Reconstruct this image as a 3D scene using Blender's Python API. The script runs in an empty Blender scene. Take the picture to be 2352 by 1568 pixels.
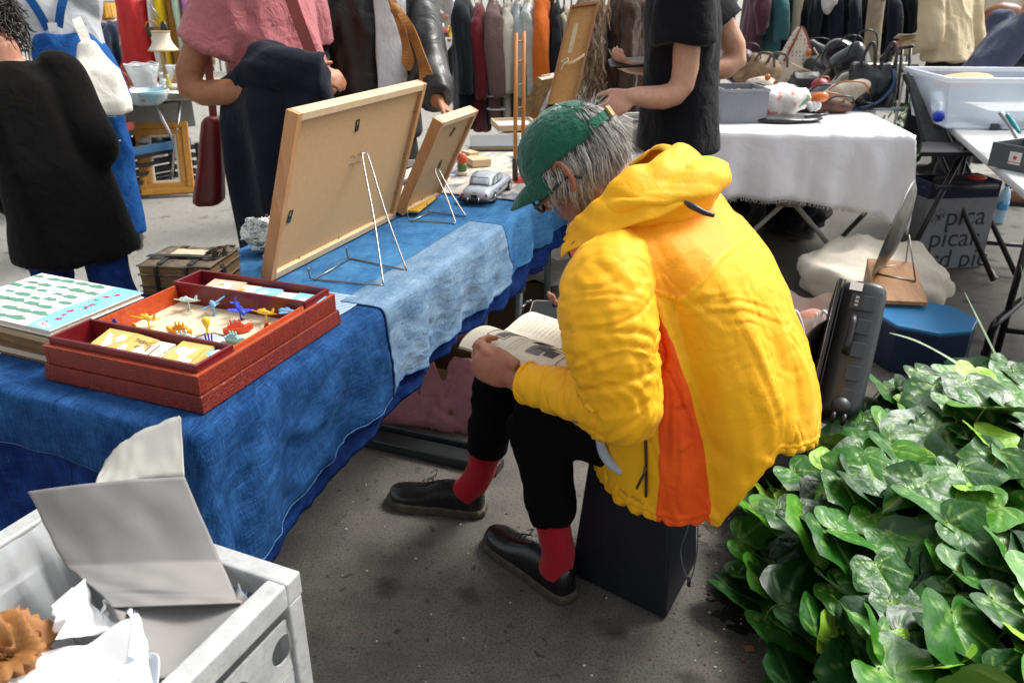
import bpy,bmesh,math,random
import numpy as np
from mathutils import Vector,Matrix,noise
V=Vector
R=math.radians
random.seed(7)
SC=bpy.context.scene
# ---------------------------------------------------------------- camera
CAM_H,CAM_PITCH,LENS=1.45,R(24.25),28.0
cam_d=bpy.data.cameras.new('camera')
cam=bpy.data.objects.new('camera',cam_d)
SC.collection.objects.link(cam)
cam.location=(0,0,CAM_H)
cam.rotation_euler=(R(90)-CAM_PITCH,0,0)
cam_d.lens=LENS
cam_d.sensor_width=36
cam_d.clip_start=0.05
cam_d.clip_end=400
cam_d.dof.use_dof=True
cam_d.dof.focus_distance=1.95
cam_d.dof.aperture_fstop=6.3
SC.camera=cam
# ---------------------------------------------------------------- sky, sun, exposure (bright overcast)
SUN_EL,SUN_AZ=52,62           # azimuth measured from +Y towards +X of where the light comes from
world=bpy.data.worlds.new('World')
SC.world=world
world.use_nodes=True
_nt=world.node_tree
_nt.nodes.clear()
_sky=_nt.nodes.new('ShaderNodeTexSky')
_sky.sky_type='NISHITA'
_sky.sun_disc=False
_sky.sun_elevation=R(SUN_EL)
_sky.sun_rotation=R(SUN_AZ)
_sky.dust_density=5.0
_hsv=_nt.nodes.new('ShaderNodeHueSaturation')
_hsv.inputs['Saturation'].default_value=0.22
_bg=_nt.nodes.new('ShaderNodeBackground')
_bg.inputs['Strength'].default_value=0.13
_wo=_nt.nodes.new('ShaderNodeOutputWorld')
_nt.links.new(_sky.outputs[0],_hsv.inputs['Color'])
_nt.links.new(_hsv.outputs[0],_bg.inputs['Color'])
_nt.links.new(_bg.outputs[0],_wo.inputs[0])
sun_d=bpy.data.lights.new('sun','SUN')
sun_d.energy=1.4
sun_d.angle=R(18)
sun_d.color=(1.0,0.965,0.91)
sun=bpy.data.objects.new('sun',sun_d)
SC.collection.objects.link(sun)
sun.location=(3,-2,6)
_a=R(SUN_AZ)
_dir=V((math.sin(_a)*math.cos(R(SUN_EL)),math.cos(_a)*math.cos(R(SUN_EL)),math.sin(R(SUN_EL))))
sun.rotation_euler=_dir.to_track_quat('Z','Y').to_euler()
SC.view_settings.view_transform='Standard'
SC.view_settings.look='None'
SC.view_settings.gamma=1.0
SC.view_settings.exposure=1.08
SC.view_settings.use_curve_mapping=False
# ---------------------------------------------------------------- picture pixel -> place in the world (2352-wide view of the photograph)
FPX=2352*LENS/36
CP,SP=math.cos(CAM_PITCH),math.sin(CAM_PITCH)
def ray(px,py):
 x=(px-1176)/FPX;y=(784-py)/FPX
 return V((x,CP+y*SP,-SP+y*CP))
def atz(px,py,z):
 d=ray(px,py);t=(z-CAM_H)/d.z
 return V((d.x*t,d.y*t,z))
def aty(px,py,Y):
 d=ray(px,py);t=Y/d.y
 return V((d.x*t,Y,CAM_H+d.z*t))
def onpl(px,py,p0,n):
 o=V((0,0,CAM_H));d=ray(px,py)
 return o+d*((V(p0)-o).dot(n)/d.dot(n))
# ---------------------------------------------------------------- mesh builder
def frame_m(o,x,z):
 x=V(x).normalized();z=V(z);z=(z-x*z.dot(x)).normalized();y=z.cross(x)
 m=Matrix((x,y,z)).transposed().to_4x4();m.translation=V(o)
 return m
def T(x,y,z): return Matrix.Translation((x,y,z))
def RX(a): return Matrix.Rotation(R(a),4,'X')
def RY(a): return Matrix.Rotation(R(a),4,'Y')
def RZ(a): return Matrix.Rotation(R(a),4,'Z')
def spline(pts,k=6,closed=False):
 pts=[V(p) for p in pts];n=len(pts);out=[]
 rng=range(n) if closed else range(n-1)
 for i in rng:
  if closed: a,b,c,d=pts[i-1],pts[i],pts[(i+1) % n],pts[(i+2) % n]
  else: a,b,c,d=pts[max(i-1,0)],pts[i],pts[i+1],pts[min(i+2,n-1)]
  for j in range(k):
   t=j/k
   out.append(0.5*((2*b)+(c-a)*t+(2*a-5*b+4*c-d)*t*t+(3*b-a-3*c+d)*t ** 3))
 if not closed: out.append(pts[-1].copy())
 return out
def lerp(a,b,t): return a+(b-a)*t
def resample(vals,n):
 m=len(vals)
 return [float(np.interp(i/(n-1)*(m-1),range(m),vals)) for i in range(n)]
class MB:
 def __init__(s): s.v=[];s.f=[];s.m=[];s.sm=[]
 def add(s,vs,fs,m=0,sm=False,M=None):
  k=len(s.v)
  if M is not None: vs=[M @ V(p) for p in vs]
  s.v+=[V(p) for p in vs]
  for f in fs:
   s.f.append([i+k for i in f]);s.m.append(m);s.sm.append(sm)
  return s
 def box(s,c,d,M=None,m=0,top=1.0,topy=None):
  x,y,z=d[0]/2,d[1]/2,d[2]/2;c=V(c);ty=top if topy is None else topy
  vs=[c+V(p) for p in ((-x,-y,-z),(x,-y,-z),(x,y,-z),(-x,y,-z),(-x*top,-y*ty,z),(x*top,-y*ty,z),(x*top,y*ty,z),(-x*top,y*ty,z))]
  return s.add(vs,[(3,2,1,0),(4,5,6,7),(0,1,5,4),(1,2,6,5),(2,3,7,6),(3,0,4,7)],m,False,M)
 def hexa(s,lo,hi,m=0):
  return s.add(list(lo)+list(hi),[(3,2,1,0),(4,5,6,7),(0,1,5,4),(1,2,6,5),(2,3,7,6),(3,0,4,7)],m)
 def loft(s,rings,m=0,caps=True,sm=True,closed=True,flip=False):
  n=len(rings[0]);vs=[p for r in rings for p in r];fs=[]
  for i in range(len(rings)-1):
   for j in range(n if closed else n-1):
    a,b=i*n+j,i*n+(j+1) % n
    fs.append((a,b,b+n,a+n))
  if caps and closed:
   fs.append(tuple(reversed(range(n))));fs.append(tuple((len(rings)-1)*n+j for j in range(n)))
  if flip: fs=[tuple(reversed(f)) for f in fs]
  return s.add(vs,fs,m,sm)
 def tube(s,pts,r,n=8,m=0,caps=True,closed=False,sm=True,up=None,asp=1.0,M=None):
  pts=[V(p) for p in pts]
  if M is not None: pts=[M @ p for p in pts]
  L=len(pts)
  if not isinstance(r,(list,tuple)): r=[r]*L
  elif len(r) != L: r=resample(list(r),L)
  rings=[];t0=None;u=None
  for i in range(L):
   if closed: t=pts[(i+1) % L]-pts[i-1]
   else: t=pts[min(i+1,L-1)]-pts[max(i-1,0)]
   if t.length < 1e-9: t=V((0,0,1))
   t.normalize()
   if u is None:
    a=V(up) if up is not None else (V((0,0,1)) if abs(t.z) < .9 else V((1,0,0)))
    u=(a-t*a.dot(t)).normalized()
   else:
    u=u-t*u.dot(t)
    u=u.normalized() if u.length > 1e-6 else t.orthogonal().normalized()
   w=t.cross(u)
   rings.append([pts[i]+(u*math.cos(q)*asp+w*math.sin(q))*r[i] for q in (2*math.pi*j/n for j in range(n))])
  if closed: rings.append(rings[0]);caps=False
  return s.loft(rings,m,caps,sm)
 def lathe(s,prof,n=20,M=None,m=0,sm=True,caps=True):
  rings=[[V((max(r,1e-4)*math.cos(q),max(r,1e-4)*math.sin(q),z)) for q in (2*math.pi*j/n for j in range(n))] for r,z in prof]
  if M is not None: rings=[[M @ p for p in rg] for rg in rings]
  return s.loft(rings,m,caps,sm)
 def grid(s,P,m=0,cu=False,sm=True):
  nu,nv=len(P),len(P[0]);vs=[p for r in P for p in r];fs=[]
  for i in range(nu if cu else nu-1):
   for j in range(nv-1):
    a,b=i*nv+j,((i+1) % nu)*nv+j
    fs.append((a,b,b+1,a+1))
  return s.add(vs,fs,m,sm)
 def prism(s,poly,h,M=None,m=0,z0=0.0):
  n=len(poly);vs=[V((p[0],p[1],z0)) for p in poly]+[V((p[0],p[1],z0+h)) for p in poly]
  fs=[tuple(reversed(range(n))),tuple(range(n,2*n))]+[(i,(i+1) % n,(i+1) % n+n,i+n) for i in range(n)]
  return s.add(vs,fs,m,False,M)
 def ell(s,c,r,M=None,nu=16,nv=10,m=0):
  if not isinstance(r,(tuple,list)): r=(r,r,r)
  rings=[]
  for i in range(nv+1):
   th=math.pi*(i+.02)/(nv+.04);q=math.sin(th);z=-math.cos(th)
   rings.append([V((c[0]+r[0]*q*math.cos(2*math.pi*j/nu),c[1]+r[1]*q*math.sin(2*math.pi*j/nu),c[2]+r[2]*z)) for j in range(nu)])
  if M is not None: rings=[[M @ p for p in g] for g in rings]
  return s.loft(rings,m)
 def ribbon(s,pts,w,t,up,m=0,sm=False):
  pts=[V(p) for p in pts];L=len(pts);rings=[]
  for i in range(L):
   d=(pts[min(i+1,L-1)]-pts[max(i-1,0)]).normalized()
   a=V(up(i/(L-1))) if callable(up) else V(up)
   b=d.cross(a)
   b=b.normalized() if b.length > 1e-6 else d.orthogonal().normalized()
   c=b.cross(d)
   ww=w(i/(L-1)) if callable(w) else w
   rings.append([pts[i]+b*(ww/2*q)+c*(t/2*e) for q,e in ((-1,-1),(1,-1),(1,1),(-1,1))])
  return s.loft(rings,m,True,sm)
 def mesh(s,name,off=None):
  me=bpy.data.meshes.new(name)
  o=V(off) if off is not None else V((0,0,0))
  me.from_pydata([tuple(p-o) for p in s.v],[],s.f)
  if s.m: me.polygons.foreach_set('material_index',s.m)
  me.polygons.foreach_set('use_smooth',s.sm)
  me.update()
  return me
COL=SC.collection
def wloc(o):
 p=V((0,0,0))
 while o is not None: p+=o.location;o=o.parent
 return p
def fit(o,bevel=0,sub=0,solid=0,off=0,seg=2):
 if solid:
  d=o.modifiers.new('thick','SOLIDIFY');d.thickness=solid;d.offset=off
 if bevel:
  d=o.modifiers.new('edge','BEVEL');d.width=bevel;d.segments=seg;d.limit_method='ANGLE';d.angle_limit=R(40);d.harden_normals=False
 if sub:
  d=o.modifiers.new('smooth','SUBSURF');d.levels=sub;d.render_levels=sub
 return o
def put(name,me,mat,parent=None):
 o=bpy.data.objects.new(name,me);COL.objects.link(o)
 for a in (mat if isinstance(mat,(list,tuple)) else [mat]): me.materials.append(a)
 if parent is not None: o.parent=parent
 return o
def part(name,mb,mat,parent,label=None,**k):
 me=mb if isinstance(mb,bpy.types.Mesh) else mb.mesh(name,wloc(parent))
 if isinstance(mb,bpy.types.Mesh): me.transform(Matrix.Translation(-wloc(parent)))
 o=put(name,me,mat,parent)
 if label: o['label']=label
 return fit(o,**k)
def tag(o,label,cat,group=None):
 o['label']=label;o['category']=cat
 if group: o['group']=group
 return o
def thing(name,label,cat,loc=(0,0,0),group=None):
 o=bpy.data.objects.new(name,None);COL.objects.link(o);o.empty_display_size=.05
 o.location=V(loc)
 return tag(o,label,cat,group)
def one(name,mb,mat,label,cat,group=None,**k):
 vs=mb.v if isinstance(mb,MB) else [v.co for v in mb.vertices]
 lo=[min(p[i] for p in vs) for i in range(3)];hi=[max(p[i] for p in vs) for i in range(3)]
 b=V(((lo[0]+hi[0])/2,(lo[1]+hi[1])/2,lo[2]))
 if isinstance(mb,MB): me=mb.mesh(name,b)
 else: me=mb;me.transform(Matrix.Translation(-b))
 o=put(name,me,mat);o.location=b
 tag(o,label,cat,group)
 return fit(o,**k)
def struct(name,mb,mat,kind='structure',**k):
 o=put(name,mb.mesh(name),mat);o['kind']=kind
 return fit(o,**k)
def copy_tree(o,parent=None):
 c=o.copy();COL.objects.link(c)
 if parent is not None: c.parent=parent
 for ch in [x for x in o.children]: copy_tree(ch,c)
 return c
def remesh(mb,vox,smooth=2,fn=None,name='m'):
 """fuse overlapping closed shapes into one skin, smooth it, then push it along its normals by fn(points)"""
 me=mb.mesh(name) if isinstance(mb,MB) else mb
 o=bpy.data.objects.new(name,me);COL.objects.link(o)
 d=o.modifiers.new('r','REMESH');d.mode='VOXEL';d.voxel_size=vox;d.use_smooth_shade=True
 if smooth:
  q=o.modifiers.new('s','SMOOTH');q.factor=.5;q.iterations=smooth
 dg=bpy.context.evaluated_depsgraph_get()
 out=bpy.data.meshes.new_from_object(o.evaluated_get(dg))
 bpy.data.objects.remove(o);bpy.data.meshes.remove(me)
 out.name=name
 out.materials.clear()
 if fn is not None:
  n=len(out.vertices);co=np.empty(n*3);no=np.empty(n*3)
  out.vertices.foreach_get('co',co);out.vertex_normals.foreach_get('vector',no)
  co=co.reshape(-1,3);no=no.reshape(-1,3)
  res=fn(co,no)
  if res.ndim == 1: co=co+no*res[:,None]
  else: co=res
  out.vertices.foreach_set('co',co.ravel());out.update()
 out.polygons.foreach_set('use_smooth',[True]*len(out.polygons))
 return out
def waves(P,scale,seed,n=7,stretch=(1,1,1)):
 """cheap smooth 3-D noise in about -1..1"""
 rs=np.random.RandomState(seed);P=np.asarray(P)*np.asarray(stretch);out=0
 for i in range(n):
  d=rs.normal(size=3);d /= np.linalg.norm(d)
  out=out+np.sin(P @ d*scale*rs.uniform(.6,1.7)+rs.uniform(0,6.28)+1.3*np.sin(P @ rs.normal(size=3)*scale*.5+rs.uniform(0,6.28)))
 return out/n*1.6
def creased(P,scale,seed,stretch=(1,1,1)):
 a=waves(P,scale,seed,5,stretch)
 return (1-np.abs(a)) ** 2.0
def facet(P,scale,seed,stretch=(1,1,1),k=1.6,n=4):
 x=waves(P,scale,seed,n,stretch)*k
 return np.abs(2*(x-np.floor(x+.5)))*2-1
def seg_dist(P,a,b):
 a=np.array(a);b=np.array(b);ab=b-a
 t=np.clip(((P-a) @ ab)/(ab @ ab),0,1)
 return np.linalg.norm(P-(a+t[:,None]*ab),axis=1),t
def pt_inside(p,poly):
 c=False;j=len(poly)-1
 for i in range(len(poly)):
  if (poly[i][1] > p[1]) != (poly[j][1] > p[1]) and p[0] < (poly[j][0]-poly[i][0])*(p[1]-poly[i][1])/(poly[j][1]-poly[i][1])+poly[i][0]: c= not c
  j=i
 return c
_tc={}
def text_mesh(body,size,M,ext=0.0003,align='CENTER'):
 cu=bpy.data.curves.new('lettering','FONT');cu.body=body;cu.size=size;cu.extrude=ext;cu.align_x=align;cu.align_y='CENTER';cu.resolution_u=3
 o=bpy.data.objects.new('lettering',cu);COL.objects.link(o)
 me=bpy.data.meshes.new_from_object(o.evaluated_get(bpy.context.evaluated_depsgraph_get()))
 bpy.data.objects.remove(o);bpy.data.curves.remove(cu)
 me.transform(M)
 return me
# ---------------------------------------------------------------- materials
def _set(nd,ins=None,**at):
 for k,v in at.items(): setattr(nd,k,v)
 for k,v in (ins or {}).items(): nd.inputs[k].default_value=v
 return nd
class NT:
 def __init__(s,name):
  s.mat=bpy.data.materials.new(name);s.mat.use_nodes=True;s.nt=s.mat.node_tree
  s.b=s.nt.nodes['Principled BSDF'];s.c=s.n('ShaderNodeTexCoord').outputs['Object']
 def n(s,t,ins=None,**at): return _set(s.nt.nodes.new(t),ins,**at)
 def l(s,a,b): s.nt.links.new(a,b)
 def map(s,scale=(1,1,1),rot=(0,0,0),src=None):
  q=s.n('ShaderNodeMapping',{'Scale': scale,'Rotation': rot});s.l(src or s.c,q.inputs[0]);return q.outputs[0]
 def noise(s,scale,detail=4,rough=.6,src=None,dist=0.0):
  q=s.n('ShaderNodeTexNoise',{'Scale': scale,'Detail': detail,'Roughness': rough,'Distortion': dist});s.l(src or s.c,q.inputs['Vector']);return q.outputs['Fac']
 def vor(s,scale,feature='F1',src=None,rnd=1.0):
  q=s.n('ShaderNodeTexVoronoi',{'Scale': scale,'Randomness': rnd},feature=feature);s.l(src or s.c,q.inputs['Vector']);return q.outputs['Distance']
 def wave(s,scale,dist=0,src=None,axis='X',dscale=1.0,prof='SIN'):
  q=s.n('ShaderNodeTexWave',{'Scale': scale,'Distortion': dist,'Detail': 2,'Detail Scale': dscale},bands_direction=axis,wave_profile=prof);s.l(src or s.c,q.inputs['Vector']);return q.outputs['Fac']
 def ramp(s,fac,stops,interp='LINEAR'):
  q=s.n('ShaderNodeValToRGB');q.color_ramp.interpolation=interp;e=q.color_ramp.elements
  while len(e) < len(stops): e.new(.5)
  for i,(p,c) in enumerate(stops):
   e[i].position=p;c=c if isinstance(c,(tuple,list)) else (c,c,c);e[i].color=(*c[:3],1)
  s.l(fac,q.inputs[0]);return q.outputs[0]
 def mix(s,a,b,fac,mode='MIX'):
  q=s.n('ShaderNodeMix',data_type='RGBA',blend_type=mode)
  for v,i in ((fac,0),(a,6),(b,7)):
   if isinstance(v,bpy.types.NodeSocket): s.l(v,q.inputs[i])
   elif i == 0: q.inputs[0].default_value=v
   else: q.inputs[i].default_value=(*v[:3],1)
  return q.outputs[2]
 def math(s,op,a,b=0.0,clamp=False):
  q=s.n('ShaderNodeMath',operation=op,use_clamp=clamp)
  for i,v in enumerate((a,b)):
   if isinstance(v,bpy.types.NodeSocket): s.l(v,q.inputs[i])
   else: q.inputs[i].default_value=v
  return q.outputs[0]
 def attr(s,name):
  return s.n('ShaderNodeAttribute',attribute_name=name).outputs
 def rnd(s): return s.n('ShaderNodeObjectInfo').outputs['Random']
 def col(s,c):
  if isinstance(c,bpy.types.NodeSocket): s.l(c,s.b.inputs['Base Color'])
  else: s.b.inputs['Base Color'].default_value=(*c[:3],1)
 def bump(s,h,strength=.3,dist=.01,chain=None):
  q=s.n('ShaderNodeBump',{'Strength': strength,'Distance': dist});s.l(h,q.inputs['Height'])
  if chain is not None: s.l(chain,q.inputs['Normal'])
  s.l(q.outputs[0],s.b.inputs['Normal']);return q.outputs[0]
 def rough(s,r):
  if isinstance(r,bpy.types.NodeSocket): s.l(r,s.b.inputs['Roughness'])
  else: s.b.inputs['Roughness'].default_value=r
 def set(s,**k):
  for a,v in k.items(): s.b.inputs[a.replace('_',' ')].default_value=v
  return s
_mc={}
def mat(name,c,rough=.7,var=.25,vs=12,bump=.15,bs=60,bd=.003,metal=0,c2=None,spec=.5,**k):
 """plain stuff with uneven colour and fine relief"""
 if name in _mc: return _mc[name]
 t=NT(name);c=tuple(c)
 d=c2 or tuple(x*(1-var) for x in c)
 f=t.noise(vs,5,.65)
 t.col(t.mix(c,d,t.ramp(f,[(.3,0.0),(.7,1.0)])))
 f2=t.noise(bs,4,.6)
 if bump: t.bump(f2,bump,bd)
 t.rough(t.math('ADD',t.math('MULTIPLY',f2,.18),rough-.09,True))
 t.set(Metallic=metal,Specular_IOR_Level=spec,**k)
 _mc[name]=t.mat
 return t.mat
def fabric(name,c,rough=.9,var=.25,weave=900,fold=14,fb=.35,sheen=.15,spec=.2,c2=None,vs=9):
 if name in _mc: return _mc[name]
 t=NT(name);c=tuple(c)
 f=t.noise(vs,6,.7);fine=t.noise(260,2,.8)
 a=t.mix(c,c2 or tuple(x*(1-var) for x in c),t.ramp(f,[(.3,0.0),(.72,1.0)]))
 t.col(t.mix(a,tuple(min(1,x*1.25+.004) for x in c),t.math('MULTIPLY',fine,.35)))
 b1=t.bump(t.noise(fold,3,.55,dist=.6),fb,.02)
 t.bump(t.noise(weave,1,.5),.12,.0006,b1)
 t.rough(rough);t.set(Specular_IOR_Level=spec,Sheen_Weight=sheen)
 _mc[name]=t.mat
 return t.mat
def denim(name,dark,light,amt=.5,cloth=False):
 """worn woven denim; cloth=True follows the weave of a draped sheet (its own s,t coordinates)"""
 if name in _mc: return _mc[name]
 t=NT(name)
 src=t.attr('weave')['Vector'] if cloth else None
 warp=t.noise(1.0,3,.75,t.map((420,16,30),src=src));weft=t.noise(1.0,3,.75,t.map((14,380,30),src=src))
 big=t.noise(3.2,6,.72,src);mid=t.noise(13,5,.7,src)
 f=t.math('ADD',t.math('MULTIPLY',warp,.5),t.math('MULTIPLY',weft,.5))
 f=t.math('ADD',f,t.math('ADD',t.math('MULTIPLY',t.math('SUBTRACT',big,.5),.55),t.math('MULTIPLY',t.math('SUBTRACT',mid,.5),.42)))
 c=t.mix(dark,light,t.ramp(f,[(max(0,.62-amt*.5),0.0),(.92-amt*.2,1.0)]))
 c=t.mix(c,tuple(min(1,x*1.5+.05) for x in light),t.math('MULTIPLY',t.ramp(weft,[(.60,0.0),(.74,1.0)]),.45))
 lint=t.ramp(t.vor(150,src=src),[(.0,1.0),(.06,0.0)])
 t.col(t.mix(c,(.42,.50,.60),t.math('MULTIPLY',lint,.5)))
 b=t.bump(t.noise(18,4,.6,src,.3),.5,.014)
 t.bump(t.math('ADD',warp,weft),.55,.0022,b)
 t.rough(.95);t.set(Specular_IOR_Level=.1,Sheen_Weight=.0)
 _mc[name]=t.mat
 return t.mat
def wood(name,c1,c2,axis=0,scale=1.0,rough=.5,ring=9):
 if name in _mc: return _mc[name]
 t=NT(name)
 sc=[18*scale]*3;sc[axis]=1.4*scale
 g=t.noise(3.0,6,.7,t.map(tuple(sc)),.8)
 g2=t.noise(22,3,.7,t.map(tuple(sc)))
 f=t.math('ADD',t.math('MULTIPLY',g,.7),t.math('MULTIPLY',g2,.3))
 t.col(t.mix(c1,c2,t.ramp(f,[(.36,0.0),(.64,1.0)])))
 t.bump(f,.12,.002);t.rough(t.math('ADD',t.math('MULTIPLY',g2,.2),rough-.1));t.set(Specular_IOR_Level=.4)
 _mc[name]=t.mat
 return t.mat
def metal(name,c,rough=.3,var=.3,vs=25):
 return mat(name,c,rough,var,vs,.06,120,.001,1.0)
def glass(name,c=(.9,.95,.95),rough=.05,alpha=.25):
 if name in _mc: return _mc[name]
 t=NT(name);t.col(t.mix(c,tuple(x*.85 for x in c),t.noise(15)));t.rough(rough)
 t.set(Transmission_Weight=.0,Alpha=alpha,Specular_IOR_Level=.8)
 _mc[name]=t.mat
 return t.mat
def jersey(*a,**k): return fabric(*a,**k)
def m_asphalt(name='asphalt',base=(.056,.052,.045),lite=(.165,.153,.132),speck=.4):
 t=NT(name)
 big=t.noise(1.3,6,.65);mid=t.noise(9,6,.7);fine=t.noise(150,3,.85);grit=t.noise(420,2,.85)
 c=t.mix(base,lite,t.ramp(t.math('ADD',t.math('MULTIPLY',big,.45),t.math('MULTIPLY',mid,.55)),[(.32,0.0),(.68,1.0)]))
 c=t.mix(c,tuple(x*.35 for x in base),t.math('MULTIPLY',t.ramp(fine,[(.36,1.0),(.52,0.0)]),.85))
 c=t.mix(c,tuple(min(1,x*2.6) for x in lite),t.math('MULTIPLY',t.ramp(grit,[(.6,0.0),(.78,1.0)]),speck))
 blot=t.vor(7.5,src=t.mix((0,0,0),(1,1,1),0) if False else None)
 warp=t.n('ShaderNodeVectorMath',operation='ADD')
 nz=t.n('ShaderNodeTexNoise',{'Scale': 16,'Detail': 3});t.l(t.c,nz.inputs['Vector'])
 sc=t.n('ShaderNodeVectorMath',operation='SCALE');sc.inputs['Scale'].default_value=.09
 t.l(nz.outputs['Color'],sc.inputs[0]);t.l(t.c,warp.inputs[0]);t.l(sc.outputs[0],warp.inputs[1])
 b1=t.vor(6.0,src=warp.outputs[0]);b2=t.vor(21.0,src=warp.outputs[0])
 mk=t.math('MULTIPLY',t.ramp(b1,[(.12,1.0),(.30,0.0)]),t.ramp(t.noise(3.1,2),[(.38,0.0),(.5,1.0)]))
 mk2=t.math('MULTIPLY',t.ramp(b2,[(.08,1.0),(.22,0.0)]),t.ramp(t.noise(5.3,2),[(.40,0.0),(.54,1.0)]))
 c=t.mix(c,tuple(x*.22 for x in base),t.math('MULTIPLY',t.math('MAXIMUM',mk,mk2),.8))
 cr=t.ramp(t.vor(34),[(.02,1.0),(.045,0.0)])
 c=t.mix(c,(.5,.47,.42),t.math('MULTIPLY',cr,t.ramp(t.noise(11,2),[(.5,0.0),(.6,.8)])))
 rs=t.ramp(t.vor(27),[(.02,1.0),(.04,0.0)])
 c=t.mix(c,(.28,.12,.04),t.math('MULTIPLY',rs,t.ramp(t.noise(7,2),[(.5,0.0),(.6,.7)])))
 t.col(c)
 b=t.bump(t.math('ADD',fine,grit),.55,.004)
 t.rough(t.math('ADD',t.math('MULTIPLY',mid,.25),.55));t.set(Specular_IOR_Level=.35)
 return t.mat
def m_leaf(name,c,c2,vein,rough=.36,under=(.16,.26,.05)):
 t=NT(name)
 a=t.attr('vein')['Fac'];rnd=t.rnd()
 f=t.noise(7,4,.6,dist=.8);f2=t.noise(7,3,.6)
 base=t.mix(c,c2,t.ramp(t.math('ADD',t.math('MULTIPLY',f,.7),t.math('MULTIPLY',t.math('SUBTRACT',rnd,.5),.5)),[(.2,0.0),(.62,1.0)]))
 base=t.mix(base,vein,t.math('MULTIPLY',a,.55))
 geo=t.n('ShaderNodeNewGeometry')
 t.col(t.mix(base,under,t.math('MULTIPLY',geo.outputs['Backfacing'],.75)))
 b=t.bump(t.noise(5,2,.5,dist=.5),.35,.008)
 t.bump(t.math('MULTIPLY',a,-1.0),.5,.003,b)
 t.rough(t.math('ADD',t.math('MULTIPLY',f2,.2),rough-.08));t.set(Specular_IOR_Level=.38,Subsurface_Weight=0)
 return t.mat
def m_croc(name,c,c2):
 t=NT(name)
 m=t.map((1,1,1.7))
 e=t.vor(115,'DISTANCE_TO_EDGE',m,.75)
 k=t.ramp(e,[(.0,0.0),(.09,1.0)])
 f=t.noise(18,5,.7)
 base=t.mix(c,tuple(x*.55 for x in c),t.ramp(f,[(.35,0.0),(.7,1.0)]))
 t.col(t.mix(c2,base,k));t.bump(k,.5,.002);t.rough(.42);t.set(Specular_IOR_Level=.35)
 return t.mat
def m_galv(name):
 t=NT(name)
 f=t.noise(14,6,.75);g=t.noise(60,5,.8);v=t.vor(40)
 c=t.ramp(f,[(.25,(.34,.35,.34)),(.5,(.46,.47,.46)),(.75,(.60,.61,.59))])
 c=t.mix(c,(.16,.16,.15),t.math('MULTIPLY',t.ramp(g,[(.52,0.0),(.75,1.0)]),.55))
 t.col(t.mix(c,(.8,.8,.8),t.math('MULTIPLY',v,.15)));t.bump(g,.2,.002)
 t.rough(t.math('ADD',t.math('MULTIPLY',f,.3),.38));t.set(Metallic=.35,Specular_IOR_Level=.5)
 return t.mat
def m_fur(name,c,c2,scale=1.0,c3=None):
 t=NT(name)
 f=t.noise(26*scale,5,.75,t.map((1,1,.22)));g=t.noise(160,3,.8,t.map((1,1,.15)))
 p=t.vor(6*scale,src=t.map((1,1,.5)))
 col=t.mix(c,c2,t.ramp(t.math('ADD',t.math('MULTIPLY',f,.7),t.math('MULTIPLY',g,.3)),[(.36,0.0),(.62,1.0)]))
 if c3: col=t.mix(col,c3,t.ramp(p,[(.35,0.0),(.8,.8)]))
 t.col(col);b=t.bump(f,.9,.03);t.bump(g,.7,.01,b);t.rough(.85);t.set(Specular_IOR_Level=.2,Sheen_Weight=.3)
 return t.mat
def m_skin(name,c,c2,hair=0.0):
 t=NT(name)
 f=t.noise(14,5,.65);g=t.noise(120,3,.7)
 k=t.mix(c,c2,t.ramp(f,[(.35,0.0),(.68,1.0)]))
 k=t.mix(k,tuple(x*.6 for x in c2),t.math('MULTIPLY',t.ramp(g,[(.5,0.0),(.75,1.0)]),.25+hair))
 a=t.attr('beard')['Fac']
 k=t.mix(k,(.10,.075,.06),t.math('MULTIPLY',a,t.ramp(t.noise(380,2,.8),[(.38,0.0),(.6,.9)])))
 t.col(k);t.bump(t.noise(90,4,.7),.25,.003);t.rough(.48)
 t.set(Specular_IOR_Level=.4,Subsurface_Weight=.08,Subsurface_Radius=(.01,.004,.002))
 return t.mat
SKIN=m_skin('skin',(.50,.25,.16),(.42,.17,.10))
SKIN_FACE=m_skin('skin_weathered',(.40,.18,.105),(.30,.10,.055))
SKIN_TAN=m_skin('skin_tanned',(.40,.18,.085),(.29,.11,.05),.25)
SKIN_PALE=m_skin('skin_pale',(.56,.32,.22),(.46,.22,.14),.1)
STEEL=metal('steel_wire',(.36,.36,.35),.34)
CHROME=metal('chrome',(.75,.76,.78),.12)
DARKMETAL=metal('dark_metal',(.10,.10,.11),.4)
BLACKP=mat('black_plastic',(.012,.012,.014),.42,.3,20,.12,200,.001)
BLACKT=mat('black_tube',(.008,.008,.009),.35,.3,20,.05)
WHITEP=mat('white_paint',(.74,.73,.70),.5,.1,10,.1)
PAPER=mat('paper',(.72,.68,.58),.8,.12,18,.1)
PAPER_OLD=mat('old_paper',(.58,.47,.30),.85,.3,22,.15)
PAGES=None
def m_pages(name,c,c2,sc=260):
 t=NT(name)
 w=t.noise(3,3,.8,t.map((2,2,sc)))
 t.col(t.mix(c,c2,t.ramp(w,[(.35,0.0),(.65,1.0)])));t.bump(w,.6,.002);t.rough(.9);t.set(Specular_IOR_Level=.1)
 return t.mat
PAGES=m_pages('page_edges',(.62,.52,.36),(.36,.25,.13))
PAGES_DARK=m_pages('aged_page_edges',(.34,.22,.10),(.11,.055,.02),340)
PAGES_PALE=m_pages('pale_page_edges',(.74,.68,.56),(.5,.42,.28))
OAK_X=wood('oak_x',(.50,.27,.10),(.36,.165,.05),0)
PINE=wood('pale_pine',(.66,.50,.32),(.56,.38,.20),0,.8)
PINE_Y=wood('pale_pine_y',(.60,.42,.24),(.48,.29,.13),1,.8)
BAMBOO=wood('bamboo',(.62,.26,.05),(.45,.16,.03),2)
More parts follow.
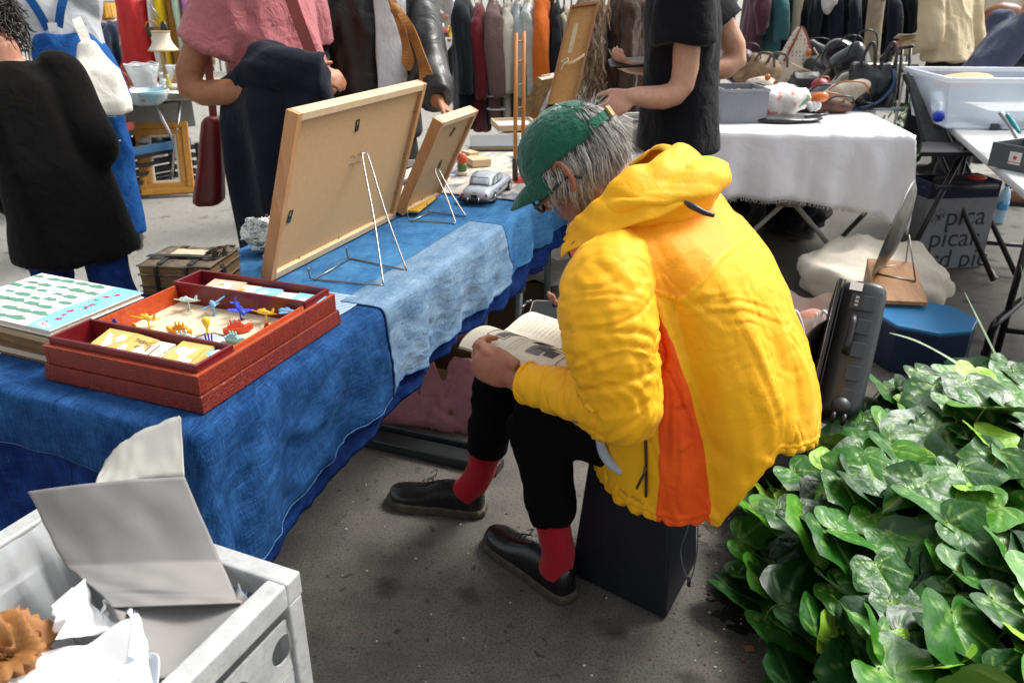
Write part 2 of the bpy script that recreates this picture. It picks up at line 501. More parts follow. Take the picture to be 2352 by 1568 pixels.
BROWNWOOD=wood('brown_wood',(.33,.15,.05),(.20,.085,.025),0)
# ================================================================ large structure: the ground
def displace(me,fn):
 n=len(me.vertices);co=np.empty(n*3);no=np.empty(n*3)
 me.vertices.foreach_get('co',co);me.vertex_normals.foreach_get('vector',no)
 co=co.reshape(-1,3);no=no.reshape(-1,3)
 r=fn(co,no);co=co+no*r[:,None] if r.ndim == 1 else r
 me.vertices.foreach_set('co',co.ravel());me.update()
 return me
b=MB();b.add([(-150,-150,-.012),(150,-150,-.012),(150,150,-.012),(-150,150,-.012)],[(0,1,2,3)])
struct('ground_sheet',b,m_asphalt('pale_ground',(.25,.24,.21),(.34,.33,.295),.15))  # wide ground sheet, paler than the asphalt laid over it
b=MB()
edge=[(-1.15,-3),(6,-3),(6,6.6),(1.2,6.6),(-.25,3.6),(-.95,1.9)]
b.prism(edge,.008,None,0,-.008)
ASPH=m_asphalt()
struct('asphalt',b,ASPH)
b=MB()   # crumbs, twigs and grit lying about
rs=random.Random(3)
for i in range(260):
 y=rs.uniform(1.0,2.6);x=rs.uniform(-.45,.75)*(y*.6)
 if rs.random() < .35: x,y=rs.uniform(.42,.72),rs.uniform(1.25,2.0)
 s=rs.choice([.0015,.002,.003,.0035])
 b.ell((x,y,s*.5),(s*rs.uniform(.7,1.6),s,s*.6),None,5,3,rs.choice([0,0,1,2]))
for i in range(26):
 p=V((rs.uniform(.5,.68),rs.uniform(1.72,1.98),.003));a=rs.uniform(0,6.3);l=rs.uniform(.01,.045)
 q=V((math.cos(a),math.sin(a),0))*l
 b.tube([p,p+q*.5+V((rs.uniform(-.006,.006),0,.004)),p+q],.0012,5,1)
struct('litter',b,[mat('crumb_pale',(.55,.52,.45),.9),mat('twig',(.13,.07,.03),.9),mat('crumb_rust',(.25,.10,.03),.9)],'stuff')
# chalk-like painted line fragments on the asphalt
b=MB()
for p,q in (((2235,562),(2290,637)),((2430,830),(2500,930))):
 a,c=atz(*p,.004),atz(*q,.004);n=(c-a).cross(V((0,0,1))).normalized()*.008
 b.add([a-n,a+n,c+n,c-n],[(3,2,1,0)])
struct('painted_line',b,mat('worn_line_paint',(.5,.5,.48),.8,.5,60))
# ================================================================ blue table (local frame: s along the table away from the camera, t across, towards the man)
TO,TD,TN=V((-.583,1.238,0)),V((.363,.932,0)).normalized(),V((.932,-.363,0)).normalized()
ZT=.72
def tp(s,t,z=ZT): return TO+TD*s+TN*t+V((0,0,z))
def tst(p):
 q=V((p[0],p[1],0))-TO;return q.dot(TD),q.dot(TN)
TROT=math.degrees(math.atan2(TD.y,TD.x))
TM=frame_m(tp(0,0),TD,(0,0,1))        # x = s, y = -t
def tloc(s,t,z=0,rz=0): return Matrix.Translation(tp(s,t,ZT+z)) @ RZ(TROT+rz)
DK=denim('indigo_denim',(.005,.030,.105),(.034,.130,.33),.46,True)
DK2=denim('deep_indigo',(.003,.014,.080),(.014,.062,.25),.40,True)
MID=denim('blue_denim',(.014,.075,.20),(.085,.25,.45),.55,True)
LIT=denim('washed_denim',(.050,.120,.22),(.27,.38,.49),.62,True)
t=thing('folding_table','long folding market table under blue denim cloths','table',tp(.95,-.28,0))
b=MB();b.box((0,0,0),(1.95,.59,.03),tloc(.985,-.275,-.024));part('tabletop',b,mat('grey_laminate',(.4,.4,.4)),t,bevel=.004)
LEGM=mat('grey_enamel_tube',(.16,.19,.20),.4,.3,30,.08,metal=.4)
for s,ta,tb in ((.16,-.5,-.02),(1.42,-.5,-.03),(1.8,-.5,-.03)):
 for tt in (ta,tb):
  b=MB();b.tube([tp(s,tt,.70),tp(s-.03,tt,.36)],.018,12);b.tube([tp(s-.03,tt,.40),tp(s-.065,tt,.012)],.0135,12)
  lg=part('leg',b,LEGM,t)
  c=MB();c.tube([tp(s-.025,tt,.42),tp(s-.031,tt,.36)],.021,12);part('collar',c,mat('blue_grey_plastic',(.07,.10,.12),.5),lg)
 b=MB();b.tube([tp(s-.065,ta,.03),tp(s-.065,tb,.03)],.013,10);part('stretcher',b,LEGM,t)
b=MB();b.tube([tp(.2,-.4,.69),tp(.12,-.1,.40)],.011,8);part('brace',b,LEGM,t)
fl=MB();fl.box((0,0,.02),(.62,.07,.035),Matrix.Translation(atz(955,1040,0)) @ RZ(-22));fl.box((0,.05,.03),(.60,.012,.05),Matrix.Translation(atz(955,1040,0)) @ RZ(-22))
part('floor_rail',fl,mat('dark_grey_rail',(.035,.04,.042),.35,.3,40,.1,metal=.5),t,bevel=.004)
def drape(s0,s1,t0,t1,lift,ztop,hemf,heme,te,fold,seed,se=-.005,s_far=None,step=.011):
 """sheet lying on the table and falling over its front edge (t>te) and near end (s<se); hemf(s), heme(t) = how far it hangs"""
 ns=int((s1-s0)/step)+1;n_t=int((t1-t0)/step)+1;P=[]
 for i in range(ns+1):
  row=[]
  for j in range(n_t+1):
   s=lerp(s0,s1,i/ns)
   tmax=te+hemf(max(s,0));tt0=t0;tm=min(t1,tmax) if t1 > te else t1
   tt=lerp(tt0,tm,j/n_t)
   if s0 < se:
    smin=se-heme(min(tt,te));s=lerp(max(smin,s0),s1,i/ns)
   ds=max(0,se-s);dt=max(0,tt-te)
   if ds == 0 and dt == 0:
    w=noise.noise(V((s*7,tt*7,seed)))*.0022+noise.noise(V((s*23,tt*16,seed)))*.0011
    row.append(tp(s,tt,ztop+lift+w+.002));continue
   d=(ds ** 5+dt ** 5) ** .2;ph=math.atan2(dt,ds)
   rr=.018;down=max(0,d-rr*.6)
   e=rr*(1-math.exp(-d/rr))+down*.05
   k=min(1,down/.14)
   q=max(s,se)+tt*.3
   e+=k*fold*(.55*math.sin(q*30+seed+2.5*noise.noise(V((q*3,seed,0))))+.9*noise.noise(V((q*8,down*1.5,seed)))+.30*noise.noise(V((q*24,down*3,seed+4))))
   wr=noise.noise(V((q*11+3,down*9,seed+9)));wr2=noise.noise(V((q*26,down*20+q*9,seed+2)))
   e+=k*((1-abs(wr)*3)*.006+(1-abs(wr2)*3)*.0028)
   if ds > 0 and dt > 0: e+=k*.06*math.sin(2*ph)*(d/.3)
   e=max(e,.004)+lift
   dirv=-TD*math.cos(ph)+TN*math.sin(ph)
   if ds == 0: dirv=TN
   if dt == 0: dirv=-TD
   z=ztop+lift-(rr*(1-math.exp(-d/rr))*.6+max(0,d-rr))*(.985+.015*math.cos(q*20)) if d > rr else ztop+lift-d*d/rr*.4
   row.append(tp(max(s,se),min(tt,te),z)+dirv*e)
  P.append(row)
 return P
def sheet_mesh(P,s0,t0,step=.011):
 me=MB().grid(P).mesh('sheet');A=me.attributes.new('weave','FLOAT_VECTOR','POINT');n=len(P[0])
 A.data.foreach_set('vector',[c for i in range(len(P)) for j in range(n) for c in (s0+i*step,t0+j*step*(1 if n < 60 else .9),0)])
 return me
wig=lambda f,a,sd: (lambda x: f(x)+a*noise.noise(V((x*6,sd,.3)))+a*.5*noise.noise(V((x*17,sd,.9))))
hu_f=wig(lambda s: float(np.interp(s,[0,.12,.3,.6,.95,1.3,1.9],[.34,.35,.30,.285,.25,.265,.25])),.02,1)
hu_e=wig(lambda x: float(np.interp(x,[-.6,-.3,-.1,.03],[.36,.34,.34,.35])),.02,2)
ht_f=wig(lambda s: float(np.interp(s,[0,.1,.35,.62,.64,.95,1.3,1.4,1.95],[.33,.31,.24,.245,.225,.225,.215,.19,.175])),.014,3)
ht_e=wig(lambda x: float(np.interp(x,[-.6,-.3,-.15,-.02,.03],[.13,.125,.14,.22,.33])),.012,4)
under=one('under_cloth',sheet_mesh(drape(-.36,2.09,-.56,.5,.001,ZT-.004,hu_f,hu_e,.024,.020,21),-.36,-.56),DK2,
   'deep indigo cloth hanging lowest, its hem showing below the denim patchwork','tablecloth',solid=.0015)
t=thing('tablecloth','blue denim patchwork cloth draped over the long table','tablecloth',tp(.6,-.28,ZT+.002))
GL=.006
pn=drape(-.34,.64,-.585,.5,GL,ZT,ht_f,ht_e,.03,.020,21)
part('patch',sheet_mesh(pn,-.34,-.585),DK,t,'dark indigo denim patch over the near corner',solid=.0015)
pm=drape(.615,1.395,-.07,.5,GL+.003,ZT,ht_f,ht_e,.03,.020,21,se=-9)
part('patch',sheet_mesh(pm,.615,-.07),LIT,t,'pale washed denim patch in the middle',solid=.0015)
pb=drape(.62,1.75,-.585,-.05,GL,ZT,ht_f,ht_e,.03,.02,8,se=-9)
part('patch',sheet_mesh(pb,.62,-.585),MID,t,'bright blue denim patch on the top',solid=.0015)
pf=drape(1.385,2.07,-.07,.5,GL,ZT,ht_f,ht_e,.03,.020,21,se=-9)
part('patch',sheet_mesh(pf,1.385,-.07),MID,t,'blue denim patch at the far end',solid=.0015)
HEM=denim('hem_stitching',(.02,.07,.18),(.10,.22,.40),.6)
for P,rows in ((pn,(0,-1)),(pm,(0,-1)),(pf,(0,))):
 b=MB()
 b.tube([r[-1]+V((0,0,.001)) for r in P],.0022,6)
 for k in rows: b.tube([p+TN*.001+V((0,0,.0012)) for p in P[k][::1]],.0014,5)
 part('hem',b,HEM,t)
b=MB().grid(drape(.50,.66,-.31,-.02,GL+.004,ZT,ht_f,ht_e,.03,.01,3,se=-9))
stp=NT('striped_cotton');w=stp.wave(34,.4,stp.map((1,1,1),(0,0,R(-TROT))),'X');stp.col(stp.mix((.05,.14,.30),(.40,.48,.55),stp.ramp(w,[(.35,0.0),(.5,1.0)])));stp.rough(.9)
part('patch',b,stp.mat,t,'narrow striped cotton strip',solid=.001)
# second table further on, under the checked cloth
t2=thing('folding_table','second market table beyond the toy car, under the checked cloth','table',tp(2.75,-.28,0))
b=MB();b.box((0,0,0),(1.5,.6,.03),tloc(2.76,-.275,-.030));part('tabletop',b,mat('grey_laminate',(.4,.4,.4)),t2,bevel=.004)
for s in (2.1,3.4):
 for tt in (-.5,-.03):
  b=MB();b.tube([tp(s,tt,.68),tp(s,tt,.0)],.014,10);part('leg',b,LEGM,t2)
ck=NT('checked_cotton')
mm=ck.map((1,1,1),(0,0,R(-TROT)))
bk=ck.n('ShaderNodeTexBrick',{'Scale': 1.0,'Mortar Size': .003,'Brick Width': .10,'Row Height': .045,'Color1': (.60,.55,.43,1),'Color2': (.03,.06,.16,1),'Mortar': (.2,.2,.2,1)},offset=.35)
ck.l(mm,bk.inputs['Vector'])
bk2=ck.n('ShaderNodeTexBrick',{'Scale': 1.0,'Mortar Size': .002,'Brick Width': .07,'Row Height': .03,'Color1': (.66,.6,.47,1),'Color2': (.30,.30,.28,1),'Mortar': (.4,.37,.3,1)},offset=.6)
ck.l(mm,bk2.inputs['Vector'])
ck.col(ck.mix(bk.outputs[0],bk2.outputs[0],ck.ramp(ck.noise(9,2),[(.42,0.0),(.5,1.0)])));ck.rough(.9);ck.bump(ck.noise(30),.3,.01)
hc_f=wig(lambda s: .36,.03,7)
P=drape(1.70,3.48,-.60,.04,.012,ZT,hc_f,lambda x: .1,.06,.022,17,se=-9,step=.02)
one('checked_cloth',MB().grid(P).grid(drape(2.06,3.48,-.02,.6,.015,ZT,hc_f,lambda x: .1,.05,.022,17,se=-9,step=.02)),ck.mat,'cream and navy checked cloth covering the far table','tablecloth',solid=.002)
# ================================================================ people: shared shapes
def hand_shapes(b,W,d,n,side,curl=(40,45,30),thumb=(50,20),s=1.0,spread=0.0,fingers=None):
 """W wrist, d towards the fingers, n out of the back of the hand, side=+1 when the thumb lies along d x n"""
 W=V(W);d=V(d).normalized();n=V(n);n=(n-d*n.dot(d)).normalized();a=d.cross(n)*side
 b.ell((0,0,0),(.030*s,.030*s,.022*s),frame_m(W+d*.004*s,d,n),14,8)
 M=frame_m(W+d*.050*s,d,n)
 b.ell((0,0,0),(.056*s,.043*s,.0165*s),M,18,10)
 b.ell((.018*s,0,-.002*s),(.034*s,.044*s,.0145*s),M,16,8)
 b.ell((0,0,0),(.034*s,.019*s,.019*s),frame_m(W+d*.035*s+a*.026*s-n*.006*s,(d+a*.5).normalized(),n),12,8)
 for i,(off,L,r) in enumerate(((.031,.93,.0092),(.0105,1.03,.0095),(-.0105,.97,.0090),(-.030,.78,.0080))):
  c=curl if fingers is None else fingers[i]
  p=W+d*(.088-.004*abs(i-1.2))*s+a*off*s;q=d+a*(off/.031)*spread;ax=d.cross(n);pts=[p-d*.018*s,p];ang=0
  for k,l in enumerate((.044,.028,.023)):
   ang+=c[k];v=(q.normalized()*math.cos(R(ang))-n*math.sin(R(ang)))
   p=p+v*l*L*s;pts.append(p)
  b.tube(pts,[r*s*1.08,r*s*1.1,r*s*.98,r*s*.9,r*s*.72],10)
  for k in (1,2,3): b.ell(tuple(pts[k]),r*s*(1.12,1.08,.98)[k-1],None,10,6)
  b.ell(tuple(pts[-1]),r*s*.74,None,10,6)
 p=W+d*.028*s+a*.034*s;v1=(d*math.cos(R(thumb[0]))+a*math.sin(R(thumb[0]))-n*.25).normalized();v2=(d*math.cos(R(thumb[1]))+a*math.sin(R(thumb[1]))-n*.35).normalized()
 pts=[p-v1*.02*s,p+v1*.034*s,p+v1*.034*s+v2*.028*s,p+v1*.036*s+v2*.05*s]
 b.tube(pts,[.015*s,.012*s,.0112*s,.0085*s],10);b.ell(tuple(pts[-1]),.0086*s,None,10,6);b.ell(tuple(pts[1]),.0118*s,None,10,6)
def head_shapes(b,M,s=1.0,age=0):
 E=lambda c,r,nu=18,nv=12,A=None: b.ell((0,0,0),tuple(x*s for x in r),M @ T(*(x*s for x in c)) @ (A or Matrix()),nu,nv)
 E((-.012,0,.032),(.098,.076,.092),24,16)            # skull
 E((.045,0,-.012),(.050,.062,.070))                     # face
 E((.040,0,-.068),(.046,.047,.044))                     # jaw
 E((.072,0,-.100),(.022,.024,.018))                     # chin
 E((.020,0,-.070),(.055,.056,.030),A=RY(18))           # jaw line
 for q in (1,-1):
  E((.072,.040*q,-.022),(.022,.024,.020))          # cheek
  E((.080,.032*q,.022),(.016,.026,.010))           # brow
  E((.083,.032*q,.004),(.010,.013,.010),10,8)    # eye
  A=M @ T(-.004*s,.077*q*s,-.006*s) @ RZ(-28*q)
  rim=[A @ V((x*s,.010*q*s,z*s)) for x,z in ((.008,-.030),(-.006,-.034),(-.016,-.020),(-.022,.004),(-.018,.024),(-.004,.033),(.010,.026),(.012,.012))]
  b.tube(spline(rim,4),.0052*s,8)
  b.ell((-.004*s,.003*q*s,-.002*s),(.016*s,.006*s,.028*s),A,12,8)
  b.ell((.002*s,.008*q*s,-.031*s),(.008*s,.005*s,.009*s),A,10,6)
 b.tube([M @ V(tuple(x*s for x in p)) for p in ((.090,0,.018),(.102,0,-.008),(.112,0,-.030),(.104,0,-.040))],[.009*s,.0105*s,.014*s,.010*s],10)
 for q in (1,-1): E((.099,.011*q,-.037),(.011,.008,.008),10,6)
 b.tube([M @ V(tuple(x*s for x in p)) for p in ((.078,.022,-.064),(.091,.010,-.060),(.094,0,-.061),(.091,-.010,-.060),(.078,-.022,-.064))],.0062*s,8)
 b.tube([M @ V(tuple(x*s for x in p)) for p in ((.076,.020,-.071),(.088,.010,-.074),(.091,0,-.075),(.088,-.010,-.074),(.076,-.020,-.071))],.0068*s,8)
def limb(b,pts,r,n=16,k=5):
 pts=spline(pts,k);b.tube(pts,r,n)
 b.ell(tuple(pts[0]),r[0] if isinstance(r,(list,tuple)) else r,None,14,8)
 b.ell(tuple(pts[-1]),r[-1] if isinstance(r,(list,tuple)) else r,None,14,8)
def rings_z(levels,f,n=40,ex=1.0):
 """levels: (center, half width, half depth front, half depth back); f = facing"""
 f=V(f).normalized();l=V((-f.y,f.x,0));out=[]
 for c,a,bf,bb in levels:
  rg=[]
  for j in range(n):
   q=2*math.pi*j/n;cq,sq=math.cos(q),math.sin(q)
   cx=math.copysign(abs(cq) ** ex,cq);sy=math.copysign(abs(sq) ** ex,sq)
   rg.append(V(c)+l*(a*cx)+f*((bf if sq > 0 else bb)*sy))
  out.append(rg)
 return out
def body_trunk(b,hip,chest,neck,f,w=1.0,belly=0.0):
 hip,chest,neck=V(hip),V(chest),V(neck)
 L=[]
 for t,a,bf,bb in ((-.18,.12,.08,.08),(-.05,.165,.10,.11),(.12,.165,.105,.11),(.34,.145,.10+belly,.085),(.6,.155,.115+belly*.6,.09),(.85,.17,.12,.10),(1.0,.175,.10,.095)):
  L.append((hip+(chest-hip)*t,a*w,bf*w,bb*w))
 up=neck-chest
 L.append((chest+up*.55,.15*w,.075,.075));L.append((chest+up*.85,.085*w,.06,.06));L.append((neck,.055,.055,.055))
 b.loft(rings_z([(c,a,bf/max(w,1)*.9,bb/max(w,1)*.88) for c,a,bf,bb in L],f,28))
def shoe_mb(heel,toe,w=.047,h=.062,tall=.085):
 """returns (upper, sole) meshes for one shoe standing on z=0"""
 heel,toe=V((heel[0],heel[1],0)),V((toe[0],toe[1],0));d=(toe-heel);L=d.length;d.normalize();a=V((-d.y,d.x,0))
 up,so=MB(),MB()
 st=[0,.03,.12,.28,.45,.62,.78,.9,.97,1.0]
 wd=[.35,.62,.74,.76,.78,.92,1.0,.92,.62,.25]
 ht=[.7,.95,1.0,1.0,.95,.78,.66,.60,.50,.35]
 zs=.026
 R1=[]
 for s,ww,hh in zip(st,wd,ht):
  c=heel+d*(L*s);rg=[]
  for j in range(20):
   q=2*math.pi*j/20;x=math.cos(q)*w*ww;z=math.sin(q)
   zz=zs+(tall if s < .5 else h)*hh*(max(z,0) ** .8)*(1.0 if s > .4 or True else 1)-max(-z,0)*.008
   rg.append(c+a*x+V((0,0,zz)))
  R1.append(rg)
 up.loft(R1)
 out=[]
 for s,ww in zip(st,wd): out.append((s,ww))
 pl=[(s,ww) for s,ww in out]
 poly=[heel+d*(L*s)+a*(w*1.10*ww) for s,ww in pl]+[heel+d*(L*s)-a*(w*1.10*ww) for s,ww in reversed(pl)]
 poly[0] -= d*.006;poly[-1] -= d*.006;poly[len(pl)-1]+=d*.008;poly[len(pl)]+=d*.008
 def ring(z,k):
  c=heel+d*L*.5
  return [c+(p-c)*k+V((0,0,z)) for p in poly]
 so.loft([ring(.001,.96),ring(.006,1.0),ring(.022,1.01),ring(.030,.97)],0,True,False)
 return up,so
def folds(scale,amp,seed,stretch=(1,1,.35),sharp=True,mask=None):
 def fn(co,no):
  a=creased(co,scale,seed,stretch)-.4 if sharp else waves(co,scale,seed,6,stretch)
  b_=waves(co,scale*2.6,seed+5,6,stretch)*.35
  r=(a+b_)*amp
  return r*mask(co) if mask is not None else r
 return fn
def strands(b,roots,nrm,flow,n,length,wob,r,seed,drop=.6,mats=(0,),up=.012,k=7):
 """hair: n thin tapering locks from random root points, bending from flow into gravity"""
 rr=random.Random(seed)
 for i in range(n):
  j=rr.randrange(len(roots));p=V(roots[j]);nn=V(nrm[j]);fl=V(flow(p,nn)) if callable(flow) else V(flow)
  L=length*rr.uniform(.5,1.15);v=(nn*.35+fl).normalized();pts=[p]
  q=V((rr.gauss(0,1),rr.gauss(0,1),rr.gauss(0,1)))*wob
  for s in range(k):
   v=(v+V((0,0,-1))*drop/k+q*(.5 if s % 2 else -.3)/k*4+fl*.12).normalized()
   p=p+v*L/k;pts.append(p)
  b.tube(pts,[r,r*1.1,r,r*.8,r*.3],3,rr.choice(mats),True)
# ================================================================ the seated reader in the yellow rain jacket
def m_rain(name,c,c2):
 t=NT(name)
 f=t.noise(7,5,.65)
 t.col(t.mix(c,c2,t.ramp(f,[(.35,0.0),(.7,1.0)])))
 b=t.bump(t.noise(9,3,.45,dist=1.2),.28,.02)
 cr=t.vor(17,'DISTANCE_TO_EDGE',t.n('ShaderNodeVectorMath',operation='ADD').outputs[0])
 vm=cr.node.inputs['Vector'].links[0].from_node
 nz=t.n('ShaderNodeTexNoise',{'Scale': 6,'Detail': 3});t.l(t.c,nz.inputs['Vector'])
 sc=t.n('ShaderNodeVectorMath',operation='SCALE');sc.inputs['Scale'].default_value=.25
 t.l(nz.outputs['Color'],sc.inputs[0]);t.l(t.c,vm.inputs[0]);t.l(sc.outputs[0],vm.inputs[1])
 b=t.bump(t.ramp(cr,[(0.0,0.0),(.12,1.0)],'EASE'),.07,.004,b)
 t.bump(t.noise(420,2,.6),.10,.001,b)
 t.rough(.58);t.set(Specular_IOR_Level=.28,Sheen_Weight=.05)
 return t.mat
YEL=m_rain('yellow_rain_shell',(.88,.44,.004),(.82,.375,.003))
ORA=m_rain('orange_rain_shell',(.86,.105,.003),(.72,.060,.002))
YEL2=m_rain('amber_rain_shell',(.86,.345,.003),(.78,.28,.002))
MF,ML=V((-.87,.5,0)).normalized(),V((-.5,-.87,0)).normalized()
man=thing('person','man in a yellow rain jacket and green cap, seated reading a book','person',(.38,1.67,0))
HEADM=None
hf=V((-.93,.37,0)).normalized();pit=R(40)
Fh=hf*math.cos(pit)-V((0,0,math.sin(pit)));Uh=hf*math.sin(pit)+V((0,0,math.cos(pit)));Lh=Uh.cross(Fh)
HC=V((.119,1.74,1.109))-Uh*.030
HEADM=frame_m(HC,Fh,Uh)
# joints
SL,EL,WL=V((.185,1.45,.925)),V((.215,1.375,.69)),V((.022,1.53,.665))
SR,ER,WR=V((.44,1.87,.92)),V((.36,2.00,.70)),V((.250,1.945,.640))
HL,KL,AL=V((.40,1.60,.46)),V((.065,1.61,.53)),V((.118,1.625,.10))
HR,KR,AR=V((.46,1.78,.46)),V((-.02,1.90,.52)),V((-.10,1.965,.10))
b=MB()
body_trunk(b,(.44,1.68,.46),(.34,1.68,.93),(.265,1.695,1.02),MF,1.0)
b.tube(spline([V((.30,1.69,.95)),V((.25,1.70,1.02)),HC-Fh*.02-Uh*.05,HC+Uh*.01],4),[.075,.062,.06,.06],18)
b.ell((0,0,0),(.10,.06,.06),frame_m(V((.27,1.70,1.0)),(-.4,.2,.6),(0,0,1)),14,8)
head_shapes(b,HEADM)
limb(b,[SL,EL,WL],[.058,.050,.042,.040,.030],14);limb(b,[SR,ER,WR],[.058,.050,.042,.040,.030],14)
for H_,K_,A_ in ((HL,KL,AL),(HR,KR,AR)): limb(b,[H_,K_],[.07,.055,.045]);limb(b,[K_,A_],[.042,.036,.03,.026])
hand_shapes(b,WL+V((-.012,.006,.006)),(-.80,.14,.30),(-.40,-.86,.02),1,(62,52,30),(8,-14),1.0)
hand_shapes(b,WR,(-.95,-.10,.12),(.15,-.25,-1),-1,(18,25,18),(40,15),.98)
me=remesh(b,.0042,3,None,'body')
at=me.attributes.new('beard','FLOAT','POINT');inv=HEADM.inverted();vals=[]
for v in me.vertices:
 p=inv @ v.co
 vals.append(max(0,min(1,(-.030-p.z+p.x*.12)/.02))*max(0,min(1,(p.x+.02)/.03))*(.75 if p.x < .13 and -.13 < p.z else 0))
at.data.foreach_set('value',vals)
me.transform(Matrix.Translation(-man.location));bo=put('body',me,SKIN_FACE,man)
# trousers, socks, shoes
b=MB()
limb(b,[HL,KL+V((.02,0,.01))],[.105,.09,.082]);b.tube([KL,lerp(KL,AL,.35),lerp(KL,AL,.66)],[.080,.068,.060],20)
limb(b,[HR,KR+V((.02,0,.01))],[.105,.09,.082]);b.tube([KR,lerp(KR,AR,.35),lerp(KR,AR,.68)],[.080,.066,.056],20)
b.ell((.45,1.68,.46),(.17,.17,.09))
me=remesh(b,.009,3,folds(30,.006,5,(1,1,1)))
part('trousers',me,fabric('black_trouser_cloth',(.0028,.0025,.0025),.95,.3,sheen=.0,spec=.1),man)
sk=NT('red_ribbed_sock');w=sk.wave(85,.2,axis='X');sk.col(sk.mix((.42,.012,.02),(.26,.006,.012),w));sk.bump(w,.5,.002);sk.rough(.95);sk.set(Specular_IOR_Level=.1,Sheen_Weight=.1)
for K,A,hl,to in ((KL,AL,(.150,1.588),(-.062,1.845)),(KR,AR,(-.082,1.962),(-.372,2.030))):
 b=MB();d=(V((to[0],to[1],0))-V((hl[0],hl[1],0))).normalized()
 hp=V((hl[0],hl[1],.06))+d*.03
 pts=spline([lerp(K,A,.52),lerp(K,A,.75),A+V((0,0,.03)),hp+d*.03+V((0,0,.01))],7);b.tube(pts,[.046,.043,.042,.044],24)
 me=displace(b.mesh('sock'),lambda co,no: waves(co,60,4,6,(1,1,2.2))*.0016)
 part('sock',me,sk.mat,man)
 up,so=shoe_mb(hl,to,.050,.062,.082)
 sh=part('shoe',up,mat('black_shoe_leather',(.006,.006,.006),.28,.4,14,.25,40,.003),man,sub=1)
 part('sole',so,mat('worn_rubber_sole',(.018,.016,.012),.75,.6,40,.4,120,.002,c2=(.075,.062,.038)),sh,bevel=.004)
 b=MB()   # throat line, stitched welt and lace knot
 h0=V((hl[0],hl[1],0));LL=(V((to[0],to[1],0))-h0).length;a=V((-d.y,d.x,0))
 for k in range(3):
  c=h0+d*LL*(.52+.055*k)+V((0,0,.107-.009*k))
  b.tube([c+a*.018-V((0,0,.006)),c+V((0,0,.004)),c-a*.018-V((0,0,.006))],.0022,6)
 c=h0+d*LL*.50+V((0,0,.112))
 for q in (1,-1): b.tube(spline([c,c+a*.016*q+V((0,0,.012)),c+a*.026*q+d*.01+V((0,0,.002)),c+a*.012*q+d*.02],4),.0015,5)
 part('lace',b,mat('black_lace',(.012,.012,.012),.8),sh)
# jacket body: rings from hem to neck, written as angle x height; 0 deg = his left (our side), 90 = his front
lev_v=[0,.15,.3,.5,.7,.85,.95,1.0]
c_x=[.447,.447,.437,.41,.37,.335,.30,.285];c_y=[1.632,1.635,1.64,1.655,1.67,1.68,1.69,1.692]
z_v=[.0,.115,.22,.36,.49,.56,.605,.63]
a_v=[.258,.268,.268,.262,.258,.240,.195,.115];bf_v=[.235,.24,.22,.2,.17,.145,.11,.085];bb_v=[.255,.250,.232,.205,.18,.155,.12,.10]
ip=lambda v,arr: float(np.interp(v,lev_v,arr))
def smooth_ip(v,arr): return (ip(max(0,v-.06),arr)+2*ip(v,arr)+ip(min(1,v+.06),arr))/4
NU,NVV=300,170
shear=lambda th: float(np.interp((th+180) % 360-180,[-120,-26,1,60],[0,20,-4,0]))
_cr=random.Random(12);CRE=[]
for q in range(3): CRE.append((-24+_cr.uniform(-4,4),.72-.02*q,-62-12*q+_cr.uniform(-8,8),.62-.075*q+_cr.uniform(-.03,.03),.008,.0050))      # fan from the near armpit over the back
for q in range(7): CRE.append((-12,.66-.02*q,-20+5*q,.10+.05*q,.009,.010))
for q in range(9): CRE.append((-45-17*q+_cr.uniform(-5,5),.66+_cr.uniform(-.15,.15),-48-16*q+_cr.uniform(-8,8),.08,.034,.013))                            # hanging folds
for q in range(36):
 a=_cr.uniform(-170,60);CRE.append((a,_cr.uniform(.1,.85),a+_cr.uniform(-22,22),_cr.uniform(.1,.85),.006,.0050))
for q in range(26):
 a=-170+9.4*q;CRE.append((a,.045,a+_cr.uniform(-7,7),.045+_cr.uniform(.03,.10),.006,.010))                                                                # gathers above the hem
def crease_sum(th,v):
 x,y=th/57.3*.25,v*.62;o=0
 for t0,v0,t1,v1,w,d in CRE:
  ax,ay,bx,by=t0/57.3*.25,v0*.62,t1/57.3*.25,v1*.62
  dx,dy=bx-ax,by-ay;L2=dx*dx+dy*dy+1e-9
  k=((x-ax)*dx+(y-ay)*dy)/L2
  if k <-.15 or k > 1.15: continue
  sd=((x-ax)*dy-(y-ay)*dx)/math.sqrt(L2)/w
  if abs(sd) > 3: continue
  o+=d*sd*math.exp(-sd*sd)*1.4*max(0,1-abs(k-.45)/.7)
 return o
def jk(th,v,off=0.0):
 hem=.372+.100*float(np.interp(th % 360,[200,215,250,285,308,322,331],[0,1,1,1.6,1.9,1.1,0]))
 z=hem+(1.03-hem)*smooth_ip(v,z_v)/.63
 cq,sq=math.cos(R(th)),math.sin(R(th))
 a=smooth_ip(v,a_v);bb=smooth_ip(v,bf_v if sq > 0 else bb_v)
 k=1-v;r=1.0
 r+=k*(.010*math.sin(R(th)*5+1.1)+.006*math.sin(R(th)*9+2*v+4))
 cape=max(0,1-abs((th % 360)-320)/14)*k
 r+=cape*.09
 r -= max(0,1-abs((th % 360)-338)/12)*.12*min(1,k*1.4)
 g=max(0,1-v/.045)
 r+=g*.022*math.sin(R(th)*44+3*math.sin(R(th)*7))-.07*max(0,1-v/.018)
 t_=th % 360;t_=t_-360 if t_ > 180 else t_
 r+=crease_sum(t_,v)*3.2*min(1,(1-v)*5)
 r+=noise.noise(V((cq*3,sq*3,v*5)))*.012
 p=V((smooth_ip(v,c_x),smooth_ip(v,c_y),z))+ML*(a*cq*r)+MF*(bb*sq*r)
 p.z+=.006*math.sin(R(th)*33+2)*g
 return p
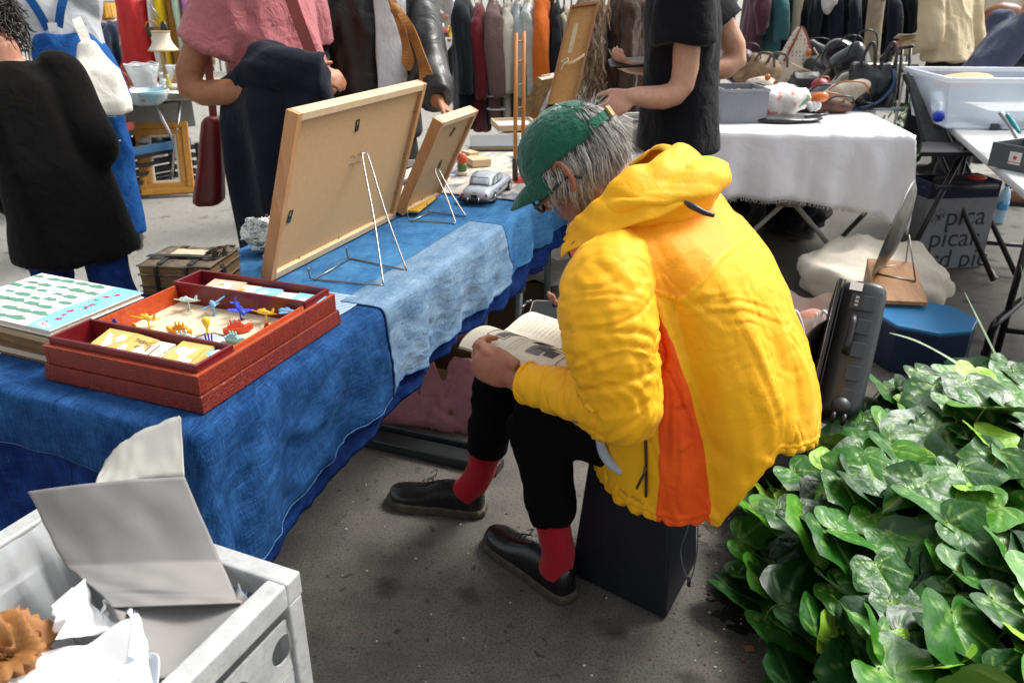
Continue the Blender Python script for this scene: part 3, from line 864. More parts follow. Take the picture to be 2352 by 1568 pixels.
P=[[jk(360*i/NU+shear(360*i/NU)*j/NVV,j/NVV) for j in range(NVV+1)] for i in range(NU)]
b=MB().grid(P,0,True)
k=0
for i in range(NU):
 th=360*i/NU;th=th-360 if th > 180 else th
 for j in range(NVV):
  v=j/NVV
  lo,hi=-26.5,.5
  if lo < th < hi and v < .86: b.m[k]=1
  k+=1
jm=b.mesh('jacket')
vth=np.repeat(np.array([360*i/NU for i in range(NU)]),NVV+1);vth=np.where(vth > 180,vth-360,vth);vv_=np.tile(np.arange(NVV+1)/NVV,NU)
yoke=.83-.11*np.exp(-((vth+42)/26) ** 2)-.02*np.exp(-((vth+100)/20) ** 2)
def jfn(co,no):
 d=(facet(co,8,301,(1,1,.4),.9)*.0035+facet(co,22,302,(1.1,1.1,.5),1.0)*.0014+facet(co,60,303,(1,1,.7),1.0)*.0006)*np.clip((1.0-co[:,2])/.12,.2,1)
 for row in (yoke,yoke*0+.052): d=d-.0030*np.exp(-((vv_-row)/.006) ** 2)
 for th0 in (-26.5,.5,-105): d=d-.0026*np.exp(-((vth-th0)/1.1) ** 2)*(vv_ < yoke)
 return d
displace(jm,jfn)
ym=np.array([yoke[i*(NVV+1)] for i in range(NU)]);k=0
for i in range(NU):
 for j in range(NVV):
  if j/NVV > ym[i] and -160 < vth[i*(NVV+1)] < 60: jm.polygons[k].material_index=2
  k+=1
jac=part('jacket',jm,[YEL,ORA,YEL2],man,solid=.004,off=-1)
# stitched seams, following the finished surface
jv=lambda i,j: jm.vertices[(i % NU)*(NVV+1)+min(NVV,j)].co+jac.parent.location
b=MB();iy=lambda th: int(round((th % 360)/360*NU))
b.tube([jv(i,int(ym[i % NU]*NVV)+2) for i in range(iy(-150),iy(-8))],.0010,4)
for th in (-28,2,-105): b.tube([jv(iy(th),j) for j in range(6,int(ym[iy(th)]*NVV))],.0010,4)
b.tube([jv(i,10) for i in range(NU+1)],.0009,4)
part('seam',b,mat('seam_yellow',(.50,.22,.004),.6),jac)
# flap pocket on the near front and its dark zip
b=MB();Pp=[]
for i in range(26):
 th=lerp(8,50,i/25);Pp.append([jk(th,lerp(.07,.30,j/15))+(ML*math.cos(R(th))+MF*math.sin(R(th)))*(.005+.006*math.sin(math.pi*i/25)*math.sin(math.pi*j/15)) for j in range(16)])
b.grid(Pp);part('pocket',b,YEL,jac,solid=.003)
b=MB();b.tube([jk(7.0,.10+.012*j)+ML*.010 for j in range(22)],.0032,6);q=jk(7,.20)+ML*.014
b.tube(spline([q,q+ML*.008+V((0,0,-.012)),q+ML*.006+V((-.008,0,-.034)),q+ML*.004+V((-.014,0,-.05))],4),.0032,6)
part('zip',b,mat('dark_zip',(.035,.022,.012),.5),jac)
# sleeves, own panels with crumpled elbows
def sleeve(S,E,W,rad,seed,name='sleeve',inner=None,flatten=1.0):
 pts=spline([lerp(S,V((.29,1.69,S.z+.055)),.62),lerp(S,V((.29,1.69,S.z+.06)),.28),S+V((0,0,-.03)),lerp(S,E,.5)+(ML*.012),E,lerp(E,W,.35),lerp(E,W,.72),W],16)
 n=len(pts);b=MB()
 b.tube(spline(pts,2),rad,96)
 me=b.mesh(name);A,B,C=np.array(S),np.array(E),np.array(W)
 bis=((V(S)-V(E)).normalized()+(V(W)-V(E)).normalized()).normalized();hinge=(V(S)-V(E)).cross(V(W)-V(E)).normalized()
 def fn(co,no):
  d1,t1=seg_dist(co,A,B);d2,t2=seg_dist(co,B,C)
  up=d1 < d2
  L1,L2=np.linalg.norm(B-A),np.linalg.norm(C-B)
  u=np.where(up,-(1-t1)*L1,t2*L2)              # signed arc length from the elbow
  rel=co-B;side=rel @ np.array(hinge);inn=rel @ np.array(bis)
  ang=np.arctan2(side,inn)
  k=np.exp(-(u/.12) ** 2);ke=np.exp(-(np.abs(u)-.05) ** 2/.004)
  ph=u*78+2.0*np.cos(ang*1.0)*np.sign(u)+waves(co,16,seed)*1.9
  rg=lambda x,p=1.6: (1-np.abs(np.sin(x))) ** p
  wob=waves(co,13,seed+7)*.9
  Q=np.stack([ang*.055,u,np.zeros_like(u)],1)          # unrolled sleeve
  R1=np.stack([Q[:,0]*.8+Q[:,1]*.45,(Q[:,1]*.8-Q[:,0]*.6)*.45,Q[:,2]],1)
  d=-rg(ph*.62,4.0)*.008*k*(.25+.75*np.cos(ang/2) ** 2)
  d=d+facet(co,17,seed+1,(1,1,.55),1.1)*.0036*(.35+k)+facet(R1,50,seed+4,(1,1,1),1.2)*.0018+facet(co,44,seed+2,(1,1,.8),1.0)*.0016
  d=d-rg(1.2*ang+u*24+wob,9)*.0055-rg(1.7*ang-u*37+wob*1.4+2,8)*.005
  rc=random.Random(seed*7)
  for _ in range(54):
   a0_,u0_=rc.uniform(-3.1,3.1),rc.choice([rc.gauss(0,.07),rc.uniform(-L1,L2)]);dr=rc.choice([1,-1])*rc.uniform(.4,1.1);ln=rc.uniform(.05,.13);w_=rc.uniform(.0036,.0065);dp=rc.uniform(.0025,.0055)
   x=((ang-a0_+math.pi) % (2*math.pi)-math.pi)*.085;y=u-u0_;cx,sx_=math.cos(dr),math.sin(dr);al=x*cx+y*sx_;ac=(y*cx-x*sx_)/w_
   d=d+dp*ac*np.exp(-ac*ac)*1.6*np.clip(1-np.abs(al)/ln,0,1)
  cuff=np.clip((u-L2*.82)/(L2*.18),0,1)
  d=d*(1-.7*cuff)+.004*cuff
  return d
 displace(me,fn)
 s=part(name,me,YEL,man,solid=.003,off=-1)
 b=MB();e=pts[-1];dd=(pts[-1]-pts[-4]).normalized();u=dd.orthogonal().normalized();w=dd.cross(u)
 b.tube([e+(u*math.cos(q)+w*math.sin(q))*(rad[-1]+.0035) for q in (2*math.pi*i/36 for i in range(36))],.0050,8,0,False,True)
 part('cuff',b,YEL,s)
 return s
sleeve(SL,EL,WL+V((.012,-.004,0)),[.03,.062,.086,.096,.095,.085,.071,.062,.054,.047,.040],3)
sleeve(SR+V((.0,.0,0)),ER,WR,[.035,.078,.104,.105,.10,.088,.074,.062,.05,.045,.040],9)
# hood thrown back round the neck
hp=[V((.120,1.625,.955)),V((.165,1.585,1.000)),V((.245,1.565,1.035)),V((.345,1.60,1.058)),V((.40,1.69,1.062)),V((.385,1.79,1.045)),V((.31,1.85,1.02)),V((.22,1.86,.985)),V((.15,1.83,.95))]
b=MB();b.tube(spline(hp,12),[.024,.040,.054,.066,.070,.064,.052,.040,.026],44,asp=.80)
def hfn(co,no):
 c=np.array((.29,1.70,1.03));rel=co-c
 ph=np.arctan2(rel[:,1],rel[:,0])
 return .006*waves(co,12,71,6)+.008*facet(co,12,72,(.6,.6,1.8))+.003*facet(co,30,73,(.6,.6,1.6))
me=displace(b.mesh('hood'),hfn)
hood=part('hood',me,YEL,man)
# hood rim flap against the hair, and its inside
b=MB();rim=spline([V((.125,1.600,.975)),V((.175,1.575,1.045)),V((.245,1.60,1.102)),V((.315,1.66,1.122)),V((.325,1.75,1.115)),V((.27,1.82,1.07)),V((.19,1.83,1.01))],8)
base=spline([V((.10,1.57,.93)),V((.165,1.515,.985)),V((.265,1.50,1.03)),V((.385,1.555,1.065)),V((.44,1.69,1.065)),V((.40,1.83,1.05)),V((.27,1.90,.99))],8)
Pg=[]
for p,q in zip(rim,base):
 row=[]
 for j in range(22):
  u=j/21;c=lerp(p,q,u);out=(q-p).normalized()
  row.append(c+V((0,0,.030*math.sin(math.pi*u ** .75)))+V((0,0,.007*noise.noise(c*16)))+out*.010*noise.noise(c*12+V((4,0,0))))
 Pg.append(row)
b.grid(Pg);me=displace(b.mesh('hood_brim'),lambda co,no: .006*facet(co,14,80,(.6,.6,1.6))+.0025*facet(co,36,83,(.7,.7,1.4)))
part('hood_brim',me,YEL,hood,solid=.005,sub=1)
q=aty(1574,464,1.50)
b=MB();b.tube(spline([q,q+V((.012,-.022,-.004)),q+V((.03,-.030,-.012)),q+V((.05,-.032,-.018))],5),[.004,.007,.006,.0055,.004],10);part('toggle',b,BLACKP,hood)
# standing collar of orange lining in front of the throat, with its cord
b=MB();cp=spline([V((.215,1.565,.965)),V((.165,1.60,.94)),V((.138,1.665,.915)),V((.135,1.75,.90)),V((.16,1.83,.92))],8)
b.ribbon(cp,lambda u: .070-.02*abs(u-.5),.006,lambda u: V((-.35+.1*u,-.3+.75*u,-.05)))
part('collar',b,[ORA],man,sub=1)
b=MB();q=V((.150,1.575,.960))
b.tube(spline([q,q+V((-.020,-.018,.012)),q+V((-.034,-.016,-.012)),q+V((-.02,-.018,-.036))],5),.0022,6);b.tube(spline([q+V((.01,-.01,.004)),q+V((.004,-.026,.018)),q+V((.03,-.032,.0)),q+V((.052,-.034,-.006))],5),.0022,6)
part('drawcord',b,mat('brown_cord',(.05,.025,.012)),man)
# hair
HG=[mat('hair_grey',(.36,.35,.325),.5,.3,60,0),mat('hair_white',(.70,.69,.66),.45,.2,60,0),mat('hair_dark',(.035,.030,.026),.55,.3,60,0)]
b=MB();Pg=[]
for i in range(41):
 az=R(lerp(38,322,i/40));row=[]
 for j in range(14):
  el=R(lerp(58,-58,j/13));x,y,z=math.cos(el)*math.cos(az),math.cos(el)*math.sin(az),math.sin(el)
  row.append(HEADM @ V((-.012+.106*x,.082*y,.028+.092*z)))
 Pg.append(row)
b.grid(Pg);hair=part('hair',b,HG[2],man,solid=.004)
hr=random.Random(4)
b=MB()
def lock(root,nn,fl,L,drop,curl,nst,r,spread):
 pts=[];p=root;v=(nn+fl).normalized();sd_=v.cross(V((hr.gauss(0,1),hr.gauss(0,1),hr.gauss(0,1)))).normalized();p0_=hr.uniform(0,6.28)
 for s in range(9):
  pts.append(p+sd_*(.0045*math.sin(p0_+s*.95)-.0045*math.sin(p0_))*min(1,s/3));v=(v+V((0,0,-1))*drop/8+curl*math.sin(s*1.15)*.3+fl*.10).normalized();p=p+v*L/8
 for k in range(nst):
  o=V((hr.gauss(0,1),hr.gauss(0,1),hr.gauss(0,1)))*spread*1.25
  f=hr.uniform(.75,1.08);q=[pts[i]+o*(1-.72*(i/8) ** 1.5) for i in range(max(5,int(9*min(f,1))))]
  b.tube(q,[r,r*1.15,r,r*.8,r*.25],3,hr.choices([0,1,2],[.42,.44,.14])[0])
H3=HEADM.to_3x3()
for i in range(620):
 az=hr.uniform(42,255);el=hr.uniform(-46,3)
 arch=150 < az < 212 and hr.random() < .6
 if arch: el=hr.uniform(5,46)
 a,e=R(az),R(el);x,y,z=math.cos(e)*math.cos(a),math.cos(e)*math.sin(a),math.sin(e)
 if az < 66 and el <-16: continue
 if 66 <= az < 92 and el <-4 and hr.random() < .85: continue
 lp=V((-.012+.104*x,.081*y,.030+.092*z));nn=H3 @ V((x/.104,y/.081,z/.092)).normalized()
 back=max(0,-math.cos(a))
 tang=H3 @ V((.16-.10*back,.10*y,-1.0));tang=(tang-nn*tang.dot(nn)).normalized()
 cl=V((hr.gauss(0,1),hr.gauss(0,1),hr.gauss(0,1)))*.13
 L=hr.uniform(.065,.115)*(.7 if az < 75 else 1)*(1.0 if not arch else 1.15)
 lock(HEADM @ lp,nn*(.16 if not arch else .04),tang,L,hr.uniform(.9,1.7),cl+nn*hr.uniform(-.06,.06)*back,hr.randint(9,14),.00062,.0030)
for i in range(22):   # flyaways over the cap opening
 a,e=R(hr.uniform(150,215)),R(hr.uniform(20,50));x,y,z=math.cos(e)*math.cos(a),math.cos(e)*math.sin(a),math.sin(e)
 nn=H3 @ V((x,y,z));lock(HEADM @ V((-.012+.104*x,.081*y,.030+.092*z)),nn*1.2,H3 @ V((-.5,hr.gauss(0,.6),.1)),hr.uniform(.03,.065),.5,V((hr.gauss(0,1),hr.gauss(0,1),hr.gauss(0,1)))*.5,1,.0006,.002)
part('hair_locks',b,HG,hair)
# cap: six-panel crown with an arch and strap at the back
capm=fabric('green_cap_twill',(.010,.105,.062),.85,.45,fold=40,fb=.5,sheen=.25,spec=.15,c2=(.004,.050,.034),vs=22)
cap=MB();Pg=[]
def cap_pt(az,w,off=0):
 a=R(az);zl=.028
 arch=max(0,1-(abs(az-180)/34) ** 2) ** .5 if abs(az-180) < 34 else 0
 e0=math.asin(min(.95,(arch*.068)/.102))
 el=lerp(e0,R(90),w)
 x,y,z=math.cos(el)*math.cos(a),math.cos(el)*math.sin(a),math.sin(el)
 k=1+.012*noise.noise(V((x*7,y*7,z*7)))+.008*noise.noise(V((x*19,y*19,z*19)))-.006*max(0,math.cos(a*6)) ** 12*math.cos(el)
 rx=.118 if x > 0 else .112
 return HEADM @ V((-.006+(rx+off)*x*k*math.cos(el) **-.12 if el < 1.5 else -.006,(.090+off)*y*k,zl+(.104+off)*z*k))
for i in range(120): Pg.append([cap_pt(360*i/120,j/22) for j in range(23)])
cap.grid(Pg,0,True)
cp_o=part('cap',cap,capm,man,solid=.003)
b=MB();Pg=[]
for i in range(25):
 u=lerp(-1,1,i/24);row=[]
 for j in range(10):
  w=j/9;az=u*66
  p0=V((-.006+.118*math.cos(R(az)),.090*math.sin(R(az)),.030))
  ext=.070*(1-abs(u) ** 2.4)
  row.append(HEADM @ (p0+V((ext*w,0,-.020*w*w-.030*u*u*w))))
 Pg.append(row)
b.grid(Pg);part('brim',b,capm,cp_o,solid=.004)
b=MB();b.ribbon([HEADM @ V((-.006+.126*math.cos(R(a)),.101*math.sin(R(a)),.044)) for a in range(141,221,4)],.020,.003,lambda u: HEADM.to_3x3() @ V((math.cos(R(143+72*u)),math.sin(R(143+72*u)),.05)))
st=part('strap',b,capm,cp_o)
b=MB();b.box((0,0,0),(.008,.022,.026),frame_m(HEADM @ V((-.1345,.010,.045)),HEADM.to_3x3() @ V((-1,0,0)),Uh));part('buckle',b,metal('brass_buckle',(.35,.27,.12),.35),st,bevel=.002)
b=MB();b.ell((0,0,0),(.006,.006,.003),frame_m(HEADM @ V((-.006,0,.133)),Fh,Uh));part('button',b,capm,cp_o)
b=MB()
for az in (30,90,150,210,270,330): b.tube([cap_pt(az,j/20,.0016) for j in range(1,20)],.0009,5)
for az in (60,120): b.tube([cap_pt(az+3*math.cos(q),.55+.03*math.sin(q),.001) for q in (i*math.pi/5 for i in range(10))],.0009,5,0,False,True)
b.tube([cap_pt(180+a,.0,.002) for a in range(-36,37,3)],.0016,5)
part('stitching',b,fabric('green_thread',(.012,.085,.055),.9),cp_o)
# lettering across the back of the crown, bent onto it
tm=text_mesh('Masters',.019,Matrix(),.0002)
for v in tm.vertices:
 az=150+v.co.x*640;w=.63+v.co.y*5.0
 v.co=cap_pt(az,max(0,min(.98,w)),.0022+v.co.z)
part('lettering',tm,mat('white_thread',(.7,.74,.7),.8),cp_o)
# glasses
gl=MB()
rim_pts=[]
for q in (1,-1):
 c=V((.110,.034*q,-.016));ring=[HEADM @ (c+V((-.006*abs(math.cos(a))*(1 if math.cos(a)*q > 0 else 0),.0255*math.cos(a),.021*math.sin(a)))) for a in (i*math.pi/10 for i in range(20))]
 gl.tube(ring,.0032,8,0,False,True)
 gl.tube([HEADM @ V(p) for p in ((.106,.060*q,-.020),(.088,.074*q,-.020),(.03,.083*q,-.012),(-.012,.087*q,-.010),(-.03,.086*q,-.030))],[.0042,.004,.003,.003,.003],8)
gl.tube([HEADM @ V(p) for p in ((.107,.010,.004),(.111,0,.007),(.107,-.010,.004))],.003,8)
g=part('glasses',gl,mat('black_acetate',(.008,.008,.009),.25),man)
b=MB()
for q in (1,-1): b.lathe([(.0,.0),(.024,.0),(.024,.0012),(.0,.0012)],20,frame_m(HEADM @ V((.1095,.034*q,-.016)),Lh,Fh))
part('lens',b,glass('spectacle_lens',(.8,.9,.95),.02,.22),g)
# grey shirt hem showing under the jacket
b=MB();b.tube(spline([aty(1375,1000,1.52),aty(1385,1035,1.50),aty(1402,1062,1.48),aty(1430,1085,1.46)],5),[.008,.012,.012,.008],10)
part('shirt_tail',b,fabric('pale_blue_shirt',(.40,.45,.52),.9),man)
# ---------------------------------------------------------------- stool
t=thing('stool','dark navy tapered box stool under the seated man','stool',(.33,1.72,0))
def stl(z0,z1,k0,k1,M0=(.333,1.720)):
 cs=[V((.383,1.524)),V((.507,1.746)),V((.283,1.918)),V((.157,1.694))];c=V(M0)
 f=lambda k,z: [V((*(c+(p-c)*k),z)) for p in cs]
 return MB().hexa(f(k0,z0),f(k1,z1))
nv=mat('navy_leatherette',(.003,.0042,.009),.55,.3,14,.25,140,.002)
part('body',stl(.004,.40,1.0,.78),nv,t,bevel=.006)
part('lid',stl(.402,.435,.80,.79),nv,t,bevel=.008)
b=MB();q=V((.425,1.535,.36))
b.tube(spline([q,q+V((-.012,-.004,-.09)),q+V((-.020,.0,-.16)),q+V((.0,-.03,-.215)),q+V((.016,-.01,-.15)),q+V((.012,0,-.06))],6),.0016,6)
lp=part('pull_loop',b,mat('grey_cord',(.10,.10,.11)),t)
b=MB();b.tube([q+V((-.001,-.029,-.208)),q+V((.0,-.030,-.232))],.0045,8);part('bead',b,BLACKP,lp)
# ---------------------------------------------------------------- book and telephone in his hands
Bo,Bg=V((-.118,1.625,.712)),V((-.020,1.785,.676));Bd=V((.123,1.495,.690))-V((-.118,1.625,.712));Bd.normalize();Bx=(Bg-Bo)
bw=Bx.length;Bx=Bx.normalized();Bn=Bd.cross(Bx).normalized()
if Bn.z < 0: Bn=-Bn
def bk_pt(u,w,lift=0):     # u across (0 near page edge, 1 gutter, 2 far edge), w from the top edge to the reader (0..1)
 a=u if u <= 1 else 2-u
 h=.016*math.sin(math.pi*a ** .55)*(1-.55*a)+.010*math.sin(math.pi*min(a*1.1,1))+.010*(1-w)*math.sin(math.pi*a)
 return Bo+Bx*(bw*u)+Bd*(.262*w)+Bn*(h+lift-.004*abs(u-1))
bk_t=thing('book','open yellowed picture book held in the seated man\'s hands','book',Bo+Bx*bw+Bd*.13)
b=MB();top=[[bk_pt(2*i/40,j/10) for j in range(11)] for i in range(41)];bot=[[Bo+Bx*(bw*2*i/40)+Bd*(.262*j/10)-Bn*(.009+.012*(1-abs(i/20-1))) for j in range(11)] for i in range(41)]
b.grid(top,0);b.grid([r[::-1] for r in bot],1)
for k in (0,10): b.grid([[t_[k],b_[k]] for t_,b_ in zip(top,bot)],1)
for i in (0,40): b.grid([[x,y] for x,y in zip(top[i],bot[i])],1)
part('pages',b,[mat('yellowed_page',(.74,.69,.55),.85,.12,26,.1),PAGES],bk_t)
b=MB();b.grid([[p-Bn*.0025+(p-(Bo+Bx*bw+Bd*.131)).normalized()*.004 for p in r] for r in bot]);part('cover',b,mat('dark_board_cover',(.03,.025,.02),.7),bk_t,solid=.002)
INK=[mat('grey_print',(.23,.23,.22),.9,.4,90,0),mat('dark_print',(.10,.10,.10),.9,.4,90,0),mat('line_print',(.06,.06,.06),.9,0,10,0)]
b=MB()
def patch(u0,u1,w0,w1,m,n=6): b.grid([[bk_pt(lerp(u0,u1,i/n),lerp(w0,w1,j/4),.0009) for j in range(5)] for i in range(n+1)],m)
def rule(u0,w0,u1,w1,m=2,r=.0006): b.tube([bk_pt(lerp(u0,u1,i/8),lerp(w0,w1,i/8),.001) for i in range(9)],r,4,m)
rr=random.Random(5)
patch(.30,.80,.20,.29,0,8)
for i in range(7): patch(.34+.065*i,.34+.065*i+.035,.215,.275,1,2)
for e in ((.26,.14,.84,.14),(.26,.31,.84,.31),(.26,.14,.26,.31),(.84,.14,.84,.31)): rule(*e)
patch(.16,.42,.55,.68,0);patch(.20,.40,.70,.80,1);patch(.44,.62,.56,.66,0);patch(.30,.50,.60,.72,1)
for i in range(9): rule(.46+.03*i,.50,.52+.035*i,.60)
for o in ((.10,.86),(.46,.70)):
 for e in ((0,0,.30,0),(0,.12,.30,.12),(0,0,0,.12),(.30,0,.30,.12)): rule(o[0]+e[0],o[1]+e[1],o[0]+e[2],o[1]+e[3])
 rule(o[0]+.2,o[1]+.02,o[0]+.24,o[1]+.07,2,.0012)
part('printed_pictures',b,INK,bk_t)
b=MB()
for pg in (0,1):
 for k in range(16):
  w=.36+.035*k if pg == 0 else .12+.045*k
  if pg == 0 and not (.36 < w < .50): continue
  u=.12+pg*.98
  while u < (.88 if pg == 0 else 1.86):
   l=rr.uniform(.02,.06);rule(u,w,min(u+l,1.9),w,0,.00045);u+=l+.018
part('printed_text',b,[mat('pale_print',(.42,.40,.35),.9,0,10,0)],bk_t)
ph=thing('phone','smartphone with dark screen in the seated man\'s far hand','phone',(.13,1.925,.685))
PM=frame_m(V((.120,1.905,.672)),(.96,-.26,.05),(-.12,-.36,.93))
def rrect(w,h,r,n=5):
 o=[]
 for cx,cy,a0 in ((w/2-r,h/2-r,0),(-w/2+r,h/2-r,90),(-w/2+r,-h/2+r,180),(w/2-r,-h/2+r,270)):
  o+=[(cx+r*math.cos(R(a0+90*i/n)),cy+r*math.sin(R(a0+90*i/n))) for i in range(n+1)]
 return o
b=MB();b.prism(rrect(.150,.074,.012),.0085,PM);part('case',b,metal('pale_gold_metal',(.72,.60,.50),.3),ph,bevel=.0015)
b=MB();b.prism(rrect(.143,.067,.009),.0005,PM @ T(0,0,.0086));part('screen',b,mat('dark_glass',(.006,.007,.008),.06,0,5,0),ph)
# ================================================================ things on the blue table
ZC=ZT+.010      # top of the cloth
RED_IN=mat('dark_red_lacquer',(.15,.006,.010),.35,.3,20,.08)
RED_WOOD=wood('orange_red_wood',(.52,.085,.015),(.34,.035,.008),0,1.2,.4)
CROC=m_croc('red_crocodile_leather',(.205,.016,.008),(.27,.045,.016))
CROC2=m_croc('brown_crocodile_leather',(.165,.012,.006),(.24,.040,.016))
CREAM=mat('cream_card_board',(.70,.56,.38),.85,.18,60,.1)
tray=thing('display_case','red crocodile leather display case holding toys and cards','display case',tp(.27,-.18,ZC))
TX=tloc(.045,.0,.010)      # x = along the table, y = away from the man
LX,LY=.45,.378
def ringbox(b,x0,x1,y0,y1,z0,z1,w,M,m=0):
 b.box(((x0+x1)/2,y0+w/2,(z0+z1)/2),(x1-x0,w,z1-z0),M,m);b.box(((x0+x1)/2,y1-w/2,(z0+z1)/2),(x1-x0,w,z1-z0),M,m)
 b.box((x0+w/2,(y0+y1)/2,(z0+z1)/2),(w,y1-y0-2*w,z1-z0),M,m);b.box((x1-w/2,(y0+y1)/2,(z0+z1)/2),(w,y1-y0-2*w,z1-z0),M,m)
b=MB();b.box((LX/2,LY/2,.0175),(LX+.014,LY+.014,.033),TX,0,.985);part('base',b,CROC2,tray,bevel=.002)
b=MB();ringbox(b,.0,LX,.0,LY,.035,.072,.011,TX);part('lid_rim',b,CROC,tray,bevel=.0015)
b=MB();ringbox(b,.0,LX,.0,LY,.0722,.0735,.0105,TX);part('rim_edge',b,mat('worn_red_edge',(.42,.07,.02),.5,.4,60),tray)
b=MB();b.box((LX/2,LY/2,.037),(LX-.024,LY-.024,.004),TX);part('board',b,CREAM,tray)
for x0,x1 in ((.010,.112),(.348,.440)):
 b=MB();ringbox(b,x0,x1,.008,LY-.008,.0395,.089,.007,TX);part('compartment',b,RED_IN,tray,bevel=.001)
for y in (.014,LY-.014):
 b=MB();b.box((.23,y,.060),(.232,.005,.041),TX);part('side_lining',b,RED_WOOD,tray)
def zv(px,py,z): return atz((150+px/3.3127)*.9408,(680+py/3.3127)*.9408,z)
# card packs
YC=mat('mustard_card',(.66,.46,.13),.8,.2,40,.1);BC=mat('sky_blue_card',(.22,.47,.68),.8,.15,40,.1);CC=mat('cream_card',(.72,.64,.48),.8,.15,40,.1);PC=mat('pink_card',(.70,.44,.30),.8,.2,40,.1)
WHT=mat('white_print',(.78,.76,.70),.8,0,9,0);OCH=mat('ochre_print',(.55,.30,.06),.8,.1,9,0);BRN=mat('brown_print',(.16,.09,.05),.8,.1,9,0)
def disc(b,x,y,r,M,m,z=.0004,n=18): b.prism([(x+r*math.cos(i*2*math.pi/n),y+r*math.sin(i*2*math.pi/n)) for i in range(n)],.0003,M,m,z)
def pack(px,py,z,rz,tilt,m,n,w,h,prints,label,words=()):
 p=zv(px,py,z);p+=TD*((.107 if py > 400 else .439)-tst(p)[0])*.999;p.z=ZC+(.066 if py > 400 else .066)+.0012*n;M=Matrix.Translation(p) @ RZ(TROT+(rz-65)*1.6) @ RY(-tilt)
 t=thing('card_pack',label,'card pack',p-V((0,0,.012)),'packs of picture cards in the red case')
 r=random.Random(int(px))
 for k in range(n):
  b=MB();b.box((r.uniform(-.002,.002),r.uniform(-.002,.002),-.0022*k),(w,h,.0016),M @ RZ(r.uniform(-3,3)));part('card',b,m if k == 0 else (PAGES_PALE if k % 2 else m),t)
 b=MB();MM=M @ T(0,0,.0009)
 for s in prints:
  if s[0] == 'o': disc(b,s[1],s[2],s[3],MM,s[4])
  else: b.prism(s[1],.0003,MM,s[2],.0003)
 if b.v: part('print',b,[WHT,OCH,BRN],t)
 for body,sz,x,y,rr_ in words: part('lettering',text_mesh(body,sz,MM @ T(x,y,.0009) @ RZ(rr_),.0001),BRN,t)
ZP=ZC+.086
pack(230,530,ZP,62,14,YC,6,.070,.070,[('p',[(-.025,.0),(-.005,-.012),(.02,.012),(.022,.024),(.0,.012)],0),('o',.014,-.018,.011,0),('p',[(-.03,-.03),(-.018,-.03),(-.018,-.022),(-.03,-.022)],1)],'mustard card pack with white flag shape, at the left end')
pack(445,560,ZP,60,12,YC,6,.068,.070,[('o',-.014,.018,.012,0),('p',[(-.03,-.034),(.03,-.034),(.03,-.028),(-.03,-.028)],1)],'mustard card pack lettered TABAC 40',[('TABAC',.014,.016,-.010,-90),('40',.014,.0,-.012,-90)])
pack(635,625,ZP-.012,64,6,CC,7,.060,.066,[('p',[(-.014,.004),(.012,.010),(.014,.013),(-.01,.009)],2),('p',[(-.02,-.012),(.016,-.006),(.016,-.003),(-.02,-.009)],2)],'cream card pack with thin brown drawing')
pack(905,640,ZP-.004,66,10,YC,7,.082,.074,[('o',.012,.016,.012,0),('p',[(-.02,.0),(.02,-.014),(.026,.0),(.0,.012)],0),('p',[(-.032,-.03),(.03,-.03),(.03,-.026),(-.032,-.026)],1)],'large mustard card pack lying second from the right in front')
pack(1015,700,ZP-.010,67,9,BC,6,.066,.066,[('o',-.01,.02,.013,0),('o',.01,.012,.010,0),('p',[(-.02,-.014),(.01,-.02),(.012,-.002),(-.016,.002)],1),('o',-.02,-.026,.011,0),('o',.024,-.022,.012,0)],'sky blue card pack with white clouds in the front corner')
pack(1270,62,ZP-.006,70,6,PC,7,.062,.088,[('p',[(-.02,-.02),(.02,-.02),(.018,.02),(-.016,.018)],0),('o',.006,.008,.008,1)],'pile of pinkish cards at the back left of the case')
pack(1480,88,ZP-.012,66,4,CC,5,.056,.060,[('o',.0,.006,.008,1)],'cream card pack in the back row beside the pink pile')
pack(1645,118,ZP-.012,66,4,BC,6,.056,.062,[('o',.0,.006,.012,0)],'blue card pack in the middle of the back row')
pack(1840,148,ZP-.014,70,3,CC,4,.052,.056,[],'low cream card pack between two blue packs')
pack(1985,165,ZP-.012,66,4,BC,6,.058,.070,[('o',-.004,.0,.014,0)],'blue card pack with a white cloud at the back right corner')
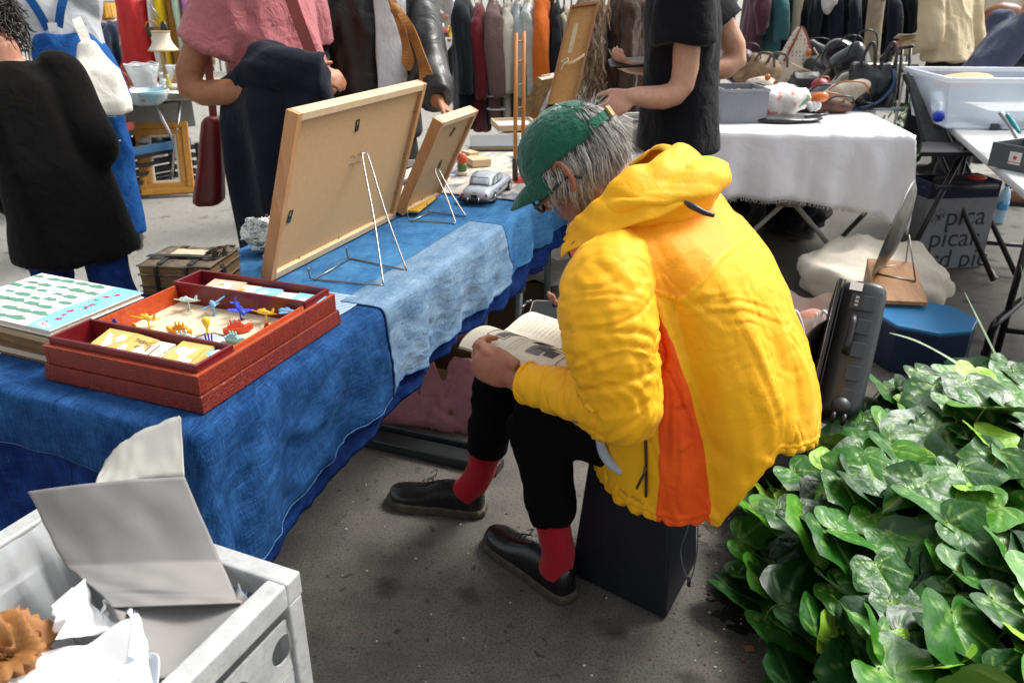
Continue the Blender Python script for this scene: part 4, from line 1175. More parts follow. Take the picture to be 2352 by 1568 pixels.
# plastic toys pinned to the board
def plast(name,c): return mat(name,c,.35,.12,30,.04,Subsurface_Weight=.1,Subsurface_Radius=(.004,.003,.002))
PW,PB,PD,PY,PO,PR,PG=(plast('pale_mint_plastic',(.55,.68,.62)),plast('light_blue_plastic',(.22,.46,.74)),plast('deep_blue_plastic',(.03,.06,.50)),plast('yellow_plastic',(.80,.50,.02)),plast('orange_plastic',(.78,.33,.02)),plast('red_orange_plastic',(.66,.07,.02)),plast('sea_green_plastic',(.30,.55,.55)))
ZB=ZC+.0395
def plane(px,py,yaw,bank,pitch,m,label,k=1.0,up=.027):
 p=zv(px,py,ZB);t=thing('toy_plane',label,'toy plane',p,'small plastic planes in the display case')
 M=Matrix.Translation(p+V((0,0,up))) @ RZ(yaw) @ RY(pitch) @ RX(bank) @ Matrix.Scale(k,4)
 b=MB();b.lathe([(.0,-.030),(.002,-.0295),(.0032,-.02),(.0052,-.004),(.0058,.012),(.0056,.022),(.0035,.028),(.0,.029)],10,M @ RY(90))
 b.ell((.008,0,.005),(.007,.003,.0035),M,8,6)
 part('fuselage',b,m,t)
 b=MB()
 for q in (1,-1): b.loft([[M @ V(c) for c in ((x0,y,z0+.0011),(x1,y,z0+.0008),(x1,y,z0-.0006),(x0,y,z0-.0008))] for x0,x1,y,z0 in ((.001,.017,.0,-.002),(.002,.0155,.012*q,-.0012),(.005,.0125,.026*q,.0002),(.007,.010,.031*q,.0006))],0,True,False)
 part('wing',b,m,t)
 b=MB()
 for q in (1,-1): b.loft([[M @ V(c) for c in ((x0,y,.001),(x1,y,.0008),(x1,y,-.0004),(x0,y,-.0004))] for x0,x1,y in ((-.029,-.019,.0),(-.0285,-.021,.007*q),(-.027,-.023,.0115*q))],0,True,False)
 b.loft([[M @ V((x0,y_,z)) for x0,y_ in ((xa,.0006),(xb,.0006),(xb,-.0006),(xa,-.0006))] for xa,xb,z in ((-.030,-.018,.001),(-.0305,-.022,.007),(-.030,-.025,.012))],0,True,False)
 part('tail',b,m,t)
 if up > .012:
  b=MB();b.tube([p+V((0,0,.0005)),p+V((0,0,up-.003*k))],.0017,8);b.tube([p,p+V((0,0,.0012))],.006,12);part('stand',b,m,t)
plane(1040,262,150,20,8,PW,'pale mint toy plane at the back left of the board')
plane(1240,297,118,-22,10,PB,'light blue toy plane, second in the back row of planes')
plane(1452,330,-52,-15,12,PD,'deep blue toy plane with nose turned down to the front')
plane(1662,365,140,24,8,PY,'yellow toy plane in the back row, right of the deep blue one')
plane(1865,358,162,10,0,PB,'light blue toy plane flying level at the right of the back row')
plane(715,412,140,22,6,PY,'yellow toy plane alone at the left of the board',1.06)
plane(1690,465,218,62,0,PR,'red toy plane lying on its side by the right wall',1.05,.010)
plane(490,460,195,80,-2,PD,'deep blue toy plane lying on its side behind the mustard cards',1.0,.011)
plane(660,502,188,75,0,PO,'orange toy plane lying on its side at the front left',1.15,.010)
plane(1385,610,185,30,0,PY,'yellow toy plane at the front right, behind the blue cards',1.0,.011)
def ship(px,py,yaw,m,label,k=1.0):
 p=zv(px,py,ZB);t=thing('toy_ship',label,'toy ship',p,'small plastic ships in the display case')
 M=Matrix.Translation(p) @ RZ(yaw) @ Matrix.Scale(k,4)
 b=MB();st=[(-.026,.35,.004),(-.022,.75,.0),(-.008,1,.0),(.010,.95,.0),(.021,.5,.002),(.028,.06,.006)]
 b.loft([[M @ V((x,.0085*w*c_,z_)) for c_,z_ in ((-.55,dz),(.55,dz),(1,.009),(.95,.0125+(.004 if x > .015 else 0)),(-.95,.0125+(.004 if x > .015 else 0)),(-1,.009))] for x,w,dz in st],0,True,False);part('hull',b,m,t,bevel=.0008)
 b=MB();b.box((-.003,0,.0152),(.030,.009,.005),M,0,.9);b.box((-.002,0,.0195),(.020,.006,.0035),M,0,.9);part('deckhouse',b,m,t)
 b=MB()
 for x in (-.010,-.002,.006): b.tube([M @ V((x,0,.019)),M @ V((x-.0008,0,.0275))],.0019*k,8)
 part('funnels',b,m,t)
ship(960,455,168,PO,'orange toy ship with three funnels on the board',1.1)
ship(1430,440,20,PR,'bright red toy ship with three funnels on the board',1.15)
ship(975,525,200,PW,'pale mint toy ship lying near the card divider',1.05)
ship(1405,520,-22,PG,'sea green toy ship at the right of the board',.95)
ship(905,560,-12,PR,'red orange toy ship half hidden behind the cream cards',.8)
p=zv(1185,445,ZB);t=thing('toy_figure','small yellow plastic figure standing between two ships','toy figure',p)
b=MB();b.lathe([(.0,.0),(.0065,.0),(.0065,.002),(.003,.004),(.0028,.014),(.0055,.018),(.008,.026),(.0085,.032),(.006,.037),(.003,.0385),(.0,.039)],14,Matrix.Translation(p));part('figure_body',b,PY,t)
p=zv(1200,545,ZB);t=thing('toy_clip','bright blue plastic clip toy on a pale blue disc','toy clip',p)
b=MB();b.lathe([(.0,.0),(.024,.0),(.024,.0015),(.0,.0015)],26,Matrix.Translation(zv(1200,500,ZB)) @ Matrix.Scale(1.25,4,(1,0,0)));part('disc',b,mat('pale_blue_plastic',(.46,.58,.80),.3),t)
b=MB()
for x in (-.006,0,.006): b.tube(spline([p+V((x,0,.001)),p+V((x,.001,.016)),p+V((x*1.15,.002,.028))],4),.0019,8)
b.tube([p+V((-.007,0,.003)),p+V((0,-.001,.002)),p+V((.007,0,.003))],.0022,8);part('prongs',b,PD,t)
b=MB();a=[zv(*q,ZB+.0008) for q in ((1040,470),(1090,475),(1150,452),(1210,440),(1270,446),(1330,470))];b.tube(spline(a,5),.0010,6);one('hair_elastic',b,mat('dark_thread',(.04,.02,.01),.8),'thin dark thread lying curved across the cream board','thread')
b=MB();r=random.Random(8)
for i in range(11):
 q=zv(r.uniform(900,1800),r.uniform(320,560),ZB+.0003);b.box((0,0,0),(.006,.0012,.0004),Matrix.Translation(q) @ RZ(r.uniform(0,180)))
part('slits',b,mat('slit_dark',(.12,.07,.03),.9),tray)['kind']='stuff'
# picture book on a pile of old boards, left of the case
st=thing('book_pile','pile of three old bound volumes under the tree-pattern picture book','book pile',atz(120,800,ZC))
BM=Matrix.Translation(atz(118,762,ZC)) @ RZ(TROT-94)
r=random.Random(2);z=0
for k,(h,m) in enumerate(((.021,PAGES_PALE),(.019,PAGES_DARK),(.022,PAGES))):
 MM=BM @ RZ(r.uniform(-2.5,2.5)) @ T(r.uniform(-.006,.006),r.uniform(-.006,.006),z)
 b=MB();b.box((0,0,h/2),(.315,.225,h-.005),MM);v=part('volume',b,m,st)
 c=MB();c.box((0,0,.0014),(.324,.234,.0026),MM);c.box((0,0,h-.0014),(.324,.234,.0026),MM);part('boards',c,mat('brown_book_cloth',(.20,.11,.05),.8,.4,30),v)
 z+=h+.0006
pb_=thing('picture_book','picture book with green trees on a white cover and blue border','book',(BM @ V((0,0,z))))
MM=BM @ RZ(1.5) @ T(.002,.004,z)
b=MB();b.box((0,0,.0065),(.322,.232,.009),MM);part('pages',b,PAGES_PALE,pb_)
b=MB();b.box((0,0,.0012),(.330,.240,.0022),MM);b.box((0,0,.0126),(.330,.240,.0024),MM);part('cover',b,mat('white_cover',(.78,.79,.76),.45,.05,12,.05),pb_,bevel=.0006)
MC=MM @ T(0,0,.01395)
b=MB();b.prism([(-.164,-.119),(.164,-.119),(.164,-.058),(.06,-.066),(-.06,-.060),(-.164,-.070)][::1],.0003,MC @ RZ(90) @ Matrix.Scale(.73,4,(1,0,0)) @ Matrix.Scale(1.37,4,(0,1,0)),0);part('border',b,mat('sky_blue_print',(.20,.48,.68),.6,.1,30,0),pb_)
TREE=mat('green_tree_print',(.02,.13,.07),.7,.6,420,0,c2=(.14,.32,.22))
r=random.Random(11);k=0
for i in range(7):
 for j in range(5):
  x=-.145+.046*j*1.0+(.022 if i % 2 else 0)+r.uniform(-.006,.006);y=-.10+.033*i+r.uniform(-.004,.004)
  if x > .075: continue
  s=r.uniform(.012,.023);q=[]
  for a in range(22):
   an=2*math.pi*a/22;rad=(1+.10*math.sin(5*an+i)+r.uniform(-.08,.08));q.append((x+s*1.15*math.cos(an)*rad,y+s*.62*math.sin(an)*rad*(1.0 if math.sin(an) > 0 else .45)))
  b=MB();b.prism([(p_[0],p_[1]) for p_ in q],.0002,MC,0,.0002);part('printed_tree',b,TREE,pb_)
REDP=mat('red_print',(.55,.03,.03),.7,.1,20,0);b=MB()
for i,ch in enumerate('\u2736 \u2736'): pass
for i in range(9):
 p0=MC @ V((.120+.010*math.sin(i*1.7),-.092+.022*i,.0008))
 for q in range(3): b.tube([p0+V((r.uniform(-.008,.008),r.uniform(-.008,.008),0)) for _ in range(3)],.0010,4)
part('red_letters',b,REDP,pb_)['kind']='stuff'
b=MB()
for i in range(3): disc(b,.115+.012*i,-.100-.003*i,.009,MC,0,.0006)
part('white_flowers',b,WHT,pb_)
# strapped bundle of leather-bound account books
lb=thing('book_bundle','bundle of worn leather-bound old books held by black straps','books',atz(450,640,ZC))
M0=Matrix.Translation(atz(446,655,ZC)) @ RZ(TROT-76)
z=0;r=random.Random(6)
for k,h in enumerate((.022,.026,.018)):
 MM=M0 @ RZ(r.uniform(-3,3));b=MB()
 g=[]
 for i in range(13):
  row=[]
  for (yy,zz) in ((-.075,0),(.075,0),(.078,h),(-.078,h)):
   x=-.095+.19*i/12;row.append(MM @ V((x+.002*noise.noise(V((i,yy*40,k))),yy+.004*noise.noise(V((i*.7,zz*90,k+3))),z+zz+.003*noise.noise(V((i*.35,yy*12,k))))))
  g.append(row)
 b.loft(g,0,True,False);v=part('volume',b,PAGES_DARK,lb)
 c=MB();g2=[[MM @ V((-.099+.198*i/12,-.082+.164*j/8,z+h+.0022+.004*noise.noise(V((i*.35,j*.3,k)))+(.004*(i/12) ** 3))) for j in range(9)] for i in range(13)]
 c.grid(g2);part('cover',c,mat('worn_black_leather',(.030,.024,.018),.6,.6,26,.5,60,.004,c2=(.20,.15,.09)),v,solid=.003)
 z+=h+.004
for x in (-.045,.035):
 b=MB();b.ribbon([M0 @ V(p) for p in ((x,-.086,.004),(x,-.087,z-.004),(x+.003,-.07,z+.004),(x,.0,z+.005),(x,.07,z+.005),(x,.087,z-.004),(x,.086,.004))],.015,.002,lambda u: (0,0,1) if .3 < u < .7 else TN*-1);part('strap',b,mat('black_strap',(.012,.011,.010),.5,.3),lb)
b=MB();b.ribbon([M0 @ V(p) for p in ((-.10,-.02,z+.006),(0,-.018,z+.009),(.085,-.02,z+.008),(.100,-.02,z-.02),(.101,-.02,.006))],.018,.0022,(0,0,1));part('strap',b,mat('black_strap',(.012,.011,.010)),lb)
b=MB();b.grid([[M0 @ V((-.05+.09*i/6,-.01+.05*j/4+.003*math.sin(i*2),z+.0065)) for j in range(5)] for i in range(7)]);part('paper_label',b,PAPER_OLD,lb)
b=MB()
for i in range(7):
 p0=M0 @ V((.085+r.uniform(-.02,.012),.02+r.uniform(-.03,.03),z+.006));b.ribbon(spline([p0,p0+V((r.uniform(-.012,.012),r.uniform(-.01,.01),.016)),p0+V((r.uniform(-.025,.025),r.uniform(-.02,.02),r.uniform(.0,.02)))],3),.013,.0016,(r.uniform(-1,1),r.uniform(-1,1),.6))
part('torn_leather',b,mat('worn_black_leather',(.03,.024,.018)),lb)
b=MB()
for i in range(3): b.tube(spline([M0 @ V((.0+.012*i,-.088,.014)),M0 @ V((.010+.012*i,-.094,.019)),M0 @ V((.018+.012*i,-.089,.012))],4),.0024,6)
part('clasp',b,metal('tarnished_brass',(.40,.30,.14),.4),lb)
# crumpled bundle (printed paper in a glass bowl)
cb=thing('wrapped_bowl','crumpled white and green printed paper in a glass bowl','bowl',atz(612,585,ZC))
C0=atz(614,580,ZC)
b=MB();b.ell(tuple(C0+V((0,0,.062))),(.052,.052,.046),None,44,30)
me=displace(b.mesh('paper'),lambda co,no: .026*(creased(co,48,3)-.4)+.012*(creased(co,95,8)-.4))
cpm=NT('crumpled_print');w=cpm.noise(34,4,.8,dist=2.2);cpm.col(cpm.mix((.70,.72,.66),(.05,.09,.06),cpm.ramp(w,[(.50,0.0),(.58,1.0)])));cpm.rough(.6)
part('paper',me,cpm.mat,cb)
b=MB();b.lathe([(.0,.002),(.024,.002),(.034,.012),(.052,.036),(.058,.050),(.055,.050),(.049,.037),(.032,.016),(.0,.008)],28,Matrix.Translation(C0));part('dish',b,mat('green_glaze',(.03,.06,.045),.15,.6,60,.1,c2=(.5,.55,.5)),cb)
b=MB();b.lathe([(.0,0),(.02,0),(.034,.012),(.040,.034),(.036,.034),(.03,.014),(0,.006)],24,Matrix.Translation(atz(640,612,ZC)));one('wooden_bowl',b,BROWNWOOD,'small brown wooden bowl half hidden by the large frame','bowl')
# ---------------------------------------------------------------- picture frames seen from behind on wire easels
BACKB=mat('hardboard_back',(.50,.32,.155),.8,.12,120,.12,300,.001,c2=(.44,.27,.125))
def pic_frame(label,s0,w,h,t0,lean,depth,rail,hang,M=None):
 n=-TD.cross(V((0,0,1)))
 up=(TN*math.sin(lean)+V((0,0,math.cos(lean))));nb=up.cross(TD);nb=nb if nb.dot(TN) > 0 else -nb      # nb = out of the back
 O_=tp(s0,t0,ZC+.004);FM=frame_m(O_,TD,nb)
 if FM.to_3x3().col[1].dot(up) < 0: FM=Matrix((TD,up,TD.cross(up))).transposed().to_4x4();FM.translation=O_
 sg=1 if FM.to_3x3().col[2].dot(nb) > 0 else -1
 t=thing('framed_picture',label,'picture frame',O_+TD*w/2,'picture frames turned with their backs to us')
 zz=lambda a,c: ((a+c)/2*sg,abs(c-a))
 zc,zd=zz(-depth,0)
 for x0,x1,y0,y1,nm in ((0,rail,0,h,'rail'),(w-rail,w,0,h,'rail'),(rail,w-rail,h-rail,h,'rail'),(rail,w-rail,0,rail,'rail')):
  b=MB();b.box(((x0+x1)/2,(y0+y1)/2,zc),(x1-x0,y1-y0,zd),FM);part(nm,b,OAK_RAIL if x1-x0 < y1-y0 else PINE,t,bevel=.0012)
 zc,zd=zz(-depth+.006,-.012);b=MB();b.box((w/2,h/2,zc),(w-2*rail+.004,h-2*rail+.004,zd),FM);part('backing_board',b,BACKB,t)
 for x,y,a in hang:
  b=MB();A=FM @ T(x,y,-.0108*sg) @ RZ(a)
  if sg < 0: A=A @ RX(180)
  ringbox(b,-.008,.008,-.002,.018,0,.0015,.003,A);b.box((0,-.009,.0008),(.016,.014,.0015),A);h_=part('hanger',b,mat('black_steel',(.010,.010,.011),.4),t)
  c=MB();disc(c,-.003,-.009,.002,A,0,.0017);disc(c,.003,-.009,.002,A,0,.0017);part('rivet',c,STEEL,h_)
 b=MB()
 for i in range(3):
  for x in (rail,w-rail): b.box((x,h*(.2+.3*i),-.010*sg),(.012,.003,.0016),FM)
  for y in (rail,h-rail): b.box((w*(.2+.3*i),y,-.010*sg),(.003,.012,.0016),FM)
 part('points',b,mat('black_steel',(.01,.01,.011)),t)
 b=MB()
 if w > .5:
  for i in range(2): b.tube([FM @ V((w*(.46+.02*j),h*(.62-.05*i)+.004*math.sin(j*2.3),-.0112*sg)) for j in range(6)],.0007,4)
  part('pencil_note',b,mat('pencil',(.30,.20,.11),.9),t)
 return FM,sg
OAK_RAIL=wood('oak_rail',(.56,.30,.13),(.40,.19,.07),2,1.3)
F1,s1=pic_frame('large wooden picture frame, back towards us, showing bare hardboard',.664,.668,.457,-.312,R(18),.034,.020,[(.31,.375,8),(.055,.17,-10)])
F2,s2=pic_frame('smaller wooden picture frame, back towards us, behind the large frame',1.364,.287,.352,-.300,R(27),.036,.018,[(.155,.285,-20),(.17,.155,12)])
def easel(FM,label,pts,apex_uv,hooks):
 t=thing('wire_easel',label,'easel',atz(*pts[0],ZC),'chromed wire easels')
 W=[atz(*p,ZC+.003) for p in pts]            # near rod front, near foot, far rod front, far foot
 ap=FM @ V((apex_uv[0],apex_uv[1],.004*(1 if FM.to_3x3().col[2].dot(TN) > 0 else -1)))
 e=(W[3]-W[1]).normalized()
 b=MB();b.tube(spline([W[1],lerp(W[1],ap,.5),ap-e*.014-(ap-W[1]).normalized()*.012,ap+V((0,0,.004)),ap+e*.014-(ap-W[3]).normalized()*.012,lerp(W[3],ap,.5),W[3]],8),.0024,8);part('prop',b,STEEL,t)
 for f,g in ((W[0],W[1]),(W[2],W[3])):
  d=(f-g).normalized();b=MB();b.tube(spline([g,lerp(g,f,.5),f,f+d*.012+V((0,0,.006)),f+d*.014+V((0,0,.030))],5),.0024,8);part('foot_wire',b,STEEL,t)
 b=MB();b.tube([W[0],W[2]],.0024,8);part('cross_wire',b,STEEL,t)
easel(F1,'wire easel propping the large picture frame',[(722,641),(881,656),(806,593),(934,621)],(.36,.285),None)
easel(F2,'wire easel propping the smaller picture frame',[(946,507),(1047,513),(990,487),(1070,497)],(.118,.155),None)
# ---------------------------------------------------------------- toy car (1950s saloon), tail towards us
cr=thing('toy_car','silver grey 1950s toy saloon car, tail towards us','toy car',atz(1108,452,ZC))
CY=math.degrees(math.atan2(*(lambda a: (a.y,a.x))(atz(1165,428,ZC)-atz(1104,473,ZC))))
CM=Matrix.Translation(atz(1079,470,ZC)) @ RZ(CY) @ Matrix.Scale(1.04,4)
SIL=mat('silver_toy_paint',(.46,.51,.56),.3,.12,60,.04,metal=.25)
CM=CM @ T(0,-.018,0)
b=MB()
secs=[(-.004,.040,.018,.034),(.004,.050,.014,.046),(.03,.054,.012,.055),(.08,.0555,.011,.058),(.14,.056,.011,.058),(.20,.055,.011,.059),(.25,.052,.012,.058),(.278,.046,.014,.050),(.288,.034,.020,.038)]
b.loft([[CM @ V((x,w*c_,lerp(z0,z1,k))) for c_,k in ((-.80,0),(.80,0),(.97,.12),(1,.45),(.96,.75),(.82,.95),(.4,1.04),(-.4,1.04),(-.82,.95),(-.96,.75),(-1,.45),(-.97,.12))] for x,w,z0,z1 in secs]);part('body',b,SIL,cr,sub=1)
b=MB();cs=[(.045,.040,.052,.055),(.062,.043,.050,.072),(.085,.043,.050,.086),(.12,.0425,.05,.090),(.155,.042,.05,.087),(.18,.041,.05,.070),(.20,.038,.05,.054)]
b.loft([[CM @ V((x,w*c_,lerp(z0,z1,k))) for c_,k in ((-1,0),(1,0),(.98,.5),(.84,.9),(.45,1.03),(-.45,1.03),(-.84,.9),(-.98,.5))] for x,w,z0,z1 in cs]);part('cabin',b,SIL,cr,sub=1)
GLS=mat('toy_car_window',(.45,.52,.58),.12,.2,40,0);BLK=mat('black_trim',(.01,.01,.012),.35)
def quadstrip(b,pts,r,closed=True): b.tube(spline([CM @ V(p) for p in pts],4,closed),r,6,0,not closed,closed)
rw=[(.0500,-.032,.0580),(.0500,.032,.0580),(.0660,.031,.0775),(.0660,-.031,.0775)]
b=MB();b.grid([[CM @ V((lerp(.0475,.0655,i/6)+.0002,lerp(-.032,.032,j/6),lerp(.0580,.0775,i/6)+.0022*math.sin(math.pi*i/6)-.002*(j/3-1) ** 2+.0032)) for j in range(7)] for i in range(7)]);w_=part('rear_window',b,GLS,cr,solid=.001)
b=MB();quadstrip(b,[(lerp(.0475,.0655,i)-.001,y,lerp(.0615,.081,i)-.002*(abs(y)/.032) ** 2) for i,y in ((0,-.032),(0,0),(0,.032),(.5,.034),(1,.031),(1,0),(1,-.031),(.5,-.034))],.0009);part('window_trim',b,BLK,w_)
for q in (1,-1):
 b=MB();poly=[(.075,.058),(.092,.079),(.125,.0825),(.152,.080),(.172,.062)]
 b.add([CM @ V((x,q*(.0440-(z-.058)*.10),z)) for x,z in poly],[tuple(range(5))]);sw=part('side_window',b,GLS,cr,solid=.001)
 b=MB();quadstrip(b,[(x,q*(.0447-(z-.058)*.10),z) for x,z in poly],.0010);b.tube([CM @ V((.118,q*.0448,.058)),CM @ V((.121,q*.043,.082))],.0009,6);part('window_trim',b,BLK,sw)
 b=MB();b.tube([CM @ V((x,q*.0575,.040)) for x in (.09,.17,.26)],.0012,6);b.tube([CM @ V((.10,q*.0575,.034)),CM @ V((.118,q*.0575,.034))],.0016,6);part('side_trim',b,BLK,cr)
 for x in (.055,.225):
  b=MB();b.lathe([(.0,-.006),(.017,-.006),(.019,-.003),(.019,.004),(.016,.006),(.0,.006)],20,CM @ T(x,q*.0515,.019) @ RX(90));w_=part('wheel',b,BLACKP,cr)
  b=MB();b.lathe([(.0,-.0075),(.006,-.0075),(.011,-.0066),(.011,.0066),(.006,.0075),(.0,.0075)],16,CM @ T(x,q*.0515,.019) @ RX(90));part('hubcap',b,CHROME,w_)
 b=MB();b.ell((-.004,q*.043,.036),(.005,.005,.005),CM,10,8);part('tail_light',b,mat('red_lens',(.5,.02,.02),.15),cr)
b=MB();b.tube(spline([CM @ V(p) for p in ((.03,-.061,.018),(-.006,-.054,.018),(-.012,0,.018),(-.006,.054,.018),(.03,.061,.018))],6),.0055,8);bp=part('bumper',b,BLK,cr)
b=MB()
for y in (-.02,.02): b.ell((-.015,y,.021),(.004,.0035,.007),CM,10,8)
part('overrider',b,CHROME,bp)
b=MB();b.box((-.0075,0,.031),(.002,.022,.010),CM);part('number_plate',b,BLK,cr)
b=MB();b.tube([CM @ V((-.007,-.007,.0455)),CM @ V((-.009,0,.0425)),CM @ V((-.007,.007,.0455))],.0011,6);part('badge',b,BLK,cr)
# ---------------------------------------------------------------- far table goods
ld=thing('toy_ladder','tall narrow wooden toy ladder standing in a red base','toy ladder',atz(1192,415,ZC+.006))
L0,L1=atz(1183,414,ZC+.016),atz(1201,408,ZC+.016);H0,H1=aty(1185,76,L0.y+.02),aty(1203,71,L1.y+.02)
for a,c in ((L0,H0),(L1,H1)): b=MB();b.tube([a,c],.0075,10);part('rail',b,BAMBOO,ld)
for k in (.035,.19,.345,.5,.655,.81,.94): b=MB();b.tube([lerp(L0,H0,k),lerp(L1,H1,k)],.0035,8);part('rung',b,BROWNWOOD,ld)
b=MB();b.box((0,0,.008),(.10,.055,.018),Matrix.Translation(atz(1208,416,ZC+.006)) @ RZ(20),0,.8);b.lathe([(.0,.016),(.022,.016),(.018,.034),(.0,.036)],16,Matrix.Translation(atz(1222,412,ZC+.006)));part('base',b,plast('red_toy_plastic',(.60,.04,.02)),ld,bevel=.003)
for q in (L0,L1): b=MB();b.tube([q,q+V((0,0,.085))],.011,10);part('socket',b,mat('dark_brown_socket',(.04,.02,.012),.4),ld)
def slab(name,px,py,z,w,d,h,rz,m,label,cat,tilt=0,bev=.002,group=None):
 b=MB();b.box((0,0,h/2),(w,d,h),Matrix.Translation(atz(px,py,z)) @ RZ(rz) @ RX(tilt));return one(name,b,m,label,cat,group,bevel=bev)
g=thing('portfolio','large flat grey portfolio with brown edge on the checked cloth','portfolio',atz(1135,330,ZC+.008))
A=Matrix.Translation(atz(1138,332,ZC+.010)) @ RZ(4)
b=MB();b.box((0,0,.018),(.24,.30,.004),A);b.box((0,0,.002),(.24,.30,.004),A);part('cover',b,mat('grey_cloth_board',(.17,.175,.18),.8,.15,60,.2),g)
b=MB();b.box((0,.003,.010),(.232,.292,.012),A);part('sheets',b,PAGES,g)
bx=thing('wooden_box_lid','shallow wooden box lined with white paper on the far table','box',atz(1185,298,ZC+.01))
A=Matrix.Translation(atz(1182,292,ZC+.012)) @ RZ(10)
b=MB();b.box((0,0,.006),(.22,.26,.012),A);ringbox(b,-.11,.11,-.13,.13,.0125,.030,.010,A);part('wooden_tray',b,PINE,bx)
b=MB();b.box((0,0,.0145),(.196,.236,.003),A);part('lining',b,WHITEP,bx)
slab('wooden_block',1098,378,ZC+.008,.085,.10,.030,22,PINE,'pale wooden block box beside the ladder','box')
slab('wooden_block',1080,362,ZC+.008,.05,.07,.028,35,PINE,'small pale wooden block behind the orange jar','box')
jr=thing('painted_jar','small painted jar, orange above and green below','jar',atz(1060,402,ZC+.008));A=Matrix.Translation(atz(1062,400,ZC+.009))
b=MB();b.lathe([(.0,0),(.022,0),(.024,.004),(.024,.012),(.0,.012)],16,A);part('foot',b,PAGES_PALE,jr)
b=MB();b.lathe([(.0,.012),(.018,.012),(.020,.03),(.019,.045),(.0,.045)],16,A);part('lower_band',b,mat('green_glaze2',(.10,.16,.03),.4,.5,60),jr)
b=MB();b.lathe([(.0,.045),(.019,.045),(.021,.06),(.017,.078),(.010,.084),(.0,.085)],16,A);part('upper_band',b,mat('orange_glaze',(.60,.09,.02),.35,.4,60),jr)
wf=thing('framed_picture','white wooden picture frame lying flat beyond the small frame','picture frame',atz(950,385,ZC),'picture frames turned with their backs to us')
A=Matrix.Translation(atz(955,392,ZC+.05)) @ RZ(TROT-3) @ RX(-8)
for x0,x1,y0,y1 in ((-.20,.20,-.012,.012),(-.20,.20,.19,.21),(-.20,-.18,.012,.19),(.18,.20,.012,.19)): b=MB();b.box(((x0+x1)/2,(y0+y1)/2,0),(x1-x0,y1-y0,.028),A);part('rail',b,WHITEP,wf,bevel=.0015)
for k,(px,py,c,lab) in enumerate(((930,448,(.62,.56,.44),'cream magazine under the small frame'),(935,470,(.70,.40,.04),'orange covered booklet under the small frame'),(925,428,(.10,.12,.16),'dark blue magazine under the small frame'))):
 slab('magazine',px,py,ZC+.012*(2-k) ,.15,.20,.008,TROT-90+9*k,mat('cover_%d' % k,c,.6,.3,30),lab,'magazine',group='magazines by the small frame')
# leaning books and the roped wooden panel at the table's far end
for k,(px,py,lean,m,lab) in enumerate(((1232,262,24,'photo_cover','hardback leaning in front, its cover a grey photograph'),(1220,266,26,'ochre_cover','ochre hardback leaning behind the photograph-covered one'))):
 p=atz(px,py,ZC+.01)+V((0,.12,0));A=Matrix.Translation(p) @ RZ(-30) @ RY(lean)
 t=thing('book',lab,'book',p,'books leaning at the far end of the table')
 b=MB();b.box((0,0,.115),(.030,.15,.222),A);part('pages',b,PAGES_PALE,t)
 b=MB();b.box((.0165,0,.115),(.003,.158,.23),A);b.box((-.0165,0,.115),(.003,.158,.23),A);b.box((0,-.0775,.115),(.030,.003,.23),A)
 part('cover',b,mat(m,((.30,.34,.40),(.36,.20,.05))[k],.4,.6,25,.05,c2=((.72,.72,.70),(.06,.03,.02))[k]),t)
wp=thing('drawer_bottom','long leaning wooden drawer bottom with a knotted cord loop','panel',aty(1293,228,4.35))
PB0,PB1=aty(1258,240,4.22),aty(1322,232,4.22);PT0,PT1=aty(1311,16,4.42),aty(1377,4,4.42)
xa=(PB1-PB0).normalized();ya=(PT0-PB0);hL=ya.length;ya.normalize();na=xa.cross(ya).normalized();wL=(PB1-PB0).length
A=Matrix((xa,ya,na)).transposed().to_4x4();A.translation=PB0
A=A @ Matrix(((1,0,0,0),(0,1,0,0),(0,0,1,0),(0,0,0,1)))
BW=wood('honey_plywood',(.46,.24,.07),(.33,.155,.04),1,.8)
b=MB();b.box((wL/2,hL/2,0),(wL,hL,.006),A);part('board',b,BW,wp)
for x in (.004,wL-.004): b=MB();b.box((x,hL/2,.007),(.012,hL,.022),A);part('edge_strip',b,BROWNWOOD,wp)
b=MB();b.box((wL/2,hL-.005,.008),(wL,.012,.022),A);part('edge_strip',b,BROWNWOOD,wp)
b=MB();b.box((wL*.36,hL*.66,.0036),(.022,hL*.30,.0008),A);part('paper_strip',b,PAPER_OLD,wp)
b=MB();rp=[A @ V(p) for p in ((.02,hL*.43,.012),(.05,hL*.40,.022),(wL*.6,hL*.405,.026),(wL-.01,hL*.47,.016))];b.tube(spline(rp,6),.0034,8)
rp=[A @ V(p) for p in ((.02,hL*.42,.012),(.05,hL*.385,.022),(wL*.6,hL*.39,.026),(wL-.01,hL*.455,.016))];b.tube(spline(rp,6),.0034,8)
b.tube(spline([A @ V(p) for p in ((.028,hL*.42,.02),(.046,hL*.44,.028),(.056,hL*.41,.03),(.036,hL*.38,.03),(.03,hL*.33,.022))],6),.0036,8);part('cord',b,mat('cotton_cord',(.62,.50,.32),.9,.2,200,.3),wp)
gb=thing('glass_box','clear plastic box with white rim beside the black T-shirt man','box',aty(1462,330,3.55))
A=Matrix.Translation(aty(1462,345,3.5)) @ RZ(12)
b=MB();ringbox(b,-.055,.055,-.09,.09,.0,.13,.003,A);part('walls',b,glass('clear_plastic',(.85,.9,.92),.1,.35),gb)
b=MB();ringbox(b,-.060,.060,-.095,.095,.131,.146,.008,A);part('rim',b,WHITEP,gb,bevel=.002)
b=MB()
for k in range(4): b.box((-.04+.026*k,0,.055),(.012,.16,.10),A)
part('contents',b,[mat('striped_cards',(.10,.11,.13),.6,.5,60,.1,c2=(.6,.5,.3))],gb)
